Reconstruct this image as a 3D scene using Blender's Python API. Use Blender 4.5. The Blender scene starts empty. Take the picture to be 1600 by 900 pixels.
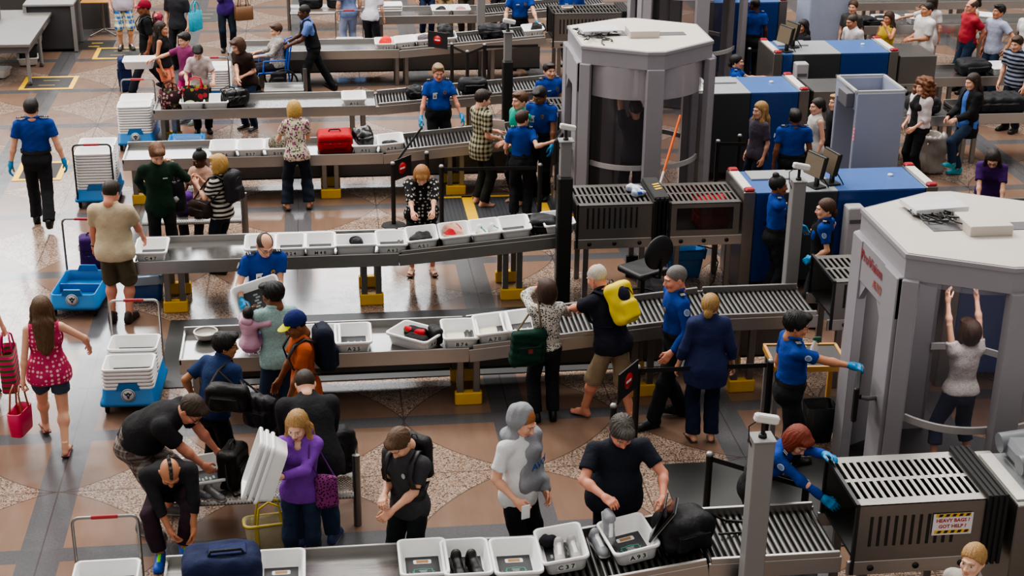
import bpy, bmesh, math, random
import numpy as np
from math import sin, cos, pi, radians as R
from mathutils import Vector, Matrix
random.seed(7); RNG = np.random.default_rng(7)
SC = bpy.context.scene; COL = SC.collection
V3 = lambda *a: np.array(a, float)
def nrm(v):
    v = np.asarray(v, float); n = np.linalg.norm(v); return v/n if n > 1e-9 else v
def Rx(d): a=R(d); return np.array([[1,0,0],[0,cos(a),-sin(a)],[0,sin(a),cos(a)]])
def Ry(d): a=R(d); return np.array([[cos(a),0,sin(a)],[0,1,0],[-sin(a),0,cos(a)]])
def Rz(d): a=R(d); return np.array([[cos(a),-sin(a),0],[sin(a),cos(a),0],[0,0,1]])
# ---------------------------------------------------------------- camera: solved from the floor grid, tables and people
FPX, PITCH, YAW, ROLL, CAMH = 2401.2, .39497, .12906, -.01281, 7.7574
_fw = np.array([cos(PITCH)*sin(YAW), cos(PITCH)*cos(YAW), -sin(PITCH)])
_rt = np.array([cos(YAW), -sin(YAW), 0.]); _up = np.cross(_rt, _fw)
_r2 = _rt*cos(ROLL)-_up*sin(ROLL); _u2 = _up*cos(ROLL)+_rt*sin(ROLL)
def at(px, py, z=0.0):
    d = _fw+(px-800)/FPX*_r2-(py-450)/FPX*_u2
    t = (z-CAMH)/d[2]; return Vector((d[0]*t, d[1]*t, z))
def atY(px, py, Y):
    d = _fw+(px-800)/FPX*_r2-(py-450)/FPX*_u2
    t = Y/d[1]; return Vector((d[0]*t, Y, CAMH+d[2]*t))
cam = bpy.data.cameras.new('camera'); camo = bpy.data.objects.new('camera', cam); COL.objects.link(camo)
cam.sensor_width = 36.0; cam.lens = FPX/1600*36; cam.clip_end = 300
_M = Matrix.Identity(4)
for i in range(3):
    _M[i][0], _M[i][1], _M[i][2] = _r2[i], _u2[i], -_fw[i]
_M.translation = Vector((0, 0, CAMH)); camo.matrix_world = _M
SC.camera = camo
# ---------------------------------------------------------------- materials
MATS = {}
def lin(c):
    if isinstance(c, str):
        c = c.lstrip('#'); c = c if len(c) == 6 else ''.join(q*2 for q in c); c = [int(c[i:i+2], 16)/255 for i in (0, 2, 4)]
        c = [x/12.92 if x <= .04045 else ((x+.055)/1.055)**2.4 for x in c]
    return tuple(c[:3])+(1.0,)
class NT:
    def __init__(s, name):
        s.m = bpy.data.materials.new(name); s.m.use_nodes = True; s.t = s.m.node_tree; s.n = s.t.nodes; s.l = s.t.links
        s.b = s.n['Principled BSDF']; s.out = s.n['Material Output']; s._tc = None
    def node(s, typ, **kw):
        n = s.n.new(typ)
        for k, v in kw.items(): setattr(n, k, v)
        return n
    def set(s, inp, v):
        if hasattr(v, 'is_output'): s.l.new(v, inp)
        else: inp.default_value = v
    def tc(s, which='Object'):
        if s._tc is None: s._tc = s.node('ShaderNodeTexCoord')
        return s._tc.outputs[which]
    def math(s, op, a, b=0.0, c=None):
        n = s.node('ShaderNodeMath', operation=op); s.set(n.inputs[0], a); s.set(n.inputs[1], b)
        if c is not None: s.set(n.inputs[2], c)
        return n.outputs[0]
    def mix(s, f, a, b, mode='MIX'):
        n = s.node('ShaderNodeMix', data_type='RGBA', blend_type=mode); s.set(n.inputs[0], f); s.set(n.inputs[6], a); s.set(n.inputs[7], b)
        return n.outputs[2]
    def noise(s, scale, vec=None, detail=3, rough=.5, out='Fac'):
        n = s.node('ShaderNodeTexNoise'); n.inputs['Scale'].default_value = scale; n.inputs['Detail'].default_value = detail; n.inputs['Roughness'].default_value = rough
        s.l.new(vec if vec is not None else s.tc(), n.inputs['Vector']); return n.outputs[out]
    def voro(s, scale, vec=None, rnd=1.0, out='Distance', feature='F1'):
        n = s.node('ShaderNodeTexVoronoi', feature=feature); n.inputs['Scale'].default_value = scale; n.inputs['Randomness'].default_value = rnd
        s.l.new(vec if vec is not None else s.tc(), n.inputs['Vector']); return n.outputs[out]
    def ramp(s, f, stops, interp='LINEAR'):
        n = s.node('ShaderNodeValToRGB'); n.color_ramp.interpolation = interp
        while len(n.color_ramp.elements) < len(stops): n.color_ramp.elements.new(.5)
        for e, (p, c) in zip(n.color_ramp.elements, stops): e.position = p; e.color = c if len(c) == 4 else lin(c)
        s.set(n.inputs[0], f); return n.outputs[0]
    def mapv(s, scale=(1, 1, 1), rot=(0, 0, 0), vec=None):
        n = s.node('ShaderNodeMapping'); n.inputs['Scale'].default_value = scale; n.inputs['Rotation'].default_value = rot
        s.l.new(vec if vec is not None else s.tc(), n.inputs['Vector']); return n.outputs[0]
    def xyz(s, vec=None):
        n = s.node('ShaderNodeSeparateXYZ'); s.l.new(vec if vec is not None else s.tc(), n.inputs[0]); return n.outputs
    def bump(s, h, strength=.2, dist=.01):
        n = s.node('ShaderNodeBump'); n.inputs['Strength'].default_value = strength; n.inputs['Distance'].default_value = dist
        s.l.new(h, n.inputs['Height']); s.l.new(n.outputs[0], s.b.inputs['Normal'])
    def p(s, **kw):
        for k, v in kw.items(): s.set(s.b.inputs[k.replace('_', ' ')], v)
def plain(key, color, rough=.5, metal=0.0, var=.12, bump=0, nscale=8, **kw):
    k = ('plain', key)
    if k in MATS: return MATS[k]
    n = NT(key); c = lin(color); f = n.noise(nscale, detail=4)
    dark = tuple(x*(1-var) for x in c[:3])+(1,); lite = tuple(min(1, x*(1+var)) for x in c[:3])+(1,)
    n.p(Base_Color=n.mix(f, dark, lite), Metallic=metal, Roughness=n.math('ADD', n.math('MULTIPLY', f, .12), max(.02, rough-.06)))
    for a, v in kw.items(): n.p(**{a: v})
    if bump: n.bump(n.noise(nscale*14, detail=2), bump, .004)
    MATS[k] = n.m; return n.m
def steel(key='steel', color='#8f8d8b', rough=.30, axis=0):
    k = ('steel', key)
    if k in MATS: return MATS[k]
    n = NT(key); sc = [60, 60, 60]; sc[axis] = 1.5
    f = n.noise(3, vec=n.mapv(tuple(sc)), detail=4); g = n.noise(1.6, detail=3); c = lin(color)
    n.p(Base_Color=n.mix(n.math('MULTIPLY', n.math('ADD', f, g), .5), tuple(x*.72 for x in c[:3])+(1,), tuple(min(1, x*1.2) for x in c[:3])+(1,)), Metallic=.92,
        Roughness=n.math('ADD', n.math('MULTIPLY', f, .2), rough-.08)); n.bump(f, .05, .002)
    MATS[k] = n.m; return n.m
def cloth(color, pat=None, c2=None, c3=None, s=1.0, rough=.85):
    k = ('cloth', str(color), pat, str(c2), str(c3), s, rough)
    if k in MATS: return MATS[k]
    n = NT('fabric_'+(pat or 'plain')); c = lin(color); f = n.noise(7, detail=5)
    base = n.mix(f, tuple(x*.78 for x in c[:3])+(1,), tuple(min(1, x*1.15) for x in c[:3])+(1,))
    X = n.xyz()
    def band(o, fr, w=.5): return n.math('LESS_THAN', n.math('FRACT', n.math('MULTIPLY', o, fr)), w)
    if pat == 'stripe': base = n.mix(band(n.math('ADD', X[2], n.math('MULTIPLY', f, .012)), 17*s, .5), base, lin(c2))
    elif pat == 'dots':
        w = n.mapv((1, 1, 1), (0, 0, .6)); base = n.mix(n.math('LESS_THAN', n.voro(26*s, vec=w, rnd=.25), .33), base, lin(c2))
    elif pat == 'plaid':
        u = n.math('ADD', X[0], n.math('MULTIPLY', X[1], .8)); a = band(u, 14*s, .5); b = band(X[2], 14*s, .5)
        base = n.mix(n.math('MULTIPLY', n.math('ADD', a, b), .5), base, lin(c2)); base = n.mix(n.math('MULTIPLY', n.math('ADD', band(u, 7*s, .13), band(X[2], 7*s, .13)), .6), base, lin(c3 or c2))
    elif pat == 'floral':
        v = n.voro(30*s, out='Color'); r = n.node('ShaderNodeSeparateColor'); n.l.new(v, r.inputs[0])
        dd = n.math('LESS_THAN', n.voro(30*s), .55)
        col = n.ramp(r.outputs[0], [(0, lin(c2)), (.3, lin(c3)), (.5, lin(color)), (.72, lin('#4d5a35')), (.86, lin('#2a2430'))], 'CONSTANT')
        base = n.mix(dd, base, col)
    elif pat == 'spots':
        base = n.mix(n.math('LESS_THAN', n.voro(52*s), .42), base, lin(c2))
    elif pat == 'denim':
        base = n.mix(n.math('MULTIPLY', n.noise(4, detail=6), .55), base, lin(c2 or '#3a4a66'))
    elif pat == 'heather':
        base = n.mix(n.math('MULTIPLY', n.noise(160, detail=2), .5), base, lin(c2))
    w = n.mapv((1, 1, 1)); n.p(Base_Color=base, Roughness=rough, Specular_IOR_Level=.25)
    n.bump(n.math('ADD', n.math('MULTIPLY', n.noise(16, detail=4, rough=.6), 1.0), n.math('MULTIPLY', n.noise(300, detail=1), .12)), .5, .028)
    MATS[k] = n.m; return n.m
def attrmat(key, rough=.5, bump=.1, spec=.4):
    k = ('attr', key)
    if k in MATS: return MATS[k]
    n = NT(key); a = n.node('ShaderNodeAttribute', attribute_name='Col'); f = n.noise(30, detail=4)
    n.p(Base_Color=n.mix(n.math('MULTIPLY', f, .22), a.outputs['Color'], n.mix(.35, a.outputs['Color'], (.3, .12, .08, 1))) if key == 'skin' else a.outputs['Color'], Roughness=rough, Specular_IOR_Level=spec)
    n.bump(n.noise(90, detail=3), bump, .003); MATS[k] = n.m; return n.m
def hairmat(color):
    k = ('hair', color)
    if k in MATS: return MATS[k]
    n = NT('hair'); c = lin(color); f = n.noise(4, vec=n.mapv((55, 55, 5)), detail=4, rough=.65)
    n.p(Base_Color=n.ramp(f, [(.25, tuple(x*.35 for x in c[:3])+(1,)), (.55, c), (.8, tuple(min(1, x*1.7+.01) for x in c[:3])+(1,))]), Roughness=.45, Specular_IOR_Level=.4)
    n.bump(f, .6, .01); MATS[k] = n.m; return n.m
# ---------------------------------------------------------------- object helpers
def tag(o, label=None, cat=None, group=None, kind=None):
    if label: o['label'] = label
    if cat: o['category'] = cat
    if group: o['group'] = group
    if kind: o['kind'] = kind
    return o
def empty(name, loc=(0, 0, 0), rz=0, label=None, cat=None, group=None, parent=None):
    o = bpy.data.objects.new(name, None); COL.objects.link(o); o.location = loc; o.rotation_euler = (0, 0, R(rz)); o.empty_display_size = .1
    if parent: o.parent = parent
    return tag(o, label, cat, group)
def link_mesh(name, me, mat=None, parent=None, loc=None, rot=None):
    o = bpy.data.objects.new(name, me); COL.objects.link(o)
    if mat is not None and len(me.materials) == 0: me.materials.append(mat)
    if parent is not None: o.parent = parent
    if loc is not None: o.location = loc
    if rot is not None: o.rotation_euler = rot
    return o
def kids(o): return [c for c in bpy.data.objects if c.parent == o]
def copy_tree(o, parent=None, depth=0):
    c = o.copy(); COL.objects.link(c)
    if parent: c.parent = parent
    for ch in o.children: copy_tree(ch, c, depth+1)
    return c
def mesh_np(name, v, f, smooth=True, col=None):
    """v (n,3), f (m,4) or list of polygons"""
    me = bpy.data.meshes.new(name)
    if isinstance(f, np.ndarray):
        me.vertices.add(len(v)); me.vertices.foreach_set('co', np.ascontiguousarray(v, np.float32).ravel())
        k = f.shape[1]; me.loops.add(f.size); me.loops.foreach_set('vertex_index', f.astype(np.int32).ravel())
        me.polygons.add(len(f)); me.polygons.foreach_set('loop_start', np.arange(0, f.size, k, dtype=np.int32))
        try: me.polygons.foreach_set('loop_total', np.full(len(f), k, np.int32))
        except Exception: pass
        me.update(calc_edges=True)
    else: me.from_pydata([tuple(x) for x in v], [], f)
    me.polygons.foreach_set('use_smooth', np.full(len(me.polygons), smooth)); 
    if col is not None:
        a = me.color_attributes.new('Col', 'FLOAT_COLOR', 'POINT'); c4 = np.ones((len(v), 4), np.float32); c4[:, :3] = col; a.data.foreach_set('color', c4.ravel())
    me.validate(); return me
class MB:
    """collects boxes, tubes, lathes and prisms into ONE mesh"""
    def __init__(s): s.v = []; s.f = []; s.sm = []
    def raw(s, v, f, smooth=False):
        b = len(s.v); s.v += [tuple(map(float, x)) for x in v]; s.f += [[i+b for i in q] for q in f]; s.sm += [smooth]*len(f); return s
    def box(s, c, d, rz=0, M=None, bev=0):
        hx, hy, hz = d[0]/2, d[1]/2, d[2]/2; m = Rz(rz) if M is None else M
        if bev <= 0 or bev > min(hx, hy, hz)*.95:
            v = [V3(x, y, z) for z in (-hz, hz) for x, y in ((-hx, -hy), (hx, -hy), (hx, hy), (-hx, hy))]
            f = [[3, 2, 1, 0], [4, 5, 6, 7], [0, 1, 5, 4], [1, 2, 6, 5], [2, 3, 7, 6], [3, 0, 4, 7]]
        else:
            b = bev
            def ring(z, i):
                x, y = hx-i, hy-i; return [V3(p, q, z) for p, q in ((-x+b, -y), (x-b, -y), (x, -y+b), (x, y-b), (x-b, y), (-x+b, y), (-x, y-b), (-x, -y+b))]
            v = ring(-hz, b*.7)+ring(-hz+b, 0)+ring(hz-b, 0)+ring(hz, b*.7); f = [list(range(7, -1, -1)), list(range(24, 32))]
            for r in range(3):
                for i in range(8): j = (i+1) % 8; f.append([r*8+i, r*8+j, r*8+8+j, r*8+8+i])
        c = V3(*c); return s.raw([m@p+c for p in v], f)
    def tube(s, pts, r, n=10, caps=True, closed=False, smooth=True):
        P = [V3(*p) for p in pts]; m = len(P); rr = [r]*m if np.isscalar(r) else list(r); v = []; f = []; u = None
        for i in range(m):
            a = P[(i-1) % m] if (closed or i) else P[i]; b = P[(i+1) % m] if (closed or i < m-1) else P[i]; t = nrm(b-a)
            if u is None: u = nrm(np.cross(t, V3(0, 0, 1) if abs(t[2]) < .9 else V3(1, 0, 0)))
            u = nrm(u-t*np.dot(u, t)); w = np.cross(t, u)
            v += [P[i]+rr[i]*(cos(2*pi*k/n)*u+sin(2*pi*k/n)*w) for k in range(n)]
        for i in range(m if closed else m-1):
            j = (i+1) % m
            for k in range(n): l = (k+1) % n; f.append([i*n+k, i*n+l, j*n+l, j*n+k])
        s.raw(v, f, smooth)
        if caps and not closed: s.raw(v[:n], [list(range(n-1, -1, -1))]); s.raw(v[-n:], [list(range(n))])
        return s
    def lathe(s, prof, c=(0, 0, 0), n=24, M=None, smooth=True):
        v = []; f = []; m = np.eye(3) if M is None else M; k = len(prof)
        for i in range(n):
            a = 2*pi*i/n; v += [m@V3(r*cos(a), r*sin(a), z)+V3(*c) for r, z in prof]
        for i in range(n):
            j = (i+1) % n
            for q in range(k-1): f.append([i*k+q, j*k+q, j*k+q+1, i*k+q+1])
        return s.raw(v, f, smooth)
    def prism(s, poly, z0, z1, M=None, c=(0, 0, 0), top=None):
        n = len(poly); t = top or poly; m = np.eye(3) if M is None else M; C = V3(*c)
        v = [m@V3(x, y, z0)+C for x, y in poly]+[m@V3(x, y, z1)+C for x, y in t]
        f = [list(range(n-1, -1, -1)), list(range(n, 2*n))]+[[i, (i+1) % n, n+(i+1) % n, n+i] for i in range(n)]
        return s.raw(v, f)
    def loft(s, rings, cap0=True, cap1=True, smooth=True, closed=True):
        n = len(rings[0]); v = [p for r in rings for p in r]; f = []
        for i in range(len(rings)-1):
            for k in range(n if closed else n-1): l = (k+1) % n; f.append([i*n+k, i*n+l, (i+1)*n+l, (i+1)*n+k])
        s.raw(v, f, smooth)
        if cap0: s.raw(rings[0], [list(range(n-1, -1, -1))])
        if cap1: s.raw(rings[-1], [list(range(n))])
        return s
    def quad(s, a, b, c, d): return s.raw([a, b, c, d], [[0, 1, 2, 3]])
    def mesh(s, name):
        me = bpy.data.meshes.new(name); me.from_pydata(s.v, [], s.f); me.polygons.foreach_set('use_smooth', np.array(s.sm, bool)); me.update(); return me
    def build(s, name, mat, parent=None, loc=None, rz=None):
        return link_mesh(name, s.mesh(name), mat, parent, loc, None if rz is None else tuple(rz) if hasattr(rz, '__len__') else (0, 0, R(rz)))
def rrect(w, d, r, z, n=5, cx=0, cy=0):
    out = []
    for sx, sy, a0 in ((1, 1, 0), (-1, 1, 90), (-1, -1, 180), (1, -1, 270)):
        for i in range(n+1):
            a = R(a0+90*i/n); out.append(V3(cx+sx*(w/2-r)+r*cos(a), cy+sy*(d/2-r)+r*sin(a), z))
    return out
_TXT = {}
def text_obj(name, body, size, mat, parent, loc, rot, ext=.001, align='CENTER', bold=0):
    cu = bpy.data.curves.new('lettering', 'FONT'); cu.body = body; cu.size = size; cu.extrude = ext; cu.align_x = align; cu.align_y = 'CENTER'; cu.offset = bold; cu.resolution_u = 2
    tmp = bpy.data.objects.new('tmp', cu); COL.objects.link(tmp)
    me = bpy.data.meshes.new_from_object(tmp.evaluated_get(bpy.context.evaluated_depsgraph_get()))
    bpy.data.objects.remove(tmp); bpy.data.curves.remove(cu); me.materials.clear()
    return link_mesh(name, me, mat, parent, loc, rot)
# ---------------------------------------------------------------- implicit surfaces -> meshes (surface nets)
class Field:
    def __init__(s, lo, hi, v):
        s.lo = np.asarray(lo, float)-2*v; s.v = v; n = np.ceil((np.asarray(hi, float)+2*v-s.lo)/v).astype(int)+1; s.n = n
        s.d = np.full(tuple(n), 1.0, np.float32); s.ax = [(s.lo[i]+v*np.arange(n[i])).astype(np.float32) for i in range(3)]
    def _sub(s, lo, hi):
        a = np.clip(np.floor((np.asarray(lo)-s.lo)/s.v).astype(int), 0, s.n-1); b = np.clip(np.ceil((np.asarray(hi)-s.lo)/s.v).astype(int)+1, 1, s.n)
        if (b <= a).any(): return None
        sl = tuple(slice(a[i], b[i]) for i in range(3))
        return sl, s.ax[0][sl[0]][:, None, None], s.ax[1][sl[1]][None, :, None], s.ax[2][sl[2]][None, None, :]
    def _put(s, sl, d, k, sub=False):
        c = s.d[sl]
        if sub:
            d = -d
            if k > 0: h = np.maximum(k-np.abs(c-d), 0)/k; s.d[sl] = np.maximum(c, d)+h*h*k*.25
            else: s.d[sl] = np.maximum(c, d)
        elif k > 0: h = np.maximum(k-np.abs(c-d), 0)/k; s.d[sl] = np.minimum(c, d)-h*h*k*.25
        else: s.d[sl] = np.minimum(c, d)
    def cone(s, a, b, ra, rb, k=.02, clip=None, flat=1.0, sub=False):
        a = np.asarray(a, float); b = np.asarray(b, float); m = max(ra, rb)+k+3*s.v
        q = s._sub(np.minimum(a, b)-m, np.maximum(a, b)+m)
        if q is None: return s
        sl, x, y, z = q; ab = b-a; L2 = max(float(ab@ab), 1e-9); px, py, pz = x-a[0], y-a[1], z-a[2]
        t = np.clip((px*ab[0]+py*ab[1]+pz*ab[2])/L2, 0, 1)
        d = np.sqrt((px-t*ab[0])**2+(py-t*ab[1])**2+(pz-t*ab[2])**2)-(ra+(rb-ra)*t)
        if clip is not None:
            c, n = clip; d = np.maximum(d, (x-c[0])*n[0]+(y-c[1])*n[1]+(z-c[2])*n[2])
        s._put(sl, d.astype(np.float32), k, sub); return s
    def ell(s, c, r, M=None, k=.02, sub=False, clip=None):
        c = np.asarray(c, float); r = np.asarray(r, float); m = r.max()+k+3*s.v; q = s._sub(c-m, c+m)
        if q is None: return s
        sl, x, y, z = q; x, y, z = x-c[0], y-c[1], z-c[2]
        if M is not None: x, y, z = (x*M[0, i]+y*M[1, i]+z*M[2, i] for i in range(3))
        k0 = np.sqrt((x/r[0])**2+(y/r[1])**2+(z/r[2])**2); k1 = np.sqrt((x/r[0]**2)**2+(y/r[1]**2)**2+(z/r[2]**2)**2)+1e-6
        d = k0*(k0-1)/k1
        if clip is not None:
            sl2, X, Y, Z = q; p, n = clip; d = np.maximum(d, (X-p[0])*n[0]+(Y-p[1])*n[1]+(Z-p[2])*n[2])
        s._put(sl, np.broadcast_to(d, s.d[sl].shape).astype(np.float32), k, sub); return s
    def rbox(s, c, h, r, M=None, k=0.0, sub=False):
        c = np.asarray(c, float); h = np.asarray(h, float); m = np.linalg.norm(h)+k+3*s.v; q = s._sub(c-m, c+m)
        if q is None: return s
        sl, x, y, z = q; x, y, z = x-c[0], y-c[1], z-c[2]
        if M is not None: x, y, z = (x*M[0, i]+y*M[1, i]+z*M[2, i] for i in range(3))
        qx, qy, qz = np.abs(x)-h[0]+r, np.abs(y)-h[1]+r, np.abs(z)-h[2]+r
        d = np.sqrt(np.maximum(qx, 0)**2+np.maximum(qy, 0)**2+np.maximum(qz, 0)**2)+np.minimum(np.maximum(np.maximum(qx, qy), qz), 0)-r
        s._put(sl, np.broadcast_to(d, s.d[sl].shape).astype(np.float32), k, sub); return s
    def plane(s, c, n):      # keep the side the normal points away from
        d = (s.ax[0][:, None, None]-c[0])*n[0]+(s.ax[1][None, :, None]-c[1])*n[1]+(s.ax[2][None, None, :]-c[2])*n[2]; s.d = np.maximum(s.d, d.astype(np.float32)); return s
    def folds(s, amp, freq, n=5, seed=0):      # soft wrinkles
        g = np.random.default_rng(seed); d = 0
        for i in range(n):
            w = g.normal(size=3)*freq*(.6+.25*i); ph = g.uniform(0, 6.28)
            d = d+np.sin(s.ax[0][:, None, None]*w[0]+s.ax[1][None, :, None]*w[1]+s.ax[2][None, None, :]*w[2]+ph)/(1+.3*i)
        s.d = s.d+(amp*d).astype(np.float32); return s
    def mesh(s):
        d = s.d; d = np.pad(d[1:-1, 1:-1, 1:-1], 1, constant_values=1.0); ins = d < 0; n = d.shape
        c = np.zeros(tuple(np.array(n)-1), np.int8)
        cs = [(i, j, k) for i in (0, 1) for j in (0, 1) for k in (0, 1)]
        S = lambda A, i, j, k: A[i:n[0]-1+i, j:n[1]-1+j, k:n[2]-1+k]
        for q in cs: c += S(ins, *q)
        act = (c > 0) & (c < 8); idx = np.argwhere(act)
        if len(idx) == 0: return np.zeros((0, 3)), np.zeros((0, 4), int)
        num = -np.ones(act.shape, np.int64); num[act] = np.arange(len(idx))
        val = np.stack([d[idx[:, 0]+i, idx[:, 1]+j, idx[:, 2]+k] for i, j, k in cs], 1); P = np.zeros((len(idx), 3)); W = np.zeros(len(idx)); ca = np.array(cs, float)
        for a in range(8):
            for b in range(a+1, 8):
                if abs(ca[a]-ca[b]).sum() != 1: continue
                va, vb = val[:, a], val[:, b]; x = (va < 0) != (vb < 0); t = np.where(x, va/np.where(x, va-vb, 1), 0)
                P += np.where(x[:, None], ca[a]+t[:, None]*(ca[b]-ca[a]), 0); W += x
        v = s.lo+(idx+P/W[:, None])*s.v; F = []
        for ax in range(3):
            o = [0, 1, 2]; o.remove(ax); u, w = o
            A = np.take(ins, range(0, n[ax]-1), ax); B = np.take(ins, range(1, n[ax]), ax); x = A != B
            e = np.argwhere(x); ok = (e[:, u] > 0) & (e[:, w] > 0); e = e[ok]
            if len(e) == 0: continue
            def cell(du, dw):
                q = e.copy(); q[:, u] -= du; q[:, w] -= dw; return num[q[:, 0], q[:, 1], q[:, 2]]
            Q = np.stack([cell(1, 1), cell(0, 1), cell(0, 0), cell(1, 0)], 1)
            flip = A[tuple(e.T)] if True else None
            if ax == 1: flip = ~flip
            Q[~flip] = Q[~flip][:, ::-1]; F.append(Q)
        return v, np.concatenate(F)
# ---------------------------------------------------------------- head, hands, shoes, hair: built once, fitted to each person
def head_np(kind):
    fem = kind == 'f'; child = kind == 'c'; w = .94 if fem else 1.0
    f = Field((-.1, -.13, -.175), (.1, .125, .14), .0055)
    f.ell((0, .016, .035), (.076*w, .094, .088)).ell((0, -.02, -.032), (.061*w, .072, .083), k=.03)
    f.ell((0, -.05, -.09), (.03*w if not fem else .024, .032, .026), k=.03)
    for x in (-1, 1):
        f.cone((x*.05*w, .005, -.045), (x*.02, -.05, -.088), .021, .02, k=.03)
        f.ell((x*.04*w, -.066, -.024), (.022, .02, .022), k=.03)
        f.cone((x*.012, -.092, .026), (x*.045, -.078, .024), .009, .008, k=.015)
        f.ell((x*.031, -.103, .004), (.018, .016, .011), k=.012, sub=True)
    f.cone((0, -.090, .012), (0, -.111, -.03), .008, .0125 if not fem else .010, k=.014)
    for x in (-1, 1): f.ell((x*.012, -.1, -.035), (.009, .01, .008), k=.008)
    f.ell((0, -.092, -.056), (.021, .011, .006), k=.006).ell((0, -.09, -.067), (.018, .011, .007), k=.006)
    for x in (-1, 1):
        f.ell((x*.031, -.079, .003), (.0125, .0125, .0125), k=0)
        f.ell((x*.078*w, .014, -.008), (.009, .021, .031), M=Rx(12)@Rz(x*-18), k=.008); f.ell((x*.088*w, .01, -.004), (.006, .011, .017), M=Rx(12), k=.004, sub=True)
    nr = .047 if fem else .056
    f.cone((0, .02, -.05), (0, .03, -.115), nr*.95, nr*.97, k=.03)
    return f.mesh()
def head_colors(v, skin, hairc, lips, beard):
    s = np.array(lin(skin)[:3]); c = np.tile(s, (len(v), 1)); h = np.array(lin(hairc)[:3])
    x, y, z = np.abs(v[:, 0]), v[:, 1], v[:, 2]
    blush = np.exp(-((x-.045)**2+(z+.02)**2)/.0004)*(y < -.04)*.25; c = c*(1-blush[:, None])+blush[:, None]*s*np.array([1.15, .7, .65])
    if beard: m = (z < -.045) & (y < -.01) & (z > -.125); c[m] = c[m]*(1-beard)+h*beard
    m = (((x)/.023)**2+((z+.061)/.0125)**2 < 1) & (y < -.08); c[m] = np.array(lin(lips)[:3]) if lips else s*np.array([.8, .52, .5])
    m = (np.abs(z-.029+.16*np.abs(x-.026)) < .0042) & (x > .012) & (x < .052) & (y < -.065); c[m] = h*.7+s*.15
    e = np.stack([x-.031, y+.079, z-.003], 1); r = np.linalg.norm(e, axis=1); m = (r < .0150) & (e[:, 1] < -.002); c[m] = (.55, .52, .5)
    m &= (e[:, 0]**2+e[:, 2]**2 < .0065**2); c[m] = (.03, .02, .015)
    m = (np.abs(x-.031) < .016) & (np.abs(z-.014) < .003) & (y < -.07); c[m] = s*.35
    return c
def hand_np(curl, spread=1.0, thumb=1.0):
    f = Field((-.075, -.05, -.09), (.10, .21, .05), .0045); xs = (.03, .0105, -.0095, -.028); ln = (.074, .082, .076, .06)
    for i, x in enumerate(xs): f.cone((x*.55, .0, 0), (x, .088-.004*abs(i-1), 0), .0145, .0125, k=.012)
    f.ell((.018, .035, -.006), (.022, .034, .016), k=.015).ell((-.016, .04, -.006), (.02, .035, .014), k=.015)
    f.cone((0, -.045, 0), (0, .012, 0), .0255, .027, k=.025)
    for i, x in enumerate(xs):
        p = V3(x, .088-.004*abs(i-1), 0); a = 0; L = ln[i]
        for j, fr in enumerate((.45, .31, .24)):
            a += curl*(.8, 1.1, .7)[j]*(1+.06*i); q = p+L*fr*V3(x*spread*2.2*(1 if j == 0 else .4), cos(R(a)), -sin(R(a))); rr = (.0098, .0090, .0080, .0072)
            f.cone(p, q, rr[j], rr[j+1], k=.002 if j else .006); p = q
    t = [V3(.022, .018, -.008), V3(.05, .045, -.014-.012*thumb), V3(.058-.01*thumb, .075, -.02-.022*thumb), V3(.055-.016*thumb, .098, -.028-.03*thumb)]; rr = (.0145, .0115, .0098, .0082)
    for j in range(3): f.cone(t[j], t[j+1], rr[j], rr[j+1], k=.01 if j == 0 else .003)
    return f.mesh()
def shoe_np(kind):
    f = Field((-.07, -.23, -.005), (.07, .11, .14), .0065)
    if kind == 'bare':
        f.cone((0, .045, .03), (.0, -.08, .035), .032, .030, k=.03).ell((0, -.1, .02), (.046, .07, .02), k=.02).cone((0, .02, .07), (0, .0, .13), .036, .036, k=.03).cone((0, .01, .08), (0, -.09, .035), .03, .02, k=.03)
        for i, x in enumerate((-.03, -.012, .006, .022, .036)): f.ell((x if True else 0, -.168+.011*i, .013), (.0115 if i else .014, .022, .011), k=.006)
    elif kind == 'sandal':
        f.rbox((0, -.065, .010), (.046, .135, .012), .01).ell((0, -.19, .01), (.044, .03, .011), k=.02)
    else:
        f.ell((0, -.12, .035), (.046, .09, .036), k=.03).ell((0, -.16, .026), (.044, .055, .03), k=.02).cone((0, .045, .045), (0, -.05, .05), .040, .040, k=.03).ell((0, .045, .06), (.038, .045, .06), k=.02)
        f.cone((0, .015, .08), (0, -.11, .055), .036, .026, k=.02)
        if kind in ('sneaker', 'shoe'): f.cone((0, .02, .08), (0, .02, .105), .042, .042, k=.015)
        f.rbox((0, -.07, .012), (.044, .135, .014), .012, k=.006).ell((0, -.19, .012), (.044, .028, .014), k=.006)
    return f.plane((0, 0, 0), (0, 0, -1)).mesh()
def shell(f, t=.008, front=.072, nape=-.06, side=0.0, k=.02):
    """hair cap over the skull, cut by a hairline"""
    g = Field.__new__(Field); g.lo, g.v, g.n, g.ax = f.lo, f.v, f.n, f.ax; g.d = np.full(f.d.shape, 1.0, np.float32); g.ell((0, .017, .037), (.077+t, .095+t, .088+t*1.1), k=0)
    a = V3(0, -.088, front); b = V3(0, .055, nape); d = nrm(b-a); n = V3(0, -d[2], d[1]); n = n if n[2] < 0 else -n
    g.plane(a, n); f.d = np.minimum(f.d, g.d); return f
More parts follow.
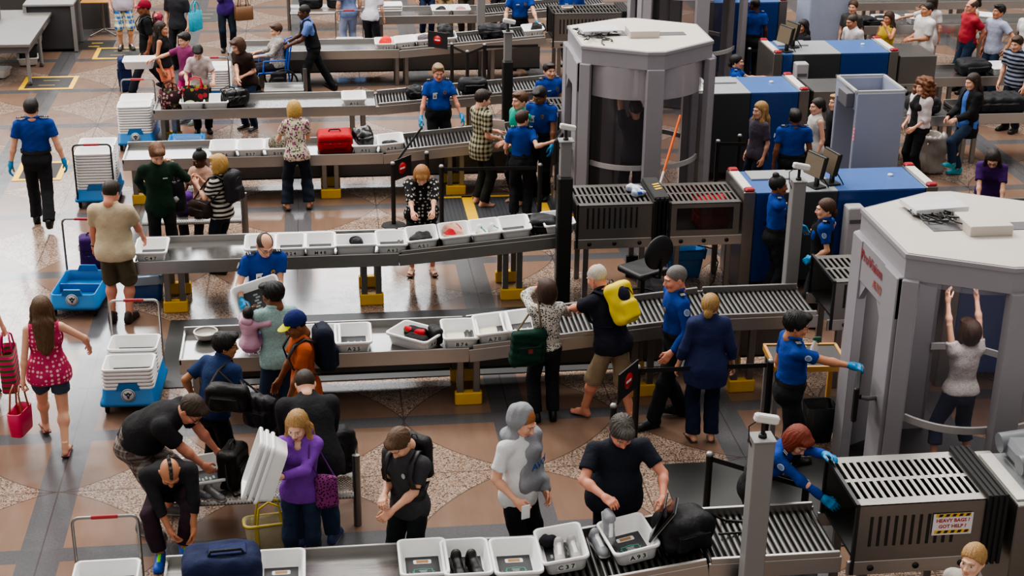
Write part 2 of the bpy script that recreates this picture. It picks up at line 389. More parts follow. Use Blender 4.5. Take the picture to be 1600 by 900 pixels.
def hair_np(st):
    lo, hi, v = (-.13, -.13, -.14), (.13, .17, .17), .006
    if st in ('long', 'wavy', 'curly', 'pony', 'halfup'): lo, hi = (-.19, -.16, -.42), (.19, .26, .18)
    f = Field(lo, hi, v); amp, fr, sd = .0022, 70, 3
    if st == 'buzz': shell(f, .0035, .07, -.065); amp = .0006
    elif st == 'short':
        shell(f, .011, .066, -.07); f.ell((0, -.055, .098), (.062, .05, .026), k=.02); amp = .003
    elif st == 'thick':
        shell(f, .017, .06, -.08); f.ell((.01, -.062, .1), (.068, .055, .034), k=.02).ell((0, .06, .06), (.08, .06, .07), k=.03); amp = .005; fr = 55
    elif st == 'fringe':      # bald on top, hair round the sides
        shell(f, .006, .07, -.065); f.ell((0, -.05, .12), (.068, .115, .085), k=.004, sub=True); amp = .001
    elif st == 'receding':
        shell(f, .006, .085, -.07); f.ell((.0, -.06, .11), (.05, .06, .03), k=.02, sub=True); amp = .0015
    elif st == 'mohawk':
        for i in range(7):
            a = R(-62+i*26); f.ell((0, .017+.088*sin(a), .037+.088*cos(a)), (.016, .02, .03 if 0 < i < 6 else .018), M=Rx(-math.degrees(a)), k=.02)
        amp = .003
    elif st == 'bob':
        shell(f, .019, .072, -.08); f.ell((0, .05, -.02), (.096, .075, .105), k=.03)
        for x in (-1, 1): f.ell((x*.082, -.005, -.035), (.021, .052, .085), k=.025)
        f.ell((0, -.065, .095), (.07, .045, .03), k=.02); f.ell((0, -.11, -.04), (.062, .07, .1), k=.008, sub=True); amp = .003
    elif st == 'updo':
        shell(f, .013, .072, -.07); f.ell((0, .085, .01), (.045, .035, .045), k=.02); f.ell((0, -.05, .1), (.065, .05, .025), k=.02)
    elif st == 'bunhigh':
        shell(f, .009, .075, -.07); f.ell((0, .05, .135), (.04, .04, .036), k=.015); amp = .003
    elif st == 'bunlow':
        shell(f, .011, .075, -.07); f.ell((0, .105, -.04), (.045, .035, .05), k=.015); amp = .003
    elif st == 'pony':
        shell(f, .011, .075, -.065); f.ell((0, .11, .02), (.025, .03, .022), k=.01).cone((0, .125, .02), (0, .155, -.06), .03, .032, k=.02).cone((0, .155, -.06), (0, .14, -.17), .032, .012, k=.02); amp = .004
    elif st in ('long', 'wavy', 'halfup'):
        shell(f, .015, .074, -.07); f.ell((0, .066, -.06), (.088, .052, .13), k=.03).cone((0, .085, -.1), (0, .135, -.36), .072, .05, k=.03).cone((-.05, .09, -.12), (-.05, .125, -.33), .05, .03, k=.03).cone((.05, .09, -.12), (.05, .125, -.33), .05, .03, k=.03)
        for x in (-1, 1): f.cone((x*.08, .01, .02), (x*.092, -.015, -.14), .024, .032, k=.03).cone((x*.092, -.015, -.14), (x*.10, -.055, -.30), .034, .018, k=.03)
        f.ell((0, -.115, -.05), (.060, .075, .12), k=.008, sub=True); amp = .004 if st == 'long' else .008; fr = 60 if st == 'long' else 38
    elif st == 'curly':
        shell(f, .03, .075, -.07); g = np.random.default_rng(4)
        for i in range(70):
            a = g.uniform(-2.4, 2.4)+pi/2; z = g.uniform(-.2, .1); rr = .105+.035*(1-abs(z+.07)/.18); f.ell((rr*cos(a), .03+rr*.9*sin(a), z), (.034, .034, .04), k=.012)
        f.ell((0, .03, .06), (.11, .115, .1), k=.03); f.ell((0, -.13, -.04), (.062, .09, .105), k=.008, sub=True); amp = .007; fr = 60
    if amp and st in ('curly', 'wavy'): f.folds(amp, fr, 4, sd)
    elif amp:
        X, Y, Z = f.ax[0][:, None, None], f.ax[1][None, :, None], f.ax[2][None, None, :]; az = np.arctan2(X, Y-.02); rr = np.minimum(1, np.hypot(X, Y-.02)/.05)
        f.d = f.d+(amp*.55*rr*(np.sin(23*az+4*np.sin(Z*17+az*3))+.7*np.sin(41*az-4*np.sin(Z*11+az)))).astype(np.float32)
    return f.mesh()
_C = {}
def cached(fn, *a):
    k = (fn.__name__,)+a
    if k not in _C: _C[k] = fn(*a)
    return _C[k]
def ik(a, t, l1, l2, hint):
    a = np.asarray(a, float); t = np.asarray(t, float); d = t-a; D = np.linalg.norm(d); m = (l1+l2)*.999
    if D > m: t = a+d/D*m; d = t-a; D = m
    D = max(D, abs(l1-l2)+.02); u = d/max(np.linalg.norm(d), 1e-6); h = nrm(np.asarray(hint, float)-u*np.dot(hint, u)); c = (l1*l1+D*D-l2*l2)/(2*D)
    return a+u*c+h*math.sqrt(max(l1*l1-c*c, 0)), t
SKIN = dict(fair='#d9a58a', pale='#e2b59c', tan='#b97f5f', olive='#a8744f', brown='#7d4f34', dark='#4a2c1d', ruddy='#cf8d74')
def frame_from(f, n):     # columns: thumb side, finger direction, back of hand
    f = nrm(f); n = np.asarray(n, float); b = -nrm(n-f*np.dot(n, f)); return np.stack([np.cross(f, b), f, b], 1)
NP = 0
def person(label, x, y, head, H=1.75, sex='m', skin='fair', hair='short', hairc='#3a2a1e', top=None, bot=None, shoes=('shoe', '#15140f', '#0c0b0a'),
           lean=0, side=0, twist=0, look=(0, None), L=None, Rt=None, eL=None, eR=None, hands=('relax', 'relax'), palmL=None, palmR=None, fL=None, fR=None, fdirL=10, fdirR=-10, kL=None, kR=None, pel=None, w=1.0, belly=0, bust=0,
           v=.014, extra=(), group=None, lips=None, beard=0, glove=False, z0=0.0, cat='person', ftL=0, ftR=0, hroll=0, noshoe=False, legs=True, hdir=None):
    """one continuous body mesh; clothes, hair and shoes are its children. Local frame: faces -Y, its left is +X."""
    global NP; NP += 1
    s = H/1.75; fem = sex == 'f'; sw = (.158 if fem else .182)*(.6+.4*w); hipw = .092 if fem else .088
    pv = V3(0, 0, .93*s) if pel is None else V3(*pel); Rp = Rz(twist*.3)@Rx(lean*.35)@Ry(side*.4); Rm = Rz(twist*.7)@Rx(lean*.75)@Ry(side*.7); Rc = Rz(twist)@Rx(lean)@Ry(side)
    W = pv+Rp@V3(0, 0, .14)*s; C = W+Rm@V3(0, 0, .19)*s; N = C+Rc@V3(0, .02, .185)*s
    hy, hp = look; hp = lean*.6 if hp is None else hp; Rh = Rz(hy+twist*.6)@Rx(hp)@Ry(hroll)
    nz = nrm(Rc@V3(0, -.1, 1)+Rh@V3(0, 0, 1)); hs = s*(1.10 if H > 1.45 else 1.10+.25*(1.75-H)); HC = N+nz*(.128*s+.012*hs)+Rh@V3(0, -.006, .012)*s
    S = {}; E = {}; Wr = {}; arms = {'L': (L, eL, 1), 'R': (Rt, eR, -1)}
    for k, (t, e, sg) in arms.items():
        S[k] = C+Rc@V3(sg*sw, .01, .132)*s
        if t is None: t = S[k]+V3(sg*.055, -.04, -.515)*s
        E[k], Wr[k] = ik(S[k], V3(*t), .285*s, .25*s, V3(sg*.35, .8, -.5) if e is None else V3(*e))
    Hp = {}; K = {}; A = {}
    for k, ft, kh, sg in (('L', fL, kL, 1), ('R', fR, kR, -1)):
        Hp[k] = pv+Rp@V3(sg*hipw, 0, -.045)*s; ft = V3(sg*.1*s, .02, .082*s) if ft is None else V3(*ft)
        K[k], A[k] = ik(Hp[k], ft, .425*s, .41*s, V3(sg*.12, -1, 0) if kh is None else V3(*kh))
    up = V3(0, 0, 1); ww = .72+.28*w
    def torso(f, t=0, k=.05, hemflare=0):
        f.ell(pv+Rp@V3(0, .012, -.01)*s, V3((.162 if fem else .155)*w, .113*w, .125)*s+t, Rp, k=k)
        f.ell(pv+Rp@V3(0, .05, -.05)*s, V3(.13*w, .085*w, .1)*s+t, Rp, k=k)
        f.ell(W+Rm@V3(0, -.005-.045*belly, 0)*s, V3((.128 if fem else .14)*w+.02*belly, .098*w+.075*belly, .16)*s+t, Rm, k=k)
        f.ell(C+Rc@V3(0, 0, .02)*s, V3((.145 if fem else .162)*(.5+.5*w), .108*(.6+.4*w), .185)*s+t, Rc, k=k)
        if bust:
            for q in (-1, 1): f.ell(C+Rc@V3(q*.07, -.085, .02)*s, V3(.062, .05*bust+.02, .062)*s+t, Rc, k=.03)
        f.cone(S['L']+Rc@V3(-.02, 0, -.004)*s, S['R']+Rc@V3(.02, 0, -.004)*s, .05*s+t, .05*s+t, k=.05)
        f.cone(C+Rc@V3(0, .01, .14)*s, N+nz*.03*s, .075*s+t, .05*s+t, k=.05)
    ar = (.041, .033, .023) if fem else (.049, .039, .027); lr = (.083, .056, .036) if fem else (.08, .058, .04)
    allp = np.array([pv, W, C, N, HC]+list(S.values())+list(E.values())+list(Wr.values())+list(Hp.values())+list(K.values())+list(A.values()))
    lo, hi = allp.min(0)-.2, allp.max(0)+.2; lo[2] = max(lo[2], -.03)
    # body
    f = Field(lo, hi, v); torso(f, -.004)
    f.cone(N-nz*.02, N+nz*.1*s, .056*s if not fem else .047*s, .054*s if not fem else .045*s, k=.03)
    for k in 'LR':
        f.cone(S[k], E[k], ar[0]*s*ww, ar[1]*s*ww, k=.025).cone(E[k], Wr[k], ar[1]*s*ww*1.02, ar[2]*s, k=.012)
        f.ell(E[k]+(Wr[k]-E[k])*.28, V3(1, 1, 1)*ar[1]*1.03*s*ww, k=.03)
        if legs:
            f.cone(Hp[k], K[k], lr[0]*s*ww, lr[1]*s*ww, k=.03).cone(K[k], A[k], lr[1]*s*.93*ww, lr[2]*s, k=.015)
            f.ell(K[k]+(A[k]-K[k])*.3+nrm(np.cross(A[k]-K[k], V3(1, 0, 0)))*.0, V3(1, 1, 1)*.06*s*ww, k=.04)
    bv, bf = f.mesh(); sk = np.array(lin(SKIN.get(skin, skin))[:3]); parts = [(bv, bf, np.tile(sk, (len(bv), 1)))]
    hv, hf = cached(head_np, 'f' if fem else 'm'); hc = head_colors(hv, SKIN.get(skin, skin), hairc, lips, beard)
    parts.append((HC+(hv*hs)@Rh.T, hf, hc))
    gl = []; HT = {}
    for k, sg, hk, pn in (('L', 1, hands[0], palmL), ('R', -1, hands[1], palmR)):
        fd = nrm(Wr[k]-E[k])
        if hdir and hdir.get(k) is not None: fd = nrm(V3(*hdir[k]))
        n = V3(*pn) if pn is not None else nrm(V3(-sg, 0, 0)*abs(fd[2])+V3(-.3*sg, 0, -1)*(1-abs(fd[2])))
        B = frame_from(fd, n); cu = dict(relax=22, grip=58, flat=6, hold=38)[hk]; a, b = cached(hand_np, cu, 1.0, {'grip': 1.3, 'flat': .2}.get(hk, .7)); a = a.copy()
        # the canonical hand has its thumb at +X when the palm faces down: a left hand
        if sg < 0: a[:, 0] *= -1; b = b[:, ::-1]
        p = Wr[k]+fd*.012*s+(a*s*(1.0 if not fem else .92))@B.T; HT[k] = (Wr[k]+fd*.085*s, B)
        parts.append((p, b, np.tile(sk*np.array([1, .94, .92]), (len(p), 1))))
        if glove: gl.append((Wr[k]+fd*.012*s+((a*V3(1.12, 1.04, 1.16)+V3(0, -.003, 0))*s)@B.T, b))
    bare = shoes and shoes[0] in ('bare', 'sandal'); FR = {}
    for k, sg, fa, tp in (('L', 1, fdirL, ftL), ('R', -1, fdirR, ftR)): FR[k] = Rz(fa)@Rx(-tp)
    if bare and legs:
        for k in 'LR':
            a, b = cached(shoe_np, 'bare'); a = a.copy()
            if k == 'R': a[:, 0] *= -1; b = b[:, ::-1]
            p = A[k]+((a-V3(0, 0, .078))*s*(.92 if fem else 1.0))@FR[k].T; parts.append((p, b, np.tile(sk*.95, (len(p), 1))))
    vv = []; ff = []; cc = []; o = 0
    for a, b, c in parts: vv.append(a); ff.append(b+o); cc.append(c); o += len(a)
    me = mesh_np('person', np.concatenate(vv), np.concatenate(ff), True, np.concatenate(cc))
    ob = link_mesh('person', me, attrmat('skin', .5, .08), None, (x, y, z0), (0, 0, R(head))); tag(ob, label, cat, group)
    def child(name, vf, mat, lab=None, col=None):
        if len(vf[0]) == 0: return None
        c = link_mesh(name, mesh_np(name, vf[0], vf[1], True, col), mat, ob)
        if lab: c['label'] = lab
        return c
    # clothes
    if bot and legs:
        nm, mat, ln = bot[0], bot[1], bot[2]; fl = bot[3] if len(bot) > 3 else .012
        f = Field(lo, hi, v)
        t = .014; f.ell(pv+Rp@V3(0, .012, -.01)*s, V3((.162 if fem else .155)*w, .113*w, .12)*s+t, Rp, k=.04).ell(pv+Rp@V3(0, .05, -.05)*s, V3(.13*w, .085*w, .1)*s+t, Rp, k=.04)
        if belly: f.ell(W+Rm@V3(0, -.005-.04*belly, -.06)*s, V3(.14*w+.02*belly, .098*w+.07*belly, .12)*s+t, Rm, k=.04)
        else: f.ell(W+Rm@V3(0, -.004, -.05)*s, V3(.13*w, .1*w, .1)*s+t, Rm, k=.04)
        f.plane(W+Rm@V3(0, 0, .015)*s, Rm@V3(0, 0, 1))
        for k in 'LR':
            if ln <= 1: e = Hp[k]+(K[k]-Hp[k])*ln; f.cone(Hp[k], K[k], lr[0]*s*ww+.014, lr[1]*s*ww+.014+fl, k=.03, clip=(e, nrm(K[k]-Hp[k])))
            else:
                f.cone(Hp[k], K[k], lr[0]*s*ww+.014, lr[1]*s*ww+.012+fl*.5, k=.03); e = K[k]+(A[k]-K[k])*(ln-1)
                f.cone(K[k], A[k], lr[1]*s*ww+.012+fl*.5, lr[2]*s+.02+fl, k=.02, clip=(e, nrm(A[k]-K[k])))
        f.folds(.0034, 22, 6, NP)
        child(nm, f.mesh(), mat)
    if top:
        nm, mat, sl = top['n'], top['m'], top.get('sl', .6); hem = top.get('hem', -.1); t = top.get('t', .016); fl = top.get('flare', .01)
        f = Field(lo, hi, v); torso(f, t, .06)
        if hem < 0: f.ell(pv+Rp@V3(0, .01-.02*belly, hem*.5)*s, V3((.162 if fem else .156)*w+.01*belly, (.118+.04*belly)*w, abs(hem)+.08)*s+t+fl, Rp, k=.06)
        f.plane(pv+Rp@V3(0, 0, hem)*s, Rp@V3(0, 0, -1))
        for k in 'LR':
            if sl <= 0: continue
            st = t*top.get('st', .9)
            if sl <= 1: e = S[k]+(E[k]-S[k])*sl; f.cone(S[k]+Rc@V3(0, 0, -.005), E[k], ar[0]*s*ww+st, ar[1]*s*ww+st+.012, k=.035, clip=(e, nrm(E[k]-S[k])))
            else:
                f.cone(S[k], E[k], ar[0]*s*ww+st, ar[1]*s*ww+st, k=.035); e = E[k]+(Wr[k]-E[k])*(sl-1); f.cone(E[k], Wr[k], ar[1]*s*ww+st*.95, ar[2]*s+st*.8, k=.015, clip=(e, nrm(Wr[k]-E[k])))
        f.folds(top.get('fold', .0032), 20, 6, NP+50)
        nk = top.get('neck', .062)
        f.ell(N+nz*.062*s+Rc@V3(0, -.018, 0)*s, V3(nk*1.0, nk*1.05, .055)*s, Rc, k=.012, sub=True)
        if top.get('vneck'): f.ell(N+Rc@V3(0, -.085, -.03)*s, V3(.04, .05, .07)*s, Rc, k=.01, sub=True)
        if sl <= 0:
            for q in (-1, 1): f.ell(S['L' if q > 0 else 'R']+Rc@V3(q*.035, 0, -.0)*s, V3(.062, .1, .09)*s, Rc, k=.015, sub=True)
        tp = child(nm, f.mesh(), mat)
        if top.get('collar'):
            f = Field(N-.16, N+.16, .007)
            n = 22; rr = .070*s*(1 if not fem else .92)
            for i in range(n):
                a0 = R(-62+i*304/n+0)+R(-90+62+0); a1 = a0+R(304/n)
                p = [N+nz*.046*s+Rc@V3(0, -.006, 0)+Rc@V3(rr*cos(q+R(62-0)), rr*.98*sin(q+R(62)), .012*sin(q+R(62)))*1.0 for q in (a0, a1)]
                f.cone(p[0], p[1], .0135, .0135, k=.006); f.cone(p[0]+Rc@V3(0, 0, -.016)+(p[0]-N)*.12, p[1]+Rc@V3(0, 0, -.016)+(p[1]-N)*.12, .009, .009, k=.008)
            child('collar', f.mesh(), top.get('cm', mat))
        if top.get('hood'):
            f = Field(N-.2, N+.22, .009); Q = N+Rc@V3(0, .075, .02)*s
            f.ell(Q, V3(.12, .065, .075)*s, Rc@Rx(-25), k=.03)
            for q in (-1, 1): f.cone(Q+Rc@V3(q*.09, -.02, .03)*s, N+Rc@V3(q*.05, -.085, -.03)*s, .036*s, .026*s, k=.03)
            f.folds(.003, 40, 4, 1); child('hood', f.mesh(), mat)
    if glove and gl:
        for g in gl: child('glove', g, plain('nitrile_glove', '#0f7fb4', .4, var=.1), 'bright blue disposable glove')
    if shoes and legs and not noshoe and shoes[0] != 'bare':
        for k in 'LR':
            a, b = cached(shoe_np, shoes[0]); a = a.copy()
            if k == 'R': a[:, 0] *= -1; b = b[:, ::-1]
            dz = .078 if shoes[0] != 'sandal' else .098
            p = A[k]+((a-V3(0, 0, dz))*s*(.93 if fem else 1.0))@FR[k].T; cl = np.tile(np.array(lin(shoes[1])[:3]), (len(a), 1)); cl[a[:, 2] < .017] = lin(shoes[2])[:3]
            if shoes[0] == 'sneaker': m = (np.abs(a[:, 0]) < .016) & (a[:, 1] > -.13) & (a[:, 1] < -.03) & (a[:, 2] > .05); cl[m] = lin(shoes[3] if len(shoes) > 3 else '#cfcfcf')[:3]
            child({'sandal': 'sandal', 'sneaker': 'sneaker'}.get(shoes[0], 'shoe'), (p, b), attrmat('leather', .45, .05), col=cl)
    if hair:
        a, b = cached(hair_np, hair); child('hair', (HC+(a*hs)@Rh.T, b), hairmat(hairc))
    J = dict(S=S, E=E, W=Wr, HT=HT, C=C, N=N, HC=HC, Rh=Rh, Rc=Rc, Rp=Rp, pv=pv, s=s, K=K, A=A, hs=hs, nz=nz, Wst=W, FR=FR, Hp=Hp, ar=ar, t=(top or {}).get('t', 0), w=w, Rm=Rm)
    ob['j'] = 0; del ob['j']
    for e in extra: e(ob, J, child)
    return ob, J
def world(ob, p):
    a = ob.rotation_euler[2]; return Vector(Rz(math.degrees(a))@np.asarray(p, float))+ob.location
# ---------------------------------------------------------------- person extras (all children of the person)
def x_uniform(gold=True, longs=False, vest=False):
    def go(ob, J, child):
        s = J['s']; Rc = J['Rc']; t = J['t']+.002
        for k, sg in (('L', 1), ('R', -1)):
            S_, E_ = J['S'][k], J['E'][k]; ax = nrm(E_-S_); c = S_+ax*.075*s; o = Rc@V3(sg, 0, 0)*1.0; o = nrm(o-ax*np.dot(o, ax)); r = J['ar'][0]*s*(.72+.28*J['w'])+J['t']*.9+.008
            B = np.stack([np.cross(o, -ax), -ax, o], 1); b = MB()
            def cyl(rad, off):
                n = 20; vs = [c+o*(r+off-.5*(rad*sin(2*pi*i/n)*0)**2)+B@V3(rad*.82*cos(2*pi*i/n), rad*sin(2*pi*i/n), -(rad*.82*cos(2*pi*i/n))**2/(2*r)) for i in range(n)]; return vs
            v = cyl(.036*s, .004); b.raw(v, [list(range(20))]); p = b.build('shoulder_patch', plain('patch_white', '#cdd3dc', .7), ob)
            b = MB(); b.raw(cyl(.029*s, .006), [list(range(20))]); b.build('patch_seal', plain('patch_blue', '#6f86ad', .7), p)
            q0 = J['N']+Rc@V3(sg*.075, .0, -.012)*s; q1 = S_+Rc@V3(sg*.02, 0, .03)*s; b = MB(); a = nrm(q1-q0); u = Rc@V3(0, 1, 0); n_ = nrm(np.cross(u, a))*sg
            m = np.stack([a, u, np.cross(a, u)], 1); b.box((q0+q1)/2+Rc@V3(0, 0, .040+t)*s, (np.linalg.norm(q1-q0)*.85, .05*s, .006), M=m); ep = b.build('epaulette', cloth('#15171f'), ob)
            b = MB()
            for d in (-.012, .012): b.box((q0*.35+q1*.65)+a*d*s+Rc@V3(0, 0, .0445+t)*s, (.007, .048*s, .004), M=m)
            b.build('rank_stripe', plain('rank_white', '#b9bcc4', .6), ep)
        pc = J['C']+Rc@V3(.075, -.118*(.6+.4*J['w'])-t-.006, .05)*s; b = MB(); m = Rc
        pts = [(0, .034), (.02, .026), (.026, .004), (.018, -.02), (0, -.034), (-.018, -.02), (-.026, .004), (-.02, .026)]
        b.prism([(x*s, z*s) for x, z in pts], 0, .006, M=m@Rx(90), c=pc); bd = b.build('badge', plain('badge_gold', '#b78a3a', .35, .8), ob)
        b = MB(); b.prism([(x*.5*s, z*.5*s) for x, z in pts], .006, .008, M=m@Rx(90), c=pc); b.build('badge_center', plain('badge_dark', '#2c3f73', .5), bd)
        pc = J['C']+Rc@V3(-.075, -.118*(.6+.4*J['w'])-t-.008, .045)*s; b = MB(); b.box(pc, (.065*s, .005, .016*s), M=Rc); b.build('name_plate', plain('plate_silver', '#c9c9c6', .4), ob)
    return go
def x_idcard(ob, J, child):
    s = J['s']; Rc = J['Rc']; p = J['C']+Rc@V3(-.085, -.13-J['t'], .0)*s
    b = MB(); b.box(p, (.062*s, .004, .095*s), M=Rc); c = b.build('identity_card', plain('card_white', '#d7d8d8', .4), ob)
    b = MB(); b.box(p+Rc@V3(0, -.003, -.012)*s, (.034*s, .003, .04*s), M=Rc); b.build('card_photo', plain('card_print', '#6c6f78', .5), c)
def x_belt(color='#121110', buckle=True):
    def go(ob, J, child):
        s = J['s']; w = J['w']; Rm = J['Rm']; c = J['Wst']+Rm@V3(0, 0, -.035)*s; n = 26; out = []
        for z in (-.019, .019):
            out.append([c+Rm@V3((.152*w+.017)*s*cos(2*pi*i/n), ((.114*w)+.020)*s*sin(2*pi*i/n), z*s) for i in range(n)])
        b = MB(); b.loft(out, False, False); b.build('belt', plain('belt_'+color, color, .5), ob)
    return go
def x_glasses(color='#141414'):
    def go(ob, J, child):
        b = MB(); h = J['hs']; T = lambda p: J['HC']+J['Rh']@(V3(*p)*h)
        for q in (-1, 1):
            b.tube([T((q*.033+.02*cos(a), -.1+.01*abs(cos(a))*(1 if cos(a)*q > 0 else 0), .002+.014*sin(a))) for a in np.linspace(0, 2*pi, 14)[:-1]], .0022*h, 5, closed=True)
            b.tube([T((q*.054, -.093, .006)), T((q*.08, -.02, .008)), T((q*.082, .015, .0))], .002*h, 5)
        b.tube([T((-.012, -.101, .004)), T((.012, -.101, .004))], .002*h, 5); b.build('eyeglasses', plain('frame_'+color, color, .4), ob)
    return go
def x_sunglasses_up(ob, J, child):
    b = MB(); h = J['hs']; T = lambda p: J['HC']+J['Rh']@(V3(*p)*h)
    for q in (-1, 1): b.raw([T((q*.035+.026*cos(a), -.078-.012*sin(a), .098+.012*sin(a))) for a in np.linspace(0, 2*pi, 13)[:-1]], [list(range(12))]); 
    b.tube([T((-.088, .0, .06)), T((-.06, -.07, .098)), T((0, -.082, .1)), T((.06, -.07, .098)), T((.088, 0, .06))], .004*h, 6); b.build('sunglasses', plain('black_lens', '#0a0a0c', .1), ob)
def x_cap(color, brim, roll=0, yaw=0):
    def go(ob, J, child):
        f = Field((-.1, -.2, -.02), (.1, .13, .16), .006); f.ell((0, .017, .042), (.089, .107, .102), k=0).plane((0, -.09, .045), nrm(V3(0, -.25, -1))); a, b = f.mesh()
        Q = J['Rh']@Rz(yaw); T = lambda p: J['HC']+(p*J['hs'])@Q.T
        c = child('cap', (T(a), b), cloth(color))
        m = MB(); r0 = []; r1 = []
        for i in range(13):
            q = R(-62+i*124/12); r0.append((.08*sin(q), -.088*cos(q)+.01, .058)); r1.append((.083*sin(q), -.088*cos(q)-.075*cos(q)**.6+.0, .046-.010*abs(sin(q))))
        P = [T(V3(*p)) for p in r0+r1]; P2 = [T(V3(*p)-V3(0, 0, .006)) for p in r0+r1]
        m.raw(P, [[i, i+1, 14+i, 13+i] for i in range(12)], True); m.raw(P2, [[13+i, 14+i, i+1, i] for i in range(12)], True)
        m.raw([T(V3(*p)) for p in r1]+[T(V3(*p)-V3(0, 0, .006)) for p in r1], [[i, i+1, 14+i, 13+i] for i in range(12)])
        me = m.mesh('brim'); link_mesh('brim', me, cloth(brim), c)
    return go
def x_headphones(ob, J, child):
    b = MB(); h = J['hs']; T = lambda p: J['HC']+J['Rh']@(V3(*p)*h)
    b.tube([T((.092*cos(a), .035+.07*sin(a)*.9, -.02)) for a in np.linspace(-.2, pi+.2, 12)], .007*h, 6); b.build('headband', plain('headband_black', '#111111', .5), ob)
def x_print(text, size, color, dx=0, dz=.03, back=False, curve=.16):
    def go(ob, J, child):
        s = J['s']; Rc = J['Rc']; M = Matrix([list(Rc[i]) for i in range(3)]); e = (M@Matrix.Rotation(R(90), 3, 'X')).to_euler()
        p = J['C']+Rc@V3(dx, -.112*(.6+.4*J['w'])-J['t']-.012, dz)*s
        o = text_obj('shirt_print', text, size*s, plain('print_'+color, color, .7), ob, p, e, .0008, bold=.002)
        v = np.zeros(len(o.data.vertices)*3, np.float32); o.data.vertices.foreach_get('co', v); v = v.reshape(-1, 3); v[:, 2] -= (v[:, 0]+dx)**2/(2*curve)-dx*dx/(2*curve)*.5; o.data.vertices.foreach_set('co', v.ravel())
    return go
def x_shape(name, color, pts, dx=0, dz=0, dy=0, lab=None):
    def go(ob, J, child):
        s = J['s']; Rc = J['Rc']; p = J['C']+Rc@V3(dx, -.112*(.6+.4*J['w'])-J['t']-.008+dy, dz)*s
        b = MB(); b.prism([(a*s, c*s) for a, c in pts], 0, .003, M=Rc@Rx(90), c=p); o = b.build(name, plain('mark_'+color, color, .7), ob)
        if lab: o['label'] = lab
    return go
def x_watch(k='L', color='#16161a'):
    def go(ob, J, child):
        d = nrm(J['W'][k]-J['E'][k]); p = J['W'][k]-d*.02; u = nrm(np.cross(d, V3(0, .3, 1))); w_ = np.cross(d, u); r = J['ar'][2]*J['s']+.006
        b = MB(); b.tube([p+r*(cos(a)*u+sin(a)*w_) for a in np.linspace(0, 2*pi, 13)[:-1]], .007, 6, closed=True); b.build('wristwatch', plain('watch', color, .4), ob)
    return go
# ================================================================ props
ST = steel('steel', '#b3b0ad', .3); STD = steel('steel_dark', '#8b8885', .34); STB = steel('steel_bright', '#85827e', .34); STY = steel('steel_y', '#5f5d5b', .4, 1)
BLK = plain('black_plastic', '#131313', .45); RUB = plain('rubber', '#1b1a1a', .8); GRY = plain('grey_paint', '#7c7a79', .5, var=.05); GRYD = plain('grey_paint_dark', '#59575b', .5)
YEL = plain('yellow_pad', '#dfae06', .55); WHT = plain('white_paint', '#cfcdc9', .4); BINM = plain('white_plastic', '#ededec', .32, var=.04, nscale=3); MATM = plain('dark_mat', '#26262a', .5)
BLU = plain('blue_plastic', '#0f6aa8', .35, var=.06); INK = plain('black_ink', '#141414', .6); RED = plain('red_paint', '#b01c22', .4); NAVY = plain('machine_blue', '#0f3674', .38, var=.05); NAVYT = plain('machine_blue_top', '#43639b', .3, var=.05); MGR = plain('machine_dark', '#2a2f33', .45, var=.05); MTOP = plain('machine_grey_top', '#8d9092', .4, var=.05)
ORG = plain('orange', '#d9601c', .5); WOOD = plain('wood_edge', '#b98a45', .5)
def emis(key, color, st):
    k = ('em', key)
    if k in MATS: return MATS[k]
    n = NT(key); n.p(Base_Color=lin(color), Emission_Color=lin(color), Emission_Strength=st); MATS[k] = n.m; return n.m
def glassm(key, tint='#9a9498', alpha=.35, rough=.06):
    k = ('gl', key)
    if k in MATS: return MATS[k]
    n = NT(key); tr = n.node('ShaderNodeBsdfTransparent'); tr.inputs[0].default_value = (.86, .85, .87, 1); mx = n.node('ShaderNodeMixShader'); n.p(Base_Color=lin(tint), Roughness=rough, Specular_IOR_Level=.6)
    f = n.noise(2.2, vec=n.mapv((1.5, 1.5, .35)), detail=4); n.l.new(n.math('ADD', n.math('MULTIPLY', f, .16), alpha-.08), mx.inputs[0]); n.l.new(tr.outputs[0], mx.inputs[1]); n.l.new(n.b.outputs[0], mx.inputs[2]); n.l.new(mx.outputs[0], n.out.inputs[0]); MATS[k] = n.m; return n.m
def holes(key, color='#8a8886'):
    k = ('ho', key)
    if k in MATS: return MATS[k]
    n = NT(key); X = n.xyz(); a = n.math('FRACT', n.math('MULTIPLY', X[0], 36)); row = n.math('MULTIPLY', n.math('FLOOR', n.math('MULTIPLY', X[1], 42)), .5); a = n.math('FRACT', n.math('ADD', n.math('MULTIPLY', X[0], 32), row)); b = n.math('FRACT', n.math('MULTIPLY', X[1], 42))
    r = n.math('ADD', n.math('POWER', n.math('SUBTRACT', a, .5), 2), n.math('POWER', n.math('SUBTRACT', b, .5), 2)); h = n.math('LESS_THAN', r, .1)
    tr = n.node('ShaderNodeBsdfTransparent'); mx = n.node('ShaderNodeMixShader'); n.p(Base_Color=lin(color), Metallic=.8, Roughness=.35); n.l.new(h, mx.inputs[0]); n.l.new(n.b.outputs[0], mx.inputs[1]); n.l.new(tr.outputs[0], mx.inputs[2]); n.l.new(mx.outputs[0], n.out.inputs[0]); MATS[k] = n.m; return n.m
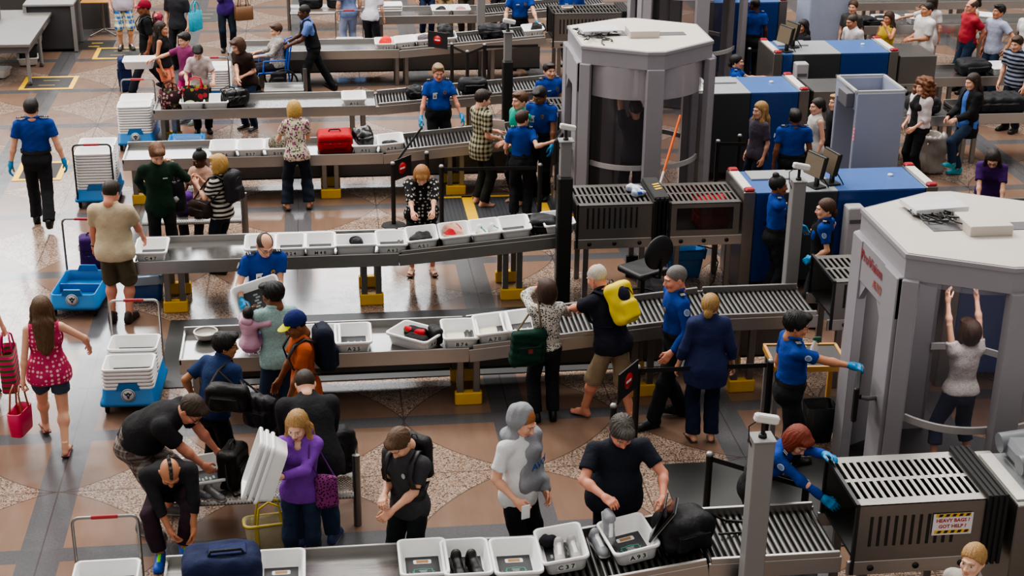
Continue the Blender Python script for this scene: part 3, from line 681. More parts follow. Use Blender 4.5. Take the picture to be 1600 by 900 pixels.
# ---------------------------------------------------------------- bins
def _binmesh():
    b = MB(); w, d, h = .41, .55, .15; R_ = lambda i, z, k=0: rrect(w-i*2, d-i*2, .05, z)
    b.loft([R_(.045, 0), R_(.042, .004), R_(.022, .11), R_(.018, .118), R_(.004, .120), R_(0, .128), R_(0, h-.006), R_(.004, h), R_(.018, h), R_(.023, h-.006), R_(.045, .012), R_(.055, .006)], True, False)
    b.raw(rrect(w-.11, d-.11, .05, .006), [list(range(24))]); return b.mesh('plastic_bin')
BINME = None
def binn(loc, rz=0, code=None, label='', group='white plastic screening bins', mat=True, advert=False, rot=None, inner=None):
    global BINME
    if BINME is None: BINME = _binmesh(); BINME.materials.append(BINM)
    o = link_mesh('plastic_bin', BINME, None, None, loc, rot or (0, 0, R(rz))); tag(o, label, 'bin', group)
    if mat:
        if 'mat' not in _C: b = MB(); b.box((0, 0, 0), (.28, .40, .006), bev=.002); _C['mat'] = b.mesh('advert_mat'); _C['mat'].materials.append(MATM)
        m = link_mesh('advert_mat', _C['mat'], None, o, (0, -.005, .012)); m['label'] = 'dark card lying in the bin bottom'
        if advert:
            b = MB(); b.prism([tuple(p[:2]) for p in rrect(.15, .06, .012, 0, 3)], .004, .005); link_mesh('phone_print', b.mesh('phone_print'), plain('print_white', '#cfcfca', .5), m, (0, .12, 0))
            b = MB(); b.box((.0, .12, .0058), (.10, .042, .0008)); b.build('phone_screen', plain('print_screen', '#8f6a3c', .4), m)
            pts = [(-.075, -.035), (-.05, -.035), (0, -.05), (.05, -.035), (.075, -.035), (.075, -.01), (.09, 0), (.075, .01), (.075, .035), (.05, .035), (0, .045), (-.05, .035), (-.075, .035), (-.075, .01), (-.09, 0), (-.075, -.01)]
            b = MB(); b.tube([(x, y-.03, .005) for x, y in pts], .003, 4, closed=True); b.build('badge_outline', plain('print_teal', '#3fb6a0', .5), m)
            b = MB()
            for q in range(3): b.box((0, -.05+q*.02, .0045), (.07-.015*(q % 2), .008, .0012))
            for q in range(7): b.box((-.115+.004*(q % 2), -.14+q*.018, .0045), (.006, .011, .0012))
            b.build('print_lines', plain('print_grey', '#8d9a98', .5), m)
        else:
            if 'ml' not in _C:
                b = MB()
                for q in range(6): b.box((-.09+q*.035, .02+.02*(q % 2), .0038), (.02, .05, .0012))
                _C['ml'] = b.mesh('print_lines'); _C['ml'].materials.append(plain('print_grey', '#8d9a98', .5))
            link_mesh('print_lines', _C['ml'], None, m)
    if code:
        if 'lab' not in _C: b = MB(); b.box((0, 0, 0), (.16, .002, .062)); _C['lab'] = b.mesh('number_label'); _C['lab'].materials.append(plain('label_white', '#e6e6e4', .5))
        l = link_mesh('number_label', _C['lab'], None, o, (0, -.2475, .062), (R(11), 0, 0))
        text_obj('lettering', ' '.join(code), .062, INK, l, (0, -.0016, 0), (R(90), 0, 0), .0006, bold=.0012)
    return o
def cart(loc, rz, label, near=0, far=0, handle=True, hcol=None, pitch=.043, snote='', emblem=True):
    t = empty('bin_cart', loc, rz, label, 'cart', 'blue wheeled bin carts')
    W, D = .63, .92; b = MB(); R_ = lambda i, z: rrect(W-2*i, D-2*i, .06, z)
    b.loft([R_(.05, .11), R_(.0, .115), R_(0, .15), R_(.02, .16), R_(.035, .30), R_(.045, .305), R_(.055, .30), R_(.065, .17)], True, False); b.raw(R_(.065, .17), [list(range(24))])
    b.box((0, 0, .22), (W-.1, .02, .12), bev=.006)
    for s_ in (-1, 1): b.prism([(-.13, 0), (.13, 0), (.10, .075), (-.10, .075)], -.015, .015, M=Rx(90), c=(0, s_*(D/2-.045), .295))
    b.build('tray', BLU, t)
    if emblem:
        for s_ in (-1,):
            e = empty('seal', (0, s_*(D/2-.022), .245), 0, None, None, None, t); m = MB(); m.lathe([(0, .0), (.075, .0), (.075, .012), (0, .012)], M=Rx(90), n=28); o = m.build('seal_disc', plain('seal_white', '#c9ced2', .5), t, (0, s_*(D/2-.022), .245))
            bpy.data.objects.remove(e)
            m = MB(); m.lathe([(.062, .013), (.068, .013), (.068, .0135), (.062, .0135)], M=Rx(90), n=28)
            m.prism([(-.045, .03), (-.03, .0), (-.012, -.008), (0, .012), (.012, -.008), (.03, 0), (.045, .03), (.02, .018), (.008, .034), (-.008, .034), (-.02, .018)], .012, .0138, M=Rx(90))
            m.prism([(-.018, -.005), (.018, -.005), (.012, -.03), (0, -.045), (-.012, -.03)], .012, .0138, M=Rx(90)); m.build('seal_print', plain('seal_ink', '#2c3742', .5), o)
    for x in (-1, 1):
        for y in (-1, 1):
            b = MB(); b.lathe([(.0, -.018), (.05, -.018), (.055, 0), (.05, .018), (0, .018)], M=Ry(90), c=(x*.25, y*.36, .055), n=14); b.box((x*.25, y*.36, .095), (.05, .06, .03)); b.build('caster', RUB, t)
    if handle:
        y = D/2-.03; b = MB(); pts = [(-.27, y, .15), (-.27, y, .93)]+[(-.27+.06*(1-cos(a)), y, .93+.06*sin(a)) for a in np.linspace(.3, pi/2, 5)]+[(.27-.06*(1-cos(a)), y, .93+.06*sin(a)) for a in np.linspace(pi/2, .3, 5)]+[(.27, y, .93), (.27, y, .15)]
        b.tube(pts, .014, 8); h = b.build('handle', hcol or STB, t); b = MB(); b.tube([(-.11, y, .99), (.11, y, .99)], .019, 8); b.build('grip', plain('red_grip', '#a0202a', .5), h)
    a = R(rz)
    for k, (n, y) in enumerate(((near, -.215), (far, .215))):
        for i in range(n):
            p = Vector(loc)+Vector((-y*sin(a), y*cos(a), .175+i*pitch))
            binn(p, rz+90+RNG.uniform(-1.2, 1.2), None, 'white bin nested in '+snote, 'white bins stacked in '+snote, mat=(i == n-1 and near < 8))
    return t
# ---------------------------------------------------------------- lanes
def lane(label, Y, x0, x1, x2, zr0, x3=None, zr1=None, legs=(), back=False, pads=True, W=.8, name='screening_table', rollers=True, x4=None):
    """trough table from x0 to x1, then a roller incline to x2 (rim height zr0 -> zr1), then level rollers to x3"""
    Y2 = Y+W; t = empty(name, ((x0+x1)/2, Y+W/2, 0), 0, label, 'conveyor table'); o = V3((x0+x1)/2, Y+W/2, 0); zr1 = zr1 or zr0
    ends = [(x0, zr0), (x1, zr0)]; T = lambda p: V3(*p)-o
    b = MB(); b.box(T(((x0+x1)/2, Y+W/2, zr0-.055)), (x1-x0, W-.02, .02)); b.box(T((x0+.01, Y+W/2, zr0-.03)), (.02, W, .06)); b.build('table_top', steel('steel_top', '#a8a6a4', .2), t)
    b = MB(); b.box(T(((x0+x1)/2, Y+.012, zr0-.085)), (x1-x0, .024, .17), bev=.004); b.build('front_apron', ST, t)
    b = MB(); b.box(T(((x0+x1)/2, Y2-.012, zr0-.05)), (x1-x0, .024, .17), bev=.004); b.build('back_rail', ST, t)
    seg = [(x1, zr0, x2, zr1)] if x2 > x1 else []
    if x3: seg.append((x2, zr1, x3, zr1))
    for q, (a, za, c, zc) in enumerate(seg):
        L = c-a; an = math.atan2(zc-za, L); LL = math.hypot(L, zc-za); M = Ry(-math.degrees(an)); mid = V3((a+c)/2, 0, (za+zc)/2)
        for nm, yy, dz in (('front_rail', Y+.012, -.10), ('back_rail', Y2-.012, -.085)):
            b = MB(); b.box(T((mid[0], yy, mid[2]+dz)), (LL, .024, .15), M=M, bev=.004)
            b.box(T((mid[0]+.0, yy+(.005 if yy < Y+.1 else -.005), mid[2]-.0)), (LL*(.97), .03, .05 if nm == 'front_rail' else .075), M=M, bev=.004); b.build(nm, ST, t)
        b = MB(); b.box(T((mid[0], Y+W/2, mid[2]-.13)), (LL, W-.05, .012), M=M); b.build('roller_bed', plain('bed_dark', '#343231', .5), t)
        n = max(3, int(L/.055))
        if 'roll' not in _C: m = MB(); m.tube([(0, -.5, 0), (0, .5, 0)], .022, 10); _C['roll'] = m.mesh('roller'); _C['roll'].materials.append(STY)
        for i in range(n):
            f = (i+.5)/n; r = link_mesh('roller', _C['roll'], None, t, T((a+L*f, Y+W/2, za+(zc-za)*f-.048))); r.scale = (1, W-.05, 1)
    for x in legs:
        zl = (zr0 if x <= x1 else zr0+(zr1-zr0)*min(1, (x-x1)/max(.01, x2-x1)))-.14
        for yy in (Y+.10, Y2-.1):
            b = MB(); b.box(T((x-.09, yy, zl/2)), (.075, .06, zl), bev=.006); b.box(T((x+.09, yy, zl/2)), (.075, .06, zl), bev=.006); b.box(T((x, yy, zl-.02)), (.3, .07, .05)); l = b.build('leg', STD, t)
            if pads: b = MB(); b.box(T((x, yy, .075)), (.30, .10, .15), bev=.012); b.build('leg_pad', YEL, l)
    if back:
        e = (x3 or x2); b = MB(); b.box(T(((x0+.4+e)/2, Y2-.03, .33)), (e-x0-.4, .012, .42)); b.build('back_panel', steel('steel_panel', '#7d7b79', .36), t); b = MB(); b.box(T(((x0+.4+e)/2, Y2-.03, .11)), (e-x0-.4, .02, .025)); b.build('panel_edge', BLK, t)
    return t
def hood(label, x0, x1, Y, z0, z1, W=.8, front_open=True, sign=False, legs=True, curtain=True, ext=0, window=False, slots=True):
    t = empty('scanner_hood', ((x0+x1)/2, Y+W/2, 0), 0, label, 'conveyor hood'); o = V3((x0+x1)/2, Y+W/2, 0); T = lambda p: V3(*p)-o; L = x1-x0
    b = MB(); n = int(L/.062)        # slotted top: bars around two rows of slots
    if not slots: b.box(T(((x0+x1)/2, Y+W/2, z1)), (L, W, .014), bev=.004); n = -1
    for yy, w in ((Y+.05, .10), (Y+W/2, .05), (Y+W-.05, .10)) if slots else (): b.box(T(((x0+x1)/2, yy, z1)), (L, w, .012))
    for i in range(n+1): b.box(T((x0+L*i/n, Y+W/2, z1)), (.03, W, .0118))
    b.build('slotted_top' if slots else 'top_plate', STB, t)
    b = MB()
    if not window or not slots: b.box(T(((x0+x1)/2, Y+.008, (z0+.1+z1)/2)), (L, .016, z1-z0-.1))
    else:
        zc = (z0+.1+z1)/2; hh = z1-z0-.1
        for x in (x0+.04, x1-.04): b.box(T((x, Y+.008, zc)), (.08, .016, hh))
        b.box(T(((x0+x1)/2, Y+.008, z1-.03)), (L-.16, .016, .06)); b.box(T(((x0+x1)/2, Y+.008, z0+.14)), (L-.16, .016, .08))
    p = b.build('side_panel', STD, t)
    if not slots: pass
    elif not window:
        b = MB(); m = int((L-.25)/.07)
        for i in range(m): b.box(T((x0+.12+i*.07, Y-.001, z0+.33+.05)), (.026, .004, .28))
        b.build('side_slots', plain('slot_dark', '#141313', .5), p)
    else:
        b = MB(); b.box(T(((x0+x1)/2, Y+.012, (z0+.1+z1)/2+.02)), (L-.16, .004, z1-z0-.2)); b.build('side_window', glassm('hood_glass', '#3a3634', .35, .05), p)
    b = MB(); b.box(T(((x0+x1)/2, Y+W-.008, (z0+.1+z1)/2)), (L, .016, z1-z0-.1)); b.build('back_side', STD, t)
    b = MB(); b.box(T(((x0+x1)/2, Y+W/2, z0+.12)), (L, W-.03, .03)); b.build('belt_bed', BLK, t)
    b = MB(); b.box(T(((x0+x1)/2, Y+W-.01, z0+.035)), (L+.1, .03, .13), bev=.004); b.build('base_rail', ST, t)
    b = MB(); b.box(T(((x0+x1)/2, Y+.01, z0+.035)), (L+.1, .03, .13), bev=.004); r = b.build('base_rail', ST, t)
    for i in range(3): b = MB(); b.lathe([(0, 0), (.028, 0), (.028, .006), (0, .006)], M=Rx(90), c=T((x0+.15+i*(L-.3)/2, Y-.006, z0+.035)), n=14); b.build('rail_port', BLK, r)
    b = MB()   # black edging round the mouth
    for yy in (Y-.004, Y+W+.004): b.box(T((x0-.012, yy, (z0+z1)/2)), (.03, .03, z1-z0+.03))
    b.box(T((x0-.012, Y+W/2, z1+.008)), (.03, W+.03, .03)); b.build('mouth_edge', BLK, t)
    if curtain:
        b = MB(); c0 = x1+.09
        for i in range(4): b.box(T((x1+.02+i*.05, Y+W/2, (z0+z1)/2+.03)), (.028, W+.05, z1-z0+.03))
        b.box(T((x1+.1, Y+W/2, (z0+z1)/2+.03)), (.17, W+.02, z1-z0)); b.build('curtain_frame', RUB, t)
    if legs:
        for x in (x0+.12, x1-.1):
            for yy in (Y+.08, Y+W-.08): b = MB(); b.box(T((x, yy, z0/2)), (.07, .06, z0), bev=.006); b.build('leg', STD, t)
    if sign:
        s = MB(); s.box((0, 0, 0), (.34, .004, .20)); g = s.build('paper_sign', plain('paper', '#d9d6da', .5), t, T((x1-.27, Y-.012, z0+.42))); g['label'] = 'taped paper sign reading heavy bags got help'
        for zz in (.085, -.07):
            h = MB()
            for i in range(5): h.prism([(-.13+i*.058, -.012), (-.10+i*.058, -.012), (-.088+i*.058, .012), (-.118+i*.058, .012)], 0, .002, M=Rx(90), c=(0, -.004, zz))
            h.build('hazard_dash', plain('haz_black', '#1a1a10', .5), g)
            h = MB(); h.box((0, -.0025, zz), (.30, .002, .03)); h.build('hazard_tape', YEL, g)
        text_obj('lettering', 'HEAVY BAGS ?', .045, RED, g, (0, -.004, .035), (R(90), 0, 0), .0006, bold=.001); text_obj('lettering', 'GOT HELP ?', .045, RED, g, (0, -.004, -.02), (R(90), 0, 0), .0006, bold=.001)
    return t
def xray(label, x0, x1, Y, W, z1, split, lamps=(1, 1), z0=.14, c1=None, lid=True):
    t = empty('xray_machine', ((x0+x1)/2, Y+W/2, 0), 0, label, 'x-ray machine', 'baggage x-ray machines'); o = V3((x0+x1)/2, Y+W/2, 0); T = lambda p: V3(*p)-o
    def sect(nm, a, b_, m, mt):
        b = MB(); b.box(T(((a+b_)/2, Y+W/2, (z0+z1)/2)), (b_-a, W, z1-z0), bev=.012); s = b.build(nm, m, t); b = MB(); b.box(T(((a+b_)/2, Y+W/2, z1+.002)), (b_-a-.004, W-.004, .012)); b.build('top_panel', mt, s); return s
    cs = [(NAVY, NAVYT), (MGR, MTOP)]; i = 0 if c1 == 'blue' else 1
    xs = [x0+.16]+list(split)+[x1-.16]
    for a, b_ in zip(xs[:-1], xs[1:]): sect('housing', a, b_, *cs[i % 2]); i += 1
    for e, x in ((lamps[0], x0+.08), (lamps[1], x1-.08)):
        b = MB(); b.box(T((x, Y+W/2, (z1+.03)/2)), (.16, W+.04, z1+.03), bev=.01); s = b.build('end_frame', STD, t); b = MB(); b.box(T((x, Y+W/2, z1+.035)), (.12, W-.12, .02)); b.build('end_strip', plain('strip_white', '#c6c2bb', .5), s)
        if e:
            for yy in (Y+.03, Y+W-.03): b = MB(); b.box(T((x, yy, z1+.05)), (.13, .11, .04), bev=.016); b.build('status_lamp', emis('lamp_red', '#8a1420', .12), s)
    if lid: b = MB(); b.box(T((xs[0]+.35, Y+W-.22, z1+.02)), (.55, .34, .025), bev=.004); b.build('lid', MTOP, t)
    b = MB(); b.lathe([(0, 0), (.035, 0), (.035, .03), (.028, .035), (0, .035)], c=T((x1-.45, Y+W*.6, z1)), n=16); b.build('stop_button', WHT, t)
    for x in (x0+.25, x1-.25): b = MB(); b.box(T((x, Y+W/2, z0/2)), (.1, W-.1, z0)); b.build('foot', BLK, t)
    return t
def pole(label, x, y, zt, w=.15, split=None, camera=True, low=None, top=None):
    t = empty('camera_pole' if camera else 'post', (x, y, 0), 0, label, 'pole'); b = MB(); zs = split or 0
    if split: b.box((0, 0, split/2), (w*1.08, w*1.08, split), bev=.02); b.build('sleeve', low or BLK, t); b = MB()
    b.box((0, 0, (zs+zt)/2), (w*.8 if split else w, w*.8 if split else w, zt-zs), bev=.008); b.box((0, 0, zt+.006), (w*1.1, w*1.1, .012)); b.build('shaft', top or GRY, t)
    if not split: b = MB(); b.box((0, 0, .008), (w*1.7, w*1.7, .016)); b.build('base_plate', GRYD, t)
    if camera:
        b = MB(); b.tube([(0, 0, zt), (0, 0, zt+.14)], .018, 8); b.lathe([(0, 0), (.035, 0), (.03, .03), (0, .03)], c=(0, 0, zt+.01), n=12); s = b.build('camera_bracket', BLK, t)
        b = MB(); b.box((.02, .0, zt+.17), (.20, .065, .065), M=Ry(12)@Rz(0), bev=.012); b.build('camera_body', WHT, s); b = MB(); b.tube([(-.05, .01, zt+.15), (-.11, .02, zt+.1), (-.10, .02, zt-.02), (-.07, .0, zt-.1)], .006, 6); b.build('cable', BLK, s)
    return t
def stanchion(label, x, y, h=.95, belt_to=None, group='black retractable belt posts', base=True, cz=None):
    t = empty('belt_post', (x, y, 0), 0, label, 'stanchion', group); b = MB(); b.tube([(0, 0, .02), (0, 0, h)], .033, 14); b.build('post', BLK, t)
    if base: b = MB(); b.lathe([(0, .03), (.06, .03), (.17, .012), (.18, 0), (0, 0)], n=28); b.build('base', RUB, t)
    b = MB(); b.lathe([(0, h+.02), (.022, h+.02), (.037, h), (.037, h-.015), (0, h-.015)], n=14); b.build('cap', plain('cap_grey', '#8d8b88', .35, .6), t)
    for k, q in enumerate(belt_to or []):
        p = V3(q[0]-x, q[1]-y, 0); p = p*(1-.04/np.linalg.norm(p)); z = h-.05; n = nrm(V3(-p[1], p[0], 0))*.003; zz = z if len(q) < 3 else q[2]
        m = MB(); A = V3(0, 0, z); B = V3(p[0], p[1], zz); u = V3(0, 0, .025)
        m.raw([A-u-n, B-u-n, B+u-n, A+u-n, A-u+n, B-u+n, B+u+n, A+u+n], [[0, 1, 2, 3], [7, 6, 5, 4], [0, 4, 5, 1], [3, 2, 6, 7]]); m.build('belt', plain('belt_black', '#0e0e10', .7), t)
    return t
def noentry(parent, loc, rz):
    b = MB(); b.box((0, 0, 0), (.42, .012, .30)); s = b.build('sign_panel', plain('sign_black', '#17151a', .5), parent, loc, rz); s['label'] = 'black sign with a red no-entry disc'
    for q in (-1, 1):
        b = MB(); b.lathe([(0, 0), (.085, 0), (.085, .002), (0, .002)], M=Rx(90*(-1 if q > 0 else 1)), c=(0, q*.0065, 0), n=24); d = b.build('no_entry_disc', RED, s); b = MB(); b.box((0, q*.0092, 0), (.11, .002, .024)); b.build('no_entry_bar', plain('bar_white', '#dddddd', .5), d)
def bench(label, x0, x1, Y0, Y1, z=.43, ends=(0, 1)):
    t = empty('mesh_bench', ((x0+x1)/2, (Y0+Y1)/2, 0), 0, label, 'bench', 'perforated metal benches'); W = Y1-Y0; L = x1-x0; prof = [(-W/2, -.05), (-W/2+.02, -.015), (-W/2+.06, 0), (0, -.012), (W/2-.1, -.005), (W/2-.03, .02)]
    v = [(sx*L/2, y, z+dz) for sx in (-1, 1) for y, dz in prof]; n = len(prof); b = MB(); b.raw(v, [[i, n+i, n+i+1, i+1] for i in range(n-1)], True); b.build('seat', holes('perforated_steel'), t)
    b = MB(); b.tube([(-L/2, -W/2+.03, z-.05), (L/2, -W/2+.03, z-.05)], .022, 8); b.tube([(-L/2, W/2-.06, z-.05), (L/2, W/2-.06, z-.05)], .022, 8); b.build('frame_rail', STD, t)
    for k in ends:
        x = (-L/2-.03, L/2+.03)[k]; b = MB(); b.tube([(x, -W/2+.14, 0), (x, -W/2+.14, .74), (x, -W/2+.142, .755)], .038, 12); b.tube([(x, -W/2+.14, .34), (x, W/2-.1, .34)], .022, 8); b.tube([(x, -W/2+.14, .58), (x, W/2-.12, .58)], .018, 8); b.tube([(x, W/2-.1, 0), (x, W/2-.1, .6)], .03, 8); b.build('end_frame', STB, t)
    return t
# ---------------------------------------------------------------- body scanner
def body_scanner(label, cx, cy, tray=(-.6, .06), val=True, mon=True, logo=True):
    t = empty('body_scanner', (cx, cy, 0), 0, label, 'body scanner', 'walk-in body scanners'); PV = plain('scanner_grey', '#8f8b90', .45, var=.05); PT = plain('scanner_top', '#bdb5ad', .5, var=.06, nscale=2)
    P = [(-.97, -.62), (-.12, -1.06), (.12, -1.06), (.95, -.45), (.95, .58), (.12, 1.05), (-.12, 1.05), (-.97, .62)]; sc = lambda k: [(x*k, y*k) for x, y in P]
    b = MB(); b.prism(sc(.985), 2.45, 2.66); b.prism(sc(1.0), 2.66, 2.70); r = b.build('roof', PV, t)
    b = MB(); b.prism(sc(.97), 2.701, 2.706); c = b.build('roof_plate', PT, r)
    b = MB(); b.box((.0, -.05, 2.755), (.42, .42, .1), bev=.006); b.build('roof_box', PT, r); b = MB(); b.box((.42, -.02, 2.709), (.42, .2, .006)); b.build('roof_recess', GRYD, r); b = MB(); b.box((-.36, .06, 2.709), (.28, .3, .006)); b.build('roof_recess', GRYD, r)
    b = MB(); b.box((tray[0], tray[1], 2.765), (.56, .36, .05), rz=6, bev=.004); b.build('electronics_tray', plain('tray_white', '#cfcfd2', .3), r)
    b = MB(); g = np.random.default_rng(int(cx*10))
    for q in range(14):
        p0 = V3(tray[0]+g.uniform(-.28, -.05), tray[1]+g.uniform(-.2, .1), 2.735); pts = [p0]
        for w_ in range(6): pts.append(pts[-1]+V3(g.uniform(-.06, .1), g.uniform(-.16, .04), g.uniform(-.01, .02)))
        pts = [V3(p[0], p[1], max(2.715, p[2])) for p in pts]; b.tube(pts, .009, 5)
    b.build('cable_bundle', BLK, r)
    def post(a, b_, nm='post', z0=0, z1=2.46, th=.10):   # panel between two plan points
        a = V3(*a, 0); b_ = V3(*b_, 0); d = b_-a; L = np.linalg.norm(d); m = MB(); m.box((a+b_)/2+V3(0, 0, (z0+z1)/2), (L, th, z1-z0), rz=math.degrees(math.atan2(d[1], d[0])), bev=.006); return m.build(nm, PV, t)
    lerp = lambda a, b_, f: (a[0]+(b_[0]-a[0])*f, a[1]+(b_[1]-a[1])*f)
    post(P[0], lerp(P[0], P[1], .16)); post((-.12, -1.03), (.12, -1.03), th=.14); post(lerp(P[2], P[3], .88), P[3]); post(P[3], lerp(P[3], P[4], .12))
    post(P[7], P[6], 'back_panel', th=.06); post(P[0], lerp(P[0], P[7], .28), 'side_wall'); post(P[7], lerp(P[7], P[0], .22), 'side_wall'); post((-.12, 1.03), (.12, 1.03), th=.14); post(lerp(P[5], P[4], .86), P[4]); post(lerp(P[3], P[4], .85), P[4])
    h = post(P[0], P[7], 'header', 2.05, 2.47, .08); post(P[3], P[4], 'header', 2.05, 2.47, .08)
    for s_ in (0, 1):   # chamfers of the doorway
        a = lerp(P[0], P[7], .28 if s_ == 0 else .78); y0 = a[1]; m = MB(); q = .16 if s_ == 0 else -.16; m.prism([(y0, 2.05), (y0+q, 2.05), (y0, 1.85)], -1.0, -.94, M=np.array([[0, 0, 1], [1, 0, 0], [0, 1, 0]])); m.build('doorway_chamfer', PV, t)
    G = glassm('scanner_glass', '#6d686c', .20, .05); GV = glassm('scanner_valance', '#a8a2a8', .78, .2)
    def bow(a, b_, z0, z1, bulge=.10, n=10):
        a = V3(*a, 0); b_ = V3(*b_, 0); d = b_-a; nn = nrm(V3(d[1], -d[0], 0)); nn = nn if nn@((a+b_)/2) > 0 else -nn; r0 = []; r1 = []
        for i in range(n+1): f = i/n; p = a+d*f+nn*(bulge*(1-(2*f-1)**2)-.09); r0.append(p+V3(0, 0, z0)); r1.append(p+V3(0, 0, z1))
        return r0, r1
    for a, b_ in ((lerp(P[0], P[1], .16), (-.12, -1.03)), ((.12, -1.03), lerp(P[2], P[3], .88)), ((.12, 1.03), lerp(P[5], P[4], .86))):
        r0, r1 = bow(a, b_, .05, 2.0 if val else 2.45); m = MB(); m.raw(r0+r1, [[i, i+1, 12+i, 11+i] for i in range(10)], True); m.build('glass_panel', G, t)
        r0, r1 = bow(a, b_, 2.0 if val else 2.4, 2.45); m = MB(); m.raw(r0+r1, [[i, i+1, 12+i, 11+i] for i in range(10)], True); m.build('valance', GV, t)
        r0, r1 = bow(a, b_, .98, 1.05, .12); m = MB(); m.loft([r0, r1, [p*V3(.97, .97, 1) for p in r1], [p*V3(.97, .97, 1) for p in r0], r0], False, False, False, closed=False); m.build('guard_rail', plain('rail_grey', '#a9a5a4', .4), t)
    b = MB(); b.prism(sc(.96), .003, .03); f = b.build('floor_plate', plain('scanner_floor', '#2b2a2b', .6), t)
    for q in (-1, 1):
        fp = [(q*.2+.055*cos(a)*(1 if sin(a) > -.2 else .75), .0+.15*sin(a)) for a in np.linspace(0, 2*pi, 17)[:-1]]; b = MB(); b.prism(fp, .03, .034); b.build('footprint', YEL, f)
    b = MB()
    b.tube([(-.55, .35, .05), (-.55, .35, 2.4)], .09, 12); b.tube([(.5, -.5, .05), (.5, -.5, 2.4)], .0, 4); b.build('scan_mast', BLK, t)
    if mon:
        b = MB(); p = V3(-1.06, -.42, 1.15); b.tube([p+V3(.1, 0, 0), p+V3(-.05, -.02, 0), p+V3(-.12, -.02, .02)], .025, 8); b.box(p+V3(.09, 0, 0), (.05, .1, .2)); a = b.build('monitor_arm', STD, t); b = MB(); Mm = Rz(-22); b.box(p+V3(-.16, -.02, .03), (.05, .42, .36), M=Mm, bev=.012); m = b.build('monitor', BLK, a); b = MB(); b.box(p+V3(-.16, -.02, .03)+Mm@V3(-.026, 0, 0), (.004, .37, .30), M=Mm); b.build('screen', plain('screen_dark', '#1a242c', .15), m)
    if logo:
        e = Matrix([[0, 0, -1], [-1, 0, 0], [0, 1, 0]]).to_euler(); text_obj('lettering', 'ProVision', .15, plain('logo_red', '#8f2a30', .5), h, (-1.018, .06, 2.33), e, .0008, bold=.002); text_obj('lettering', 'ATD', .12, plain('logo_orange', '#a3503c', .5), h, (-1.018, -.14, 2.17), e, .0008, bold=.002)
    return t
# ---------------------------------------------------------------- bags and small things
def solid(name, f, mat, label=None, cat=None, loc=None, rz=0, parent=None, group=None, rot=None):
    a, b = f.mesh(); o = link_mesh(name, mesh_np(name, a, b), mat, parent, loc, rot or (0, 0, R(rz))); return tag(o, label, cat, group)
def sub_tube(name, pts, r, mat, parent, n=6, closed=False):
    b = MB(); b.tube(pts, r, n, closed=closed); return b.build(name, mat, parent)
def softbag(label, loc, rz, size, mat, cat='bag', name='bag', sag=.3, strap=None, smat=None, rot=None, zip_=True, pocket=True, seed=1, group=None, front=None):
    w, d, h = size; f = Field((-w/2-.03, -d/2-.05, -.01), (w/2+.03, d/2+.03, h+.03), max(.006, min(w, h)/42)); f.rbox((0, 0, h/2), (w/2, d/2, h/2), min(w, d, h)*(.22+.2*sag), k=0)
    if pocket: f.rbox((0, -d/2-.005, h*.38), (w*.36, .022, h*.26), .02, k=.012)
    f.folds(.004+.006*sag, 20, 5, seed); f.plane((0, 0, 0), (0, 0, -1)); o = solid(name, f, mat, label, cat, loc, rz, None, group, rot)
    if zip_: sub_tube('zipper', [(-w*.42, -d*.25, h*.93), (0, -d*.18, h*.985), (w*.42, -d*.25, h*.93)], .005, plain('zip_grey', '#3a3a3c', .4, .6), o)
    if pocket: sub_tube('zipper', [(-w*.3, -d/2-.028, h*.6), (w*.3, -d/2-.028, h*.6)], .004, plain('zip_grey', '#3a3a3c', .4, .6), o)
    for s_ in strap or []: sub_tube('strap', s_, .012, smat or BLK, o)
    if front: front(o, w, d, h)
    return o
def suitcase(label, loc, rz, size, mat, trim, rot=None, lying=False):
    w, d, h = size; o = softbag(label, loc, rz, size, mat, 'suitcase', 'suitcase', .05, None, None, rot, False, False)
    b = MB()
    for z in (h*.72, h*.25): b.tube([tuple(p) for p in rrect(w+.004, d+.004, .05, z)], .006, 5, closed=True)
    b.build('trim', trim, o); sub_tube('handle', [(-.09, 0, h), (-.07, 0, h+.03), (.07, 0, h+.03), (.09, 0, h)], .011, trim, o)
    b = MB(); b.box((0, -d/2-.008, h*.48), (w*.7, .02, h*.26), bev=.008); b.build('front_pocket', mat, o); b = MB(); b.box((.06, -d/2-.022, h*.6), (.03, .006, .012)); b.box((-.08, -d/2-.022, h*.6), (.03, .006, .012)); b.build('zip_pull', STB, o)
    return o
def tote(label, loc, rz, size, mat, hmat, flare=.8, name='handbag', cat='bag', hh=.16, rot=None, trim=None, open_=True):
    w, d, h = size; b = MB(); R_ = lambda k, z, i=0: rrect(w*k-2*i, d*k-2*i, d*.3*k, z)
    rings = [R_(flare*.96, 0), R_(flare, .01), R_((1+flare)/2*1.02, h*.45), R_(1, h)]
    if open_: rings += [R_(1, h+.004, .008), R_((1+flare)/2, h*.5, .012)]
    b.loft(rings, True, True); o = b.build(name, mat); o.location = loc; o.rotation_euler = rot or (0, 0, R(rz)); tag(o, label, cat)
    for y in (-d*.42, d*.42): sub_tube('handle', [(-w*.27, y, h*.55), (-w*.25, y, h), (-w*.2, y*.7, h+hh*.75), (0, y*.5, h+hh), (w*.2, y*.7, h+hh*.75), (w*.25, y, h), (w*.27, y, h*.55)], .011, hmat, o)
    if trim: b = MB(); b.tube([tuple(p) for p in R_(1.01, h-.01)], .012, 6, closed=True); [b.box((x, y, h*.5), (.03, .008, h)) for x in (-w*.27, w*.27) for y in (-d*.5, d*.5)]; b.build('trim', trim, o)
    return o
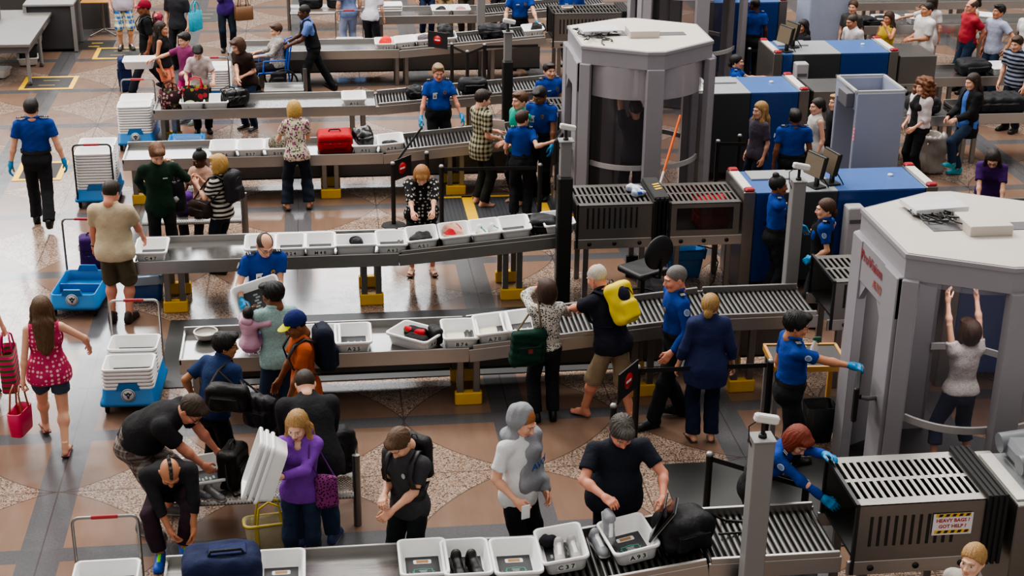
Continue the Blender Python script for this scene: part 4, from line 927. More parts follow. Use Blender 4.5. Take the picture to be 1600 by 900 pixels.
def loose_shoe(label, loc, rz, c1, c2, lace='#cfcfcf', group=None, kind='sneaker', rot=None, sc=1.0):
    a, b = cached(shoe_np, kind); cl = np.tile(np.array(lin(c1)[:3]), (len(a), 1)); cl[a[:, 2] < .02] = lin(c2)[:3]; m = (np.abs(a[:, 0]) < .017) & (a[:, 1] > -.14) & (a[:, 1] < -.02) & (a[:, 2] > .045)
    cl[m] = lin(lace)[:3]
    o = link_mesh('shoe', mesh_np('shoe', a*sc, b, True, cl), attrmat('leather', .45, .05), None, loc, rot or (0, 0, R(rz))); tag(o, label, 'shoe', group)
    q = MB(); q.lathe([(0, .0), (.03, .0), (.034, .012)], c=(0, .03, .098), n=14); [q.tube([(-.024, -.03-i*.025, .088-i*.008), (.024, -.042-i*.025, .085-i*.008)], .004, 5) for i in range(4)]; la = q.build('laces', plain('lace_'+lace, lace, .7), o); la.scale = (sc, sc, sc); q = MB(); q.raw([V3(.03*cos(t_), .03+.036*sin(t_), .111) for t_ in np.linspace(0, 2*pi, 15)[:-1]], [list(range(14))]); op = q.build('shoe_opening', plain('shoe_inside', '#1a1a1c', .8), o); op.scale = (sc, sc, sc)
    return o
def strapped_pack(ob, J, label, mat, size=(.30, .15, .44), panel=None, dz=-.02, side=0, smat=None, off=0.0, seed=2, name='backpack'):
    """a backpack worn by a person, a thing of its own"""
    s = J['s']; Rc = J['Rc']; w, d, h = size; p = J['C']+Rc@V3(side, .118+d/2+J['t']+off, dz-h/2+.06)*s; rz = ob.rotation_euler[2]; Rw = Rz(math.degrees(rz)); M = Rw@Rc
    f = Field((-w/2-.02, -d/2-.02, -.01), (w/2+.02, d/2+.05, h+.02), .011); f.rbox((0, 0, h/2), (w/2, d/2, h/2), min(w, d)*.42).rbox((0, d/2, h*.3), (w*.36, .03, h*.22), .03, k=.02).folds(.004, 18, 5, seed)
    o = solid(name, f, mat, label, 'backpack'); o.matrix_world = Matrix([list(M[i])+[0] for i in range(3)]+[[0, 0, 0, 1]]); o.location = world(ob, p); bpy.context.view_layer.update()
    inv = lambda q: Rc.T@(np.asarray(q)-p)      # person frame -> bag frame
    for k, sg in (('L', 1), ('R', -1)):
        S_ = J['S'][k]; t = J['t']+.02; q = [J['C']+Rc@V3(sg*w*.3, .10+J['t'], .16)*s, J['C']+Rc@V3(sg*.115, .03, .185+t*.9)*s, J['C']+Rc@V3(sg*.125, -.06-t*.5, .155+t*.5)*s, J['C']+Rc@V3(sg*.135, -.115-t, .06)*s, J['C']+Rc@V3(sg*.15, -.09-t, -.06)*s, J['C']+Rc@V3(sg*.165, .0, -.15)*s, J['C']+Rc@V3(sg*w*.38, .12+J['t'], -.18)*s]
        m = MB(); pp = [inv(a) for a in q]; n = len(pp); c0 = []; c1 = []; c2 = []; c3 = []
        for i in range(n):
            tt = nrm(pp[min(i+1, n-1)]-pp[max(i-1, 0)]); out = nrm(pp[i]-inv(J['C']+Rc@V3(sg*.11, .03, .02))); sd = nrm(np.cross(tt, out)); out = np.cross(sd, tt); c0.append(pp[i]-sd*.024-out*.006); c1.append(pp[i]+sd*.024-out*.006); c2.append(pp[i]+sd*.024+out*.008); c3.append(pp[i]-sd*.024+out*.008)
        m.loft([[c0[i], c1[i], c2[i], c3[i]] for i in range(n)], True, True); m.build('shoulder_strap', smat or BLK, o)
    if panel: f = Field((-w/2, -.02, .2*h), (w/2, d, h*1.1), .009); f.ell((w*.08, d*.22, h*.66), (w*.36, d*.42, h*.27), Ry(-18)); solid('mesh_panel', f, panel, None, None, None, 0, o)
    sub_tube('zipper', [(-w*.36, d*.42, h*.6), (-w*.2, d*.5, h*.78), (0, d*.52, h*.83), (w*.2, d*.5, h*.78), (w*.36, d*.42, h*.6)], .006, plain('zip_grey', '#3a3a3c', .4, .6), o)
    sub_tube('grab_loop', [(-.03, -d*.3, h), (-.02, -d*.3, h+.03), (.02, -d*.3, h+.03), (.03, -d*.3, h)], .006, BLK, o)
    return o
def cloth_heap(label, loc, rz, size, mat, seed=3, cat='clothing', name='folded_clothes', group=None):
    w, d, h = size; f = Field((-w/2-.03, -d/2-.03, -.01), (w/2+.03, d/2+.03, h+.06), .009); g = np.random.default_rng(seed)
    for i in range(7): f.ell((g.uniform(-.3, .3)*w, g.uniform(-.3, .3)*d, h*.4), (w*g.uniform(.16, .3), d*g.uniform(.16, .3), h*g.uniform(.4, .7)), Rz(g.uniform(0, 180)), k=.03)
    f.folds(.005, 30, 5, seed).plane((0, 0, 0), (0, 0, -1)); return solid(name, f, mat, label, cat, loc, rz, None, group)
def officechair(label, x, y, rz):
    t = empty('stool', (x, y, 0), rz, label, 'chair'); F = plain('chair_vinyl', '#17161a', .5)
    f = Field((-.28, -.28, .6), (.28, .28, .75), .012); f.rbox((0, 0, .67), (.24, .23, .04), .035).folds(.002, 12, 3, 2); solid('seat', f, F, None, None, None, 0, t)
    f = Field((-.28, .15, .72), (.28, .45, 1.2), .012); f.ell((0, .27, .98), (.23, .055, .22)).folds(.002, 12, 3, 2); solid('backrest', f, F, None, None, None, 0, t)
    b = MB(); b.tube([(0, .1, .62), (0, .3, .66), (0, .33, .9)], .022, 8); b.build('back_bracket', BLK, t); b = MB(); b.tube([(0, 0, .1), (0, 0, .64)], .03, 10); b.build('column', BLK, t)
    b = MB(); b.tube([(.22*cos(a), .22*sin(a), .32) for a in np.linspace(0, 2*pi, 21)[:-1]], .013, 6, closed=True); b.build('foot_ring', BLK, t)
    for i in range(5): a = 2*pi*i/5; b = MB(); b.tube([(0, 0, .13), (.29*cos(a), .29*sin(a), .08)], .022, 8); l = b.build('leg', BLK, t); b = MB(); b.lathe([(0, -.02), (.03, -.02), (.03, .02), (0, .02)], M=Rz(math.degrees(a))@Rx(90), c=(.29*cos(a), .29*sin(a), .035), n=12); b.build('caster', RUB, l)
    return t
def trash(label, x, y, r0, r1, h, mat, bag, z=0):
    t = empty('waste_bin', (x, y, z), 0, label, 'waste bin'); b = MB(); b.loft([rrect(r0*2, r0*1.6, .05, 0), rrect(r1*2, r1*1.6, .06, h), rrect(r1*2-.03, r1*1.6-.03, .05, h), rrect(r0*2-.03, r0*1.6-.03, .04, .03)], True, True); b.build('container', mat, t)
    if bag: f = [[V3(*p)+V3(0, 0, .012*sin(i*2.1)) for i, p in enumerate(rrect(w, d, .07, zz))] for w, d, zz in ((r1*2+.03, r1*1.6+.03, h*.72), (r1*2+.05, r1*1.6+.05, h+.01), (r1*2+.01, r1*1.6+.01, h+.03), (r1*1.7, r1*1.3, h*.6))]; b = MB(); b.loft(f, False, False); b.build('liner', bag, t)
    return t
def bagbin(label, x, y, w, d, h, mat):
    f = Field((-w/2-.06, -d/2-.06, -.01), (w/2+.06, d/2+.06, h+.08), .014); f.rbox((0, 0, h*.5), (w/2, d/2, h*.5), .07).ell((0, 0, h*.95), (w*.54, d*.54, .07), k=.05).ell((0, 0, h+.06), (w*.42, d*.42, h*.5), k=.02, sub=True).folds(.012, 22, 6, int(x*10)).plane((0, 0, 0), (0, 0, -1)); return solid('waste_bag', f, mat, label, 'waste bin', (x, y, 0))
def dish(label, loc, s=1.0):
    b = MB(); b.lathe([(0, .0), (.08, .0), (.10, .01), (.115, .055), (.118, .06), (.112, .062), (.10, .02), (0, .014)], n=28); b.lathe([(.102, .058), (.118, .058), (.118, .066), (.102, .066)], n=28)
    o = b.build('bowl', plain('bowl_white', '#c9c5be', .4)); o.location = loc; o.scale = (s, s, s); return tag(o, label, 'bowl')
def floor_sign(label, x0, y0, ax, ay, shape=0):
    pass
# ================================================================ the setting
def floor():
    n = NT('terrazzo_floor'); X = n.xyz(n.tc('Object')); S_ = 2.3205; x0, y0 = -.3973, 28.7616
    sx = n.math('DIVIDE', n.math('SUBTRACT', X[0], x0), S_); sy = n.math('DIVIDE', n.math('SUBTRACT', X[1], y0), S_)
    wob = lambda o: n.math('ABSOLUTE', n.math('SUBTRACT', n.math('FRACT', n.math('ADD', o, .5)), .5))
    dx, dy = wob(sx), wob(sy)
    bx = n.math('LESS_THAN', dx, .083); by = n.math('LESS_THAN', dy, .050)
    lens = n.math('ADD', n.math('POWER', n.math('DIVIDE', dx, .5), 1.38), n.math('POWER', n.math('DIVIDE', dy, .5), 1.38)); brown = n.math('LESS_THAN', lens, 1.0)
    cell = n.node('ShaderNodeTexWhiteNoise', noise_dimensions='2D'); cv = n.node('ShaderNodeCombineXYZ'); n.set(cv.inputs[0], n.math('FLOOR', n.math('ADD', sx, .5))); n.set(cv.inputs[1], n.math('FLOOR', n.math('ADD', sy, .5))); n.l.new(cv.outputs[0], cell.inputs['Vector'])
    br = n.mix(n.math('MULTIPLY', n.math('ADD', n.noise(1.3, vec=n.mapv((6, 1, 1)), detail=5), n.math('MULTIPLY', cell.outputs[0], .6)), .65), lin('#8c7262'), lin('#6d5546'))
    c1 = n.voro(85, out='Color'); sc = n.node('ShaderNodeSeparateColor'); n.l.new(c1, sc.inputs[0])
    gran = n.ramp(sc.outputs[0], [(0, lin('#443730')), (.16, lin('#85705f')), (.45, lin('#9c8779')), (.75, lin('#b3a194')), (.92, lin('#745546'))], 'CONSTANT')
    base = n.mix(brown, gran, br); dark = n.mix(n.noise(40, detail=3), lin('#45474b'), lin('#5f6165'))
    base = n.mix(n.math('MAXIMUM', bx, by), base, dark)
    j = n.math('MAXIMUM', n.math('LESS_THAN', n.math('ABSOLUTE', n.math('SUBTRACT', dx, .5)), .0035), n.math('LESS_THAN', n.math('ABSOLUTE', n.math('SUBTRACT', dy, .5)), .0035)); j = n.math('MAXIMUM', j, n.math('LESS_THAN', dx, .003))
    edge = n.math('LESS_THAN', n.math('ABSOLUTE', n.math('SUBTRACT', lens, 1.0)), .010)
    base = n.mix(n.math('MULTIPLY', n.math('MAXIMUM', j, edge), .7), base, lin('#3a302b'))
    base = n.mix(n.math('MULTIPLY', n.noise(.35, detail=4), .35), base, lin('#5d4a3f'))
    n.p(Base_Color=base, Roughness=n.math('ADD', .12, n.math('MULTIPLY', n.noise(5, detail=5), .13)), Specular_IOR_Level=.5)
    n.bump(n.noise(1.2, detail=2), .03, .02)
    b = MB(); b.quad((-16, 4, 0), (24, 4, 0), (24, 46, 0), (-16, 46, 0)); o = b.build('floor', n.m); tag(o, kind='structure')
floor()
def struct(nm, b, m): o = b.build(nm, m); tag(o, kind='structure'); return o
b = MB(); b.box((4, 45.9, 1.5), (40, .2, 3.0)); struct('wall_back', b, plain('wall_back', '#6d675f', .7))
b = MB(); b.box((9.75, 28.6, 1.7), (.85, .85, 3.4), bev=.02); struct('trim_1', b, plain('column_blue_grey', '#9aa3b8', .5))
# ---------------------------------------------------------------- lanes, hoods, machines
LN = dict(A=(10.4, -1.42, 1.75, 3.0, .72, .90), B=(15.1, -1.6, 1.5, 4.25, .72, .97), C=(18.0, -2.37, .9, 3.05, .72, .90), D=(22.15, -2.94, .9, 3.35, .72, .93), E=(24.77, -2.72, .9, 4.1, .72, .95), F=(28.57, -1.7, 1.5, 4.3, .72, .93), G=(31.4, .76, 3.4, 6, .72, .9))
def zb(l, x):     # height of the surface bags rest on
    Y, a, b_, c, z0, z1 = LN[l]
    return z0-.045 if x < b_ else z0-.024+(z1-z0)*min(1, max(0, (x-b_)/(c-b_)))
lane('long steel screening table nearest the bottom edge with shoe bins', *LN['A'][:5], 4.12, LN['A'][5], legs=(-.9, 1.6, 3.3))
lane('steel screening table holding the grey bowl and bin A25', *LN['B'][:5], 5.4, LN['B'][5], legs=(-1.35, 1.5, 3.45, 4.6), back=True)
lane('steel table in front of the woman in the dotted blouse', *LN['C'][:5], None, LN['C'][5], legs=(-1.9, .55, 2.35))
lane('steel table carrying the bright red suitcase', *LN['D'][:5], None, LN['D'][5], legs=(-2.7, .1, 2.0), back=True)
lane('steel table where the woman unpacks a black bag with red handles', *LN['E'][:5], None, LN['E'][5], legs=(-2.5, .6, 2.6))
lane('steel table carrying the bin of bright red clothes', *LN['F'][:5], None, LN['F'][5], legs=(-1.2, 1.55, 3.2), back=True, pads=False)
lane('farthest steel table with the short pile of empty bins', *LN['G'][:5], None, LN['G'][5], legs=(1.2, 3.3), pads=False)
hood('slotted conveyor hood with the heavy bags paper sign', 4.22, 5.3, 10.4, .72, 1.35, sign=True)
hood('slotted hood half hidden behind the nearest body scanner', 5.56, 6.6, 15.1, .78, 1.33)
hood('slotted steel hood behind the black office stool', 3.17, 4.12, 18.0, .72, 1.27)
hood('windowed conveyor hood with red bags inside beside the blue machine', 4.36, 5.26, 18.0, .72, 1.26, window=True, curtain=False)
hood('slotted hood beside the far body scanner and two talking officers', 3.45, 4.7, 22.25, .72, 1.27)
hood('slotted hood with a white dish, beyond the middle body scanner', 4.45, 5.75, 28.57, .72, 1.34, legs=True)
hood('plain steel exit hood behind the grey metal detector', 9.95, 10.62, 25.0, .72, 1.3, curtain=False, slots=False)
hood('steel exit hood behind the metal detector doorway', 7.75, 8.5, 22.9, .72, 1.3, curtain=False, slots=False)
xray('blue x-ray machine with red lamps right of the slotted hood and office stool', 5.3, 7.88, 18.02, .88, 1.36, [5.75, 6.55], c1='blue')
xray('grey and blue x-ray machine behind the officer with short dark hair', 5.75, 7.55, 22.5, .95, 1.42, [6.62], lamps=(0, 1))
xray('grey and blue x-ray machine in front of the man in white tee', 7.7, 9.92, 25.0, .95, 1.38, [8.05, 8.9], c1='blue')
xray('bright blue x-ray machine at the far end behind a standing officer', 7.4, 9.0, 28.6, .9, 1.5, [], lamps=(0, 1), c1='blue', lid=False)
xray('dark x-ray machine cut by the right edge beside the heavy bags sign', 5.55, 7.2, 10.35, .9, 1.28, [], lamps=(0, 0))
xray('x-ray machine mostly hidden behind the nearest body scanner', 6.85, 9.0, 15.1, .88, 1.36, [7.6], c1='blue')
lane('exit table beyond the metal detector with black luggage', 22.95, 10.3, 13.2, 13.2, .86, legs=(10.5, 12.4), pads=False, name='exit_table')
lane('exit table behind the man in the striped polo', 25.3, 10.65, 13.4, 13.4, .84, legs=(11, 12.6), pads=False, name='exit_table')
lane('exit table behind the man in the white tee', 28.7, 10.6, 14.6, 14.6, .98, legs=(11, 13), pads=False, name='exit_table')
lane('farthest exit table along the top right edge', 31.6, 11.2, 16, 16, .8, legs=(12, 14), pads=False, name='exit_table')
lane('exit roller table at the woman in purple', 18.05, 7.9, 8.9, 10.3, .86, legs=(8.3, 9.8), pads=False, name='exit_table')
lane('short exit table where the curly haired woman waits', 22.95, 8.55, 10.2, 10.2, .84, legs=(8.8, 9.9), pads=False, name='exit_table')
body_scanner('walk-in body scanner holding the woman in the white lace top', 6.2, 13.1, tray=(-.28, .48), val=False)
body_scanner('walk-in body scanner in the middle behind the slotted hood', 4.55, 21.15, mon=True, logo=False)
body_scanner('walk-in body scanner at the top of the picture', 6.78, 27.5, mon=False, logo=False)
# metal detector doorway
t = empty('metal_detector', (7.6, 20.05, 0), 0, 'grey walk-through metal detector doorway', 'metal detector'); MD = plain('detector_grey', '#8e93a3', .45, var=.04)
for y in (-.42, .42): b = MB(); b.box((0, y, 1.1), (.68, .07, 2.2), bev=.01); b.build('side_panel', MD, t)
b = MB(); b.box((-.33, 0, 2.08), (.03, .80, .26)); b.box((.33, 0, 2.08), (.03, .80, .26)); b.box((0, 0, 2.0), (.64, .8, .02)); h = b.build('header', MD, t)
b = MB(); [b.box((x, y, 2.215), (.72, .04, .03)) for x, y in ((0, -.42), (0, .42))]; [b.box((x, 0, 2.215), (.04, .86, .03)) for x in (-.34, .34)]; b.build('rim', plain('detector_rim', '#a9a8a6', .4), t)
b = MB(); b.box((-.40, -.18, 2.08), (.12, .36, .2), bev=.01); b.build('control_box', GRYD, t)
b = MB(); [b.box((-.345, -.458, 1.55+.05*i), (.02, .01, .025)) for i in range(4)]; b.build('signal_lights', emis('pink_light', '#d05a68', 1.0), t)
b = MB(); b.lathe([(0, 0), (.06, 0), (.06, .01), (0, .01)], M=Rx(90), c=(-.27, .384, .85), n=20); b.build('round_label', WHT, t)
# poles
pole('black sleeved camera pole between the slotted hood and conveyor', 2.95, 17.8, 2.2, .17, 1.75)
pole('grey camera pole in front of the nearest roller conveyor', 3.3, 10.22, 2.12, .165)
pole('grey camera pole between the two officers beside the blue machine', 5.35, 16.05, 2.2, .15)
pole('grey topped camera pole behind the officer facing the camera', 2.94, 23.55, 2.2, .15, 1.75)
p = at(757, 45); pole('tall grey post crossing the farthest table', 3.3, 30.9, 3.0, .16, camera=False)
# stanchions
S0 = (3.13, 13.99); S1 = (4.54, 13.99)
stanchion('left belt post of the barrier before the navy blouse woman', *S0, .95, [S1]); stanchion('right belt post of the barrier before the navy blouse woman', *S1)
o = stanchion('belt post with a side-on sign behind the big man in navy', 2.72, 13.15, .95, [S0]); noentry(o, (.18, .22, 1.1), (0, 0, R(52)))
o2 = (4.0, 11.3); stanchion('belt post between the big man and the grey camera pole', 3.42, 12.1, .95, [(4.15, 11.5)]); stanchion('belt post beside the red-haired officer', 4.15, 11.5)
o = stanchion('belt post with the no-entry sign left of the dotted blouse', .98, 20.95, .95, [(1.55, 22.9)]); noentry(o, (.14, .16, .82), (0, 0, R(48)))
stanchion('belt post under the elbow of the officer facing the camera', 1.5, 21.4); 
stanchion('belt post at the plaid shirted man', 1.66, 20.75, .95, [(3.07, 20.7)]); stanchion('belt post beside the officer seen from behind', 3.07, 20.7)
o = stanchion('belt post with the far no-entry sign above the officer', 2.45, 28.0, .95, [(2.68, 27.4)]); noentry(o, (-.25, .18, .98), (0, 0, R(-35)))
stanchion('short belt post right of the far no-entry sign', 2.68, 27.4, .95, [(3.05, 27.9)]); stanchion('tall belt post below the far roller conveyor', 3.05, 27.9, .95, [(4.1, 27.95)])
stanchion('belt post left of the long blonde woman', 5.9, 21.6, .95, [(6.35, 21.55)]); stanchion('belt post hiding the long blonde woman', 6.3, 21.85, .95)
stanchion('belt post far right of the top body scanner', 7.85, 27.0, 1.0, [(8.9, 27.2)])
# benches, stool, desks
bench('perforated metal bench under the black briefcase', -1.5, .17, 12.62, 13.36, ends=(1,)); bench('perforated metal bench behind the green pullover', -2.5, -1.15, 20.25, 20.95, ends=(1,)); bench('perforated metal bench behind the blonde in florals', -1.0, -.3, 27.0, 27.4, ends=(1,))
p = at(508, 18, .43); bench('perforated metal bench with black bags at the top edge', p.x-.75, p.x+.75, p.y, p.y+.7, ends=(0,))
for i in range(2): softbag(['left black bag on the bench at the top edge', 'right black bag on the bench at the top edge'][i], (p.x-.3+.6*i, p.y+.35, .43), 0, (.5, .34, .34), cloth('#1d1d20', rough=.6), 'bag', 'bag', .4, seed=60+i)
officechair('black swivel stool with oval back by the slotted hood', 3.88, 17.3, -150)
tb = empty('inspection_table', (4.98, 14.2, 0), -4, 'wood-edged table holding the spray bottle', 'table'); b = MB(); b.box((0, 0, .87), (.75, .55, .03)); b.build('table_top', plain('top_dark', '#2a2827', .5), tb); b = MB(); [b.box(c, d) for c, d in (((0, -.28, .87), (.79, .03, .06)), ((0, .28, .87), (.79, .03, .06)), ((-.385, 0, .87), (.03, .55, .06)), ((.385, 0, .87), (.03, .55, .06)))]; b.build('wood_edge', WOOD, tb)
for x in (-.35, .35):
    for y in (-.24, .24): b = MB(); b.box((x, y, .43), (.05, .05, .86)); b.build('leg', WOOD if x > 0 else GRY, tb)
sp = empty('spray_bottle', (5.05, 14.15, .89), 0, 'white spray bottle with a green trigger', 'bottle'); b = MB(); b.lathe([(0, 0), (.04, 0), (.042, .02), (.042, .12), (.015, .17), (.015, .19), (0, .19)], n=16); b.build('bottle_body', WHT, sp); b = MB(); b.box((.02, 0, .215), (.09, .025, .04), bev=.008); b.box((.035, 0, .185), (.012, .015, .05)); b.build('trigger', plain('green_trigger', '#1f5a44', .5), sp)
trash('black waste bin under the wood-edged table', 5.12, 14.0, .13, .17, .42, BLK, None)
bagbin('clear bagged waste bin behind the cardigan woman', 9.68, 22.7, .5, .4, .62, plain('bag_clear', '#8f8882', .25)); bagbin('clear bagged waste bin beside the metal detector', 8.85, 22.6, .5, .4, .58, plain('bag_clear', '#8f8882', .25))
LB = plain('liner_blue', '#2b7fc0', .3)
trash('waste bin with a bright blue liner under the nearest table but one', 4.75, 18.75, .2, .25, .38, plain('bin_blue', '#24659c', .4), LB); trash('blue lined waste bin left of the officer under the unpacking table', -2.2, 24.5, .22, .27, .30, plain('bin_blue', '#24659c', .4), LB)
trash('blue tub of clear film beside the man in khaki shorts', -2.32, 18.62, .2, .24, .34, plain('tub_blue', '#1c4f8c', .4), plain('film', '#a6b9cc', .2))
# left desk with cabinet
dk = empty('search_desk', (-6.1, 30.2, 0), 0, 'long grey desk at the top left edge', 'desk'); b = MB(); b.box((0, .35, .80), (1.5, 3.0, .05)); b.build('desk_top', plain('desk_grey', '#6e6a66', .35), dk); b = MB(); b.box((0, .35, .71), (1.42, 2.9, .12)); b.build('desk_frame', GRYD, dk)
for x in (-.68, .66):
    for y in (-1.0, .4, 1.75): b = MB(); b.tube([(x, y, .08), (x, y, .68)], .035, 10); l = b.build('leg', GRY, dk); b = MB(); b.lathe([(0, -.02), (.045, -.02), (.045, .02), (0, .02)], M=Rx(90), c=(x, y, .045), n=14); b.build('caster', GRYD, l)
b = MB(); b.box((.715, .9, .71), (.01, .55, .08)); b.build('drawer_front', GRY, dk)
cb = empty('equipment_cabinet', (-5.15, 32.1, 0), 0, 'grey steel cabinet with a dark side left of the plaid shorts', 'cabinet'); b = MB(); b.box((-.25, .1, .5), (.9, .8, .9), bev=.02); b.build('cabinet_body', plain('cab_dark', '#3a3a3c', .5), cb); b = MB(); b.box((-.25, .1, .97), (1.0, .9, .05), bev=.01); b.build('cabinet_top', GRY, cb)
for x in (-.72, .22): 
    for y in (-.32, .52): b = MB(); b.box((x, y, .48), (.07, .07, .92)); b.build('corner_post', GRY, cb)
b = MB(); b.box((-6.6, 33.9, .9), (4.2, .2, 1.8)); struct('wall_left', b, plain('wall_dark', '#3a3836', .6))
tr = empty('round_leg_table', (-4.55, 33.3, 0), 0, 'small wood-topped table with chrome star legs', 'table'); b = MB(); b.box((0, 0, .75), (.8, .6, .03), bev=.008); b.build('table_top', plain('table_wood', '#b98546', .4), tr); b = MB(); b.tube([(0, 0, .1), (0, 0, .74)], .03, 10); b.build('column', STB, tr)
for i in range(4): a = pi/4+pi/2*i; b = MB(); b.tube([(0, 0, .12), (.38*cos(a), .38*sin(a), .03)], .02, 8); b.build('leg', STB, tr)
b = MB(); b.box((0, 0, .14), (.38, .3, .28), bev=.01); o = b.build('printer', plain('printer_grey', '#77736f', .5), None, (-6.45, 31.2, .826)); tag(o, 'grey instrument standing on the long desk at the left', 'instrument'); b = MB(); b.prism([(0, .09), (.06, 0), (0, -.09), (-.06, 0)], 0, .004, M=Rx(90), c=(.08, -.151, .16)); b.build('diamond_mark', BLK, o); b = MB(); b.box((-.1, -.152, .17), (.09, .004, .16)); b.build('sticker', WHT, o)
o = binn((-5.75, 30.9, .02), 10, None, 'blue-rimmed white tub under the long desk', mat=False); o2 = binn((-6.2, 29.9, .02), 80, None, 'white tub with papers at the left edge under the desk', mat=False)
for o_ in (o, o2): o_['group'] = 'tubs under the desk'
trash('clear lined waste bin under the grey desk', -5.75, 31.2, .18, .22, .5, plain('bin_dark', '#232325', .5), plain('bag_clear', '#b3aca6', .3))
# floor mats and tape
def mat_(nm, label, cx, cy, w, d, rz, m, edge=None, bars=None, z=.004, cat='floor mat'):
    b = MB(); b.box((0, 0, z/2), (w, d, z)); o = b.build(nm, m, None, (cx, cy, .0), rz); tag(o, label, cat)
    if edge: b = MB(); [b.box((x, y, z+.001), s_) for x, y, s_ in ((0, -d/2+.045, (w, .09, .004)), (0, d/2-.045, (w, .09, .004)), (-w/2+.045, 0, (.09, d-.18, .004)), (w/2-.045, 0, (.09, d-.18, .004)))]; b.build('tape_edge', edge, o)
    if bars: b = MB(); [b.box((q*.02, q*d*.18, z+.001), (w*.3, .05, .003)) for q in (-1, 1)]; b.build('tape_bar', bars, o)
    return o
DM = plain('mat_dark', '#2b2927', .75, bump=.3); BR = plain('tape_tan', '#7d6a3c', .6)
mat_('floor_marker', 'yellow taped dark floor square above the walking officer', -5.12, 29.35, 1.0, .95, 0, DM, YEL, BR); mat_('floor_marker', 'yellow taped dark floor square below the plaid shorts', -4.05, 31.6, 1.0, .95, 0, DM, YEL, BR); mat_('floor_marker', 'dark floor square with a tape strip near the top edge', -2.55, 34.9, 1.2, 1.1, 0, DM, None, BR)
mat_('floor_marker', 'yellow taped floor square behind the walking officer legs', -4.45, 23.95, .75, .95, 0, DM, YEL, BR); mat_('floor_marker', 'yellow barred dark mat beside the wood-topped table', -4.62, 32.35, .75, .8, 0, DM, None, YEL)
MT = plain('fatigue_mat', '#232322', .45, nscale=3, bump=.1)
mat_('rubber_mat', 'long black rubber mat behind the bowl and bin A25 table', 1.05, 16.85, 6.0, 1.9, 0, MT, z=.012); mat_('rubber_mat', 'black rubber mat leading into the nearest body scanner', 4.35, 12.75, 2.1, 1.7, 0, MT, z=.012)
mm = mat_('ribbed_mat', 'ribbed dark mat with yellow edging before the middle body scanner', 2.5, 21.35, 1.9, 1.5, 0, plain('ribbed', '#35363b', .5), z=.012)
b = MB(); b.box((-.35, 0, .013), (.16, 1.5, .006)); b.box((0, .72, .013), (1.9, .06, .006)); b.box((.75, -.2, .013), (.16, 1.1, .006)); b.build('yellow_strip', YEL, mm)
b = MB(); [b.box((x, y, .0135), (.012, 1.4, .003)) for x in np.arange(-.9, .95, .06) for y in (0,)]; b.build('rib', plain('rib_dark', '#26272b', .6), mm)
mp = mat_('hazard_strip', 'yellow and black step strip at the body scanner doorway', 5.12, 12.75, .34, .8, 0, YEL, z=.012, cat='floor strip')
b = MB(); [b.prism([(-.15, y), (.15, y+.12), (.15, y+.2), (-.15, y+.08)], .012, .015) for y in (-.38, -.12, .14)]; b.build('hazard_bar', BLK, mp)
# ---------------------------------------------------------------- carts with bins
c0 = cart((-3.1, 18.45, 0), -6, 'empty blue bin cart left of the man in khaki shorts')
cart((-2.17, 15.72, 0), -2, 'blue bin cart with six nested bins behind the bench', 6, 7, hcol=ST, snote='the low cart left of the bowl table')
cart((-3.35, 22.5, 0), 180, 'blue bin cart with a tall stack left of the green pullover', 13, 13, hcol=BLK, snote='the tall cart left of the green pullover')
cart((-3.05, 25.3, 0), 0, 'blue bin cart with a tall stack in front of the black shoe', 11, 11, hcol=STB, snote='the tall cart at the end of the unpacking table')
cart((-1.88, 27.55, 0), 180, 'blue bin cart with a tall stack behind the white blouse woman', 10, 11, hcol=STD, snote='the tall cart beside the wheelchair')
cart((.62, 30.35, 0), 0, 'far blue bin cart in front of the farthest table', 4, 4, snote='the far cart by the top edge')
cart((-1.93, 11.05, 0), 0, 'bin cart with a red-gripped handle at the bottom edge', 7, 7, hcol=STD, snote='the cart cut by the bottom edge')
# ---------------------------------------------------------------- bins on the tables
def bl(l, px, py, rz=0, code=None, label='', h=.15, **k):
    Y = LN[l][0]; z = LN[l][4]+.1
    for _ in range(4): p = at(px, py, z); z = zb(l, p.x)+h
    Yc = min(max(p.y, Y+.31), Y+.49) if abs(rz) < 20 else min(max(p.y, Y+.28), Y+.52)
    x = p.x; base = zb(l, x); tilt = 0
    Yv, a, b_, c, z0, z1 = LN[l]
    if x > b_: tilt = math.atan2(z1-z0, c-b_) if x < c else 0
    o = binn((x, Yc, base), rz, code, label, rot=(Matrix.Rotation(-tilt, 3, 'Y')@Matrix.Rotation(R(rz), 3, 'Z')).to_euler(), **k); return o
TOPS = {}
A1 = bl('A', 438, 885, 0, 'B12', 'white bin right of the navy duffel at the bottom edge', advert=True)
A2 = bl('A', 661, 868, 0, 'B37', 'white bin with a phone card below the grey tee man', advert=True); A3 = bl('A', 728, 868, 0, 'A40', 'white bin holding black dress shoes', advert=False); A4 = bl('A', 806, 866, 0, 'D34', 'white bin with a phone card below the hooded young man', advert=True)
A5 = bl('A', 880, 846, 0, 'C37', 'white bin C37 with white-laced trainers', mat=True); A6 = bl('A', 985, 832, 7, 'A93', 'white bin A93 under the half-open laptop', advert=True)
B1 = bl('B', 421, 531, -24, 'A24', 'tilted white bin A24 under the toddler'); B2 = bl('B', 503, 524, 0, 'A31', 'white bin half hidden by the orange shirt', ); B3 = bl('B', 552, 524, 0, 'A25', 'white bin A25 on the table with the grey bowl'); B4 = bl('B', 650, 522, 52, 'A47', 'slanted white bin with black and red boots', mat=False); B5 = bl('B', 720, 519, 0, 'B76', 'white bin B76 with a cream card'); B6 = bl('B', 772, 511, 0, 'A70', 'white bin A70 with a cream card'); B7 = bl('B', 815, 502, 0, 'A18', 'white bin beside the woman in black and white')
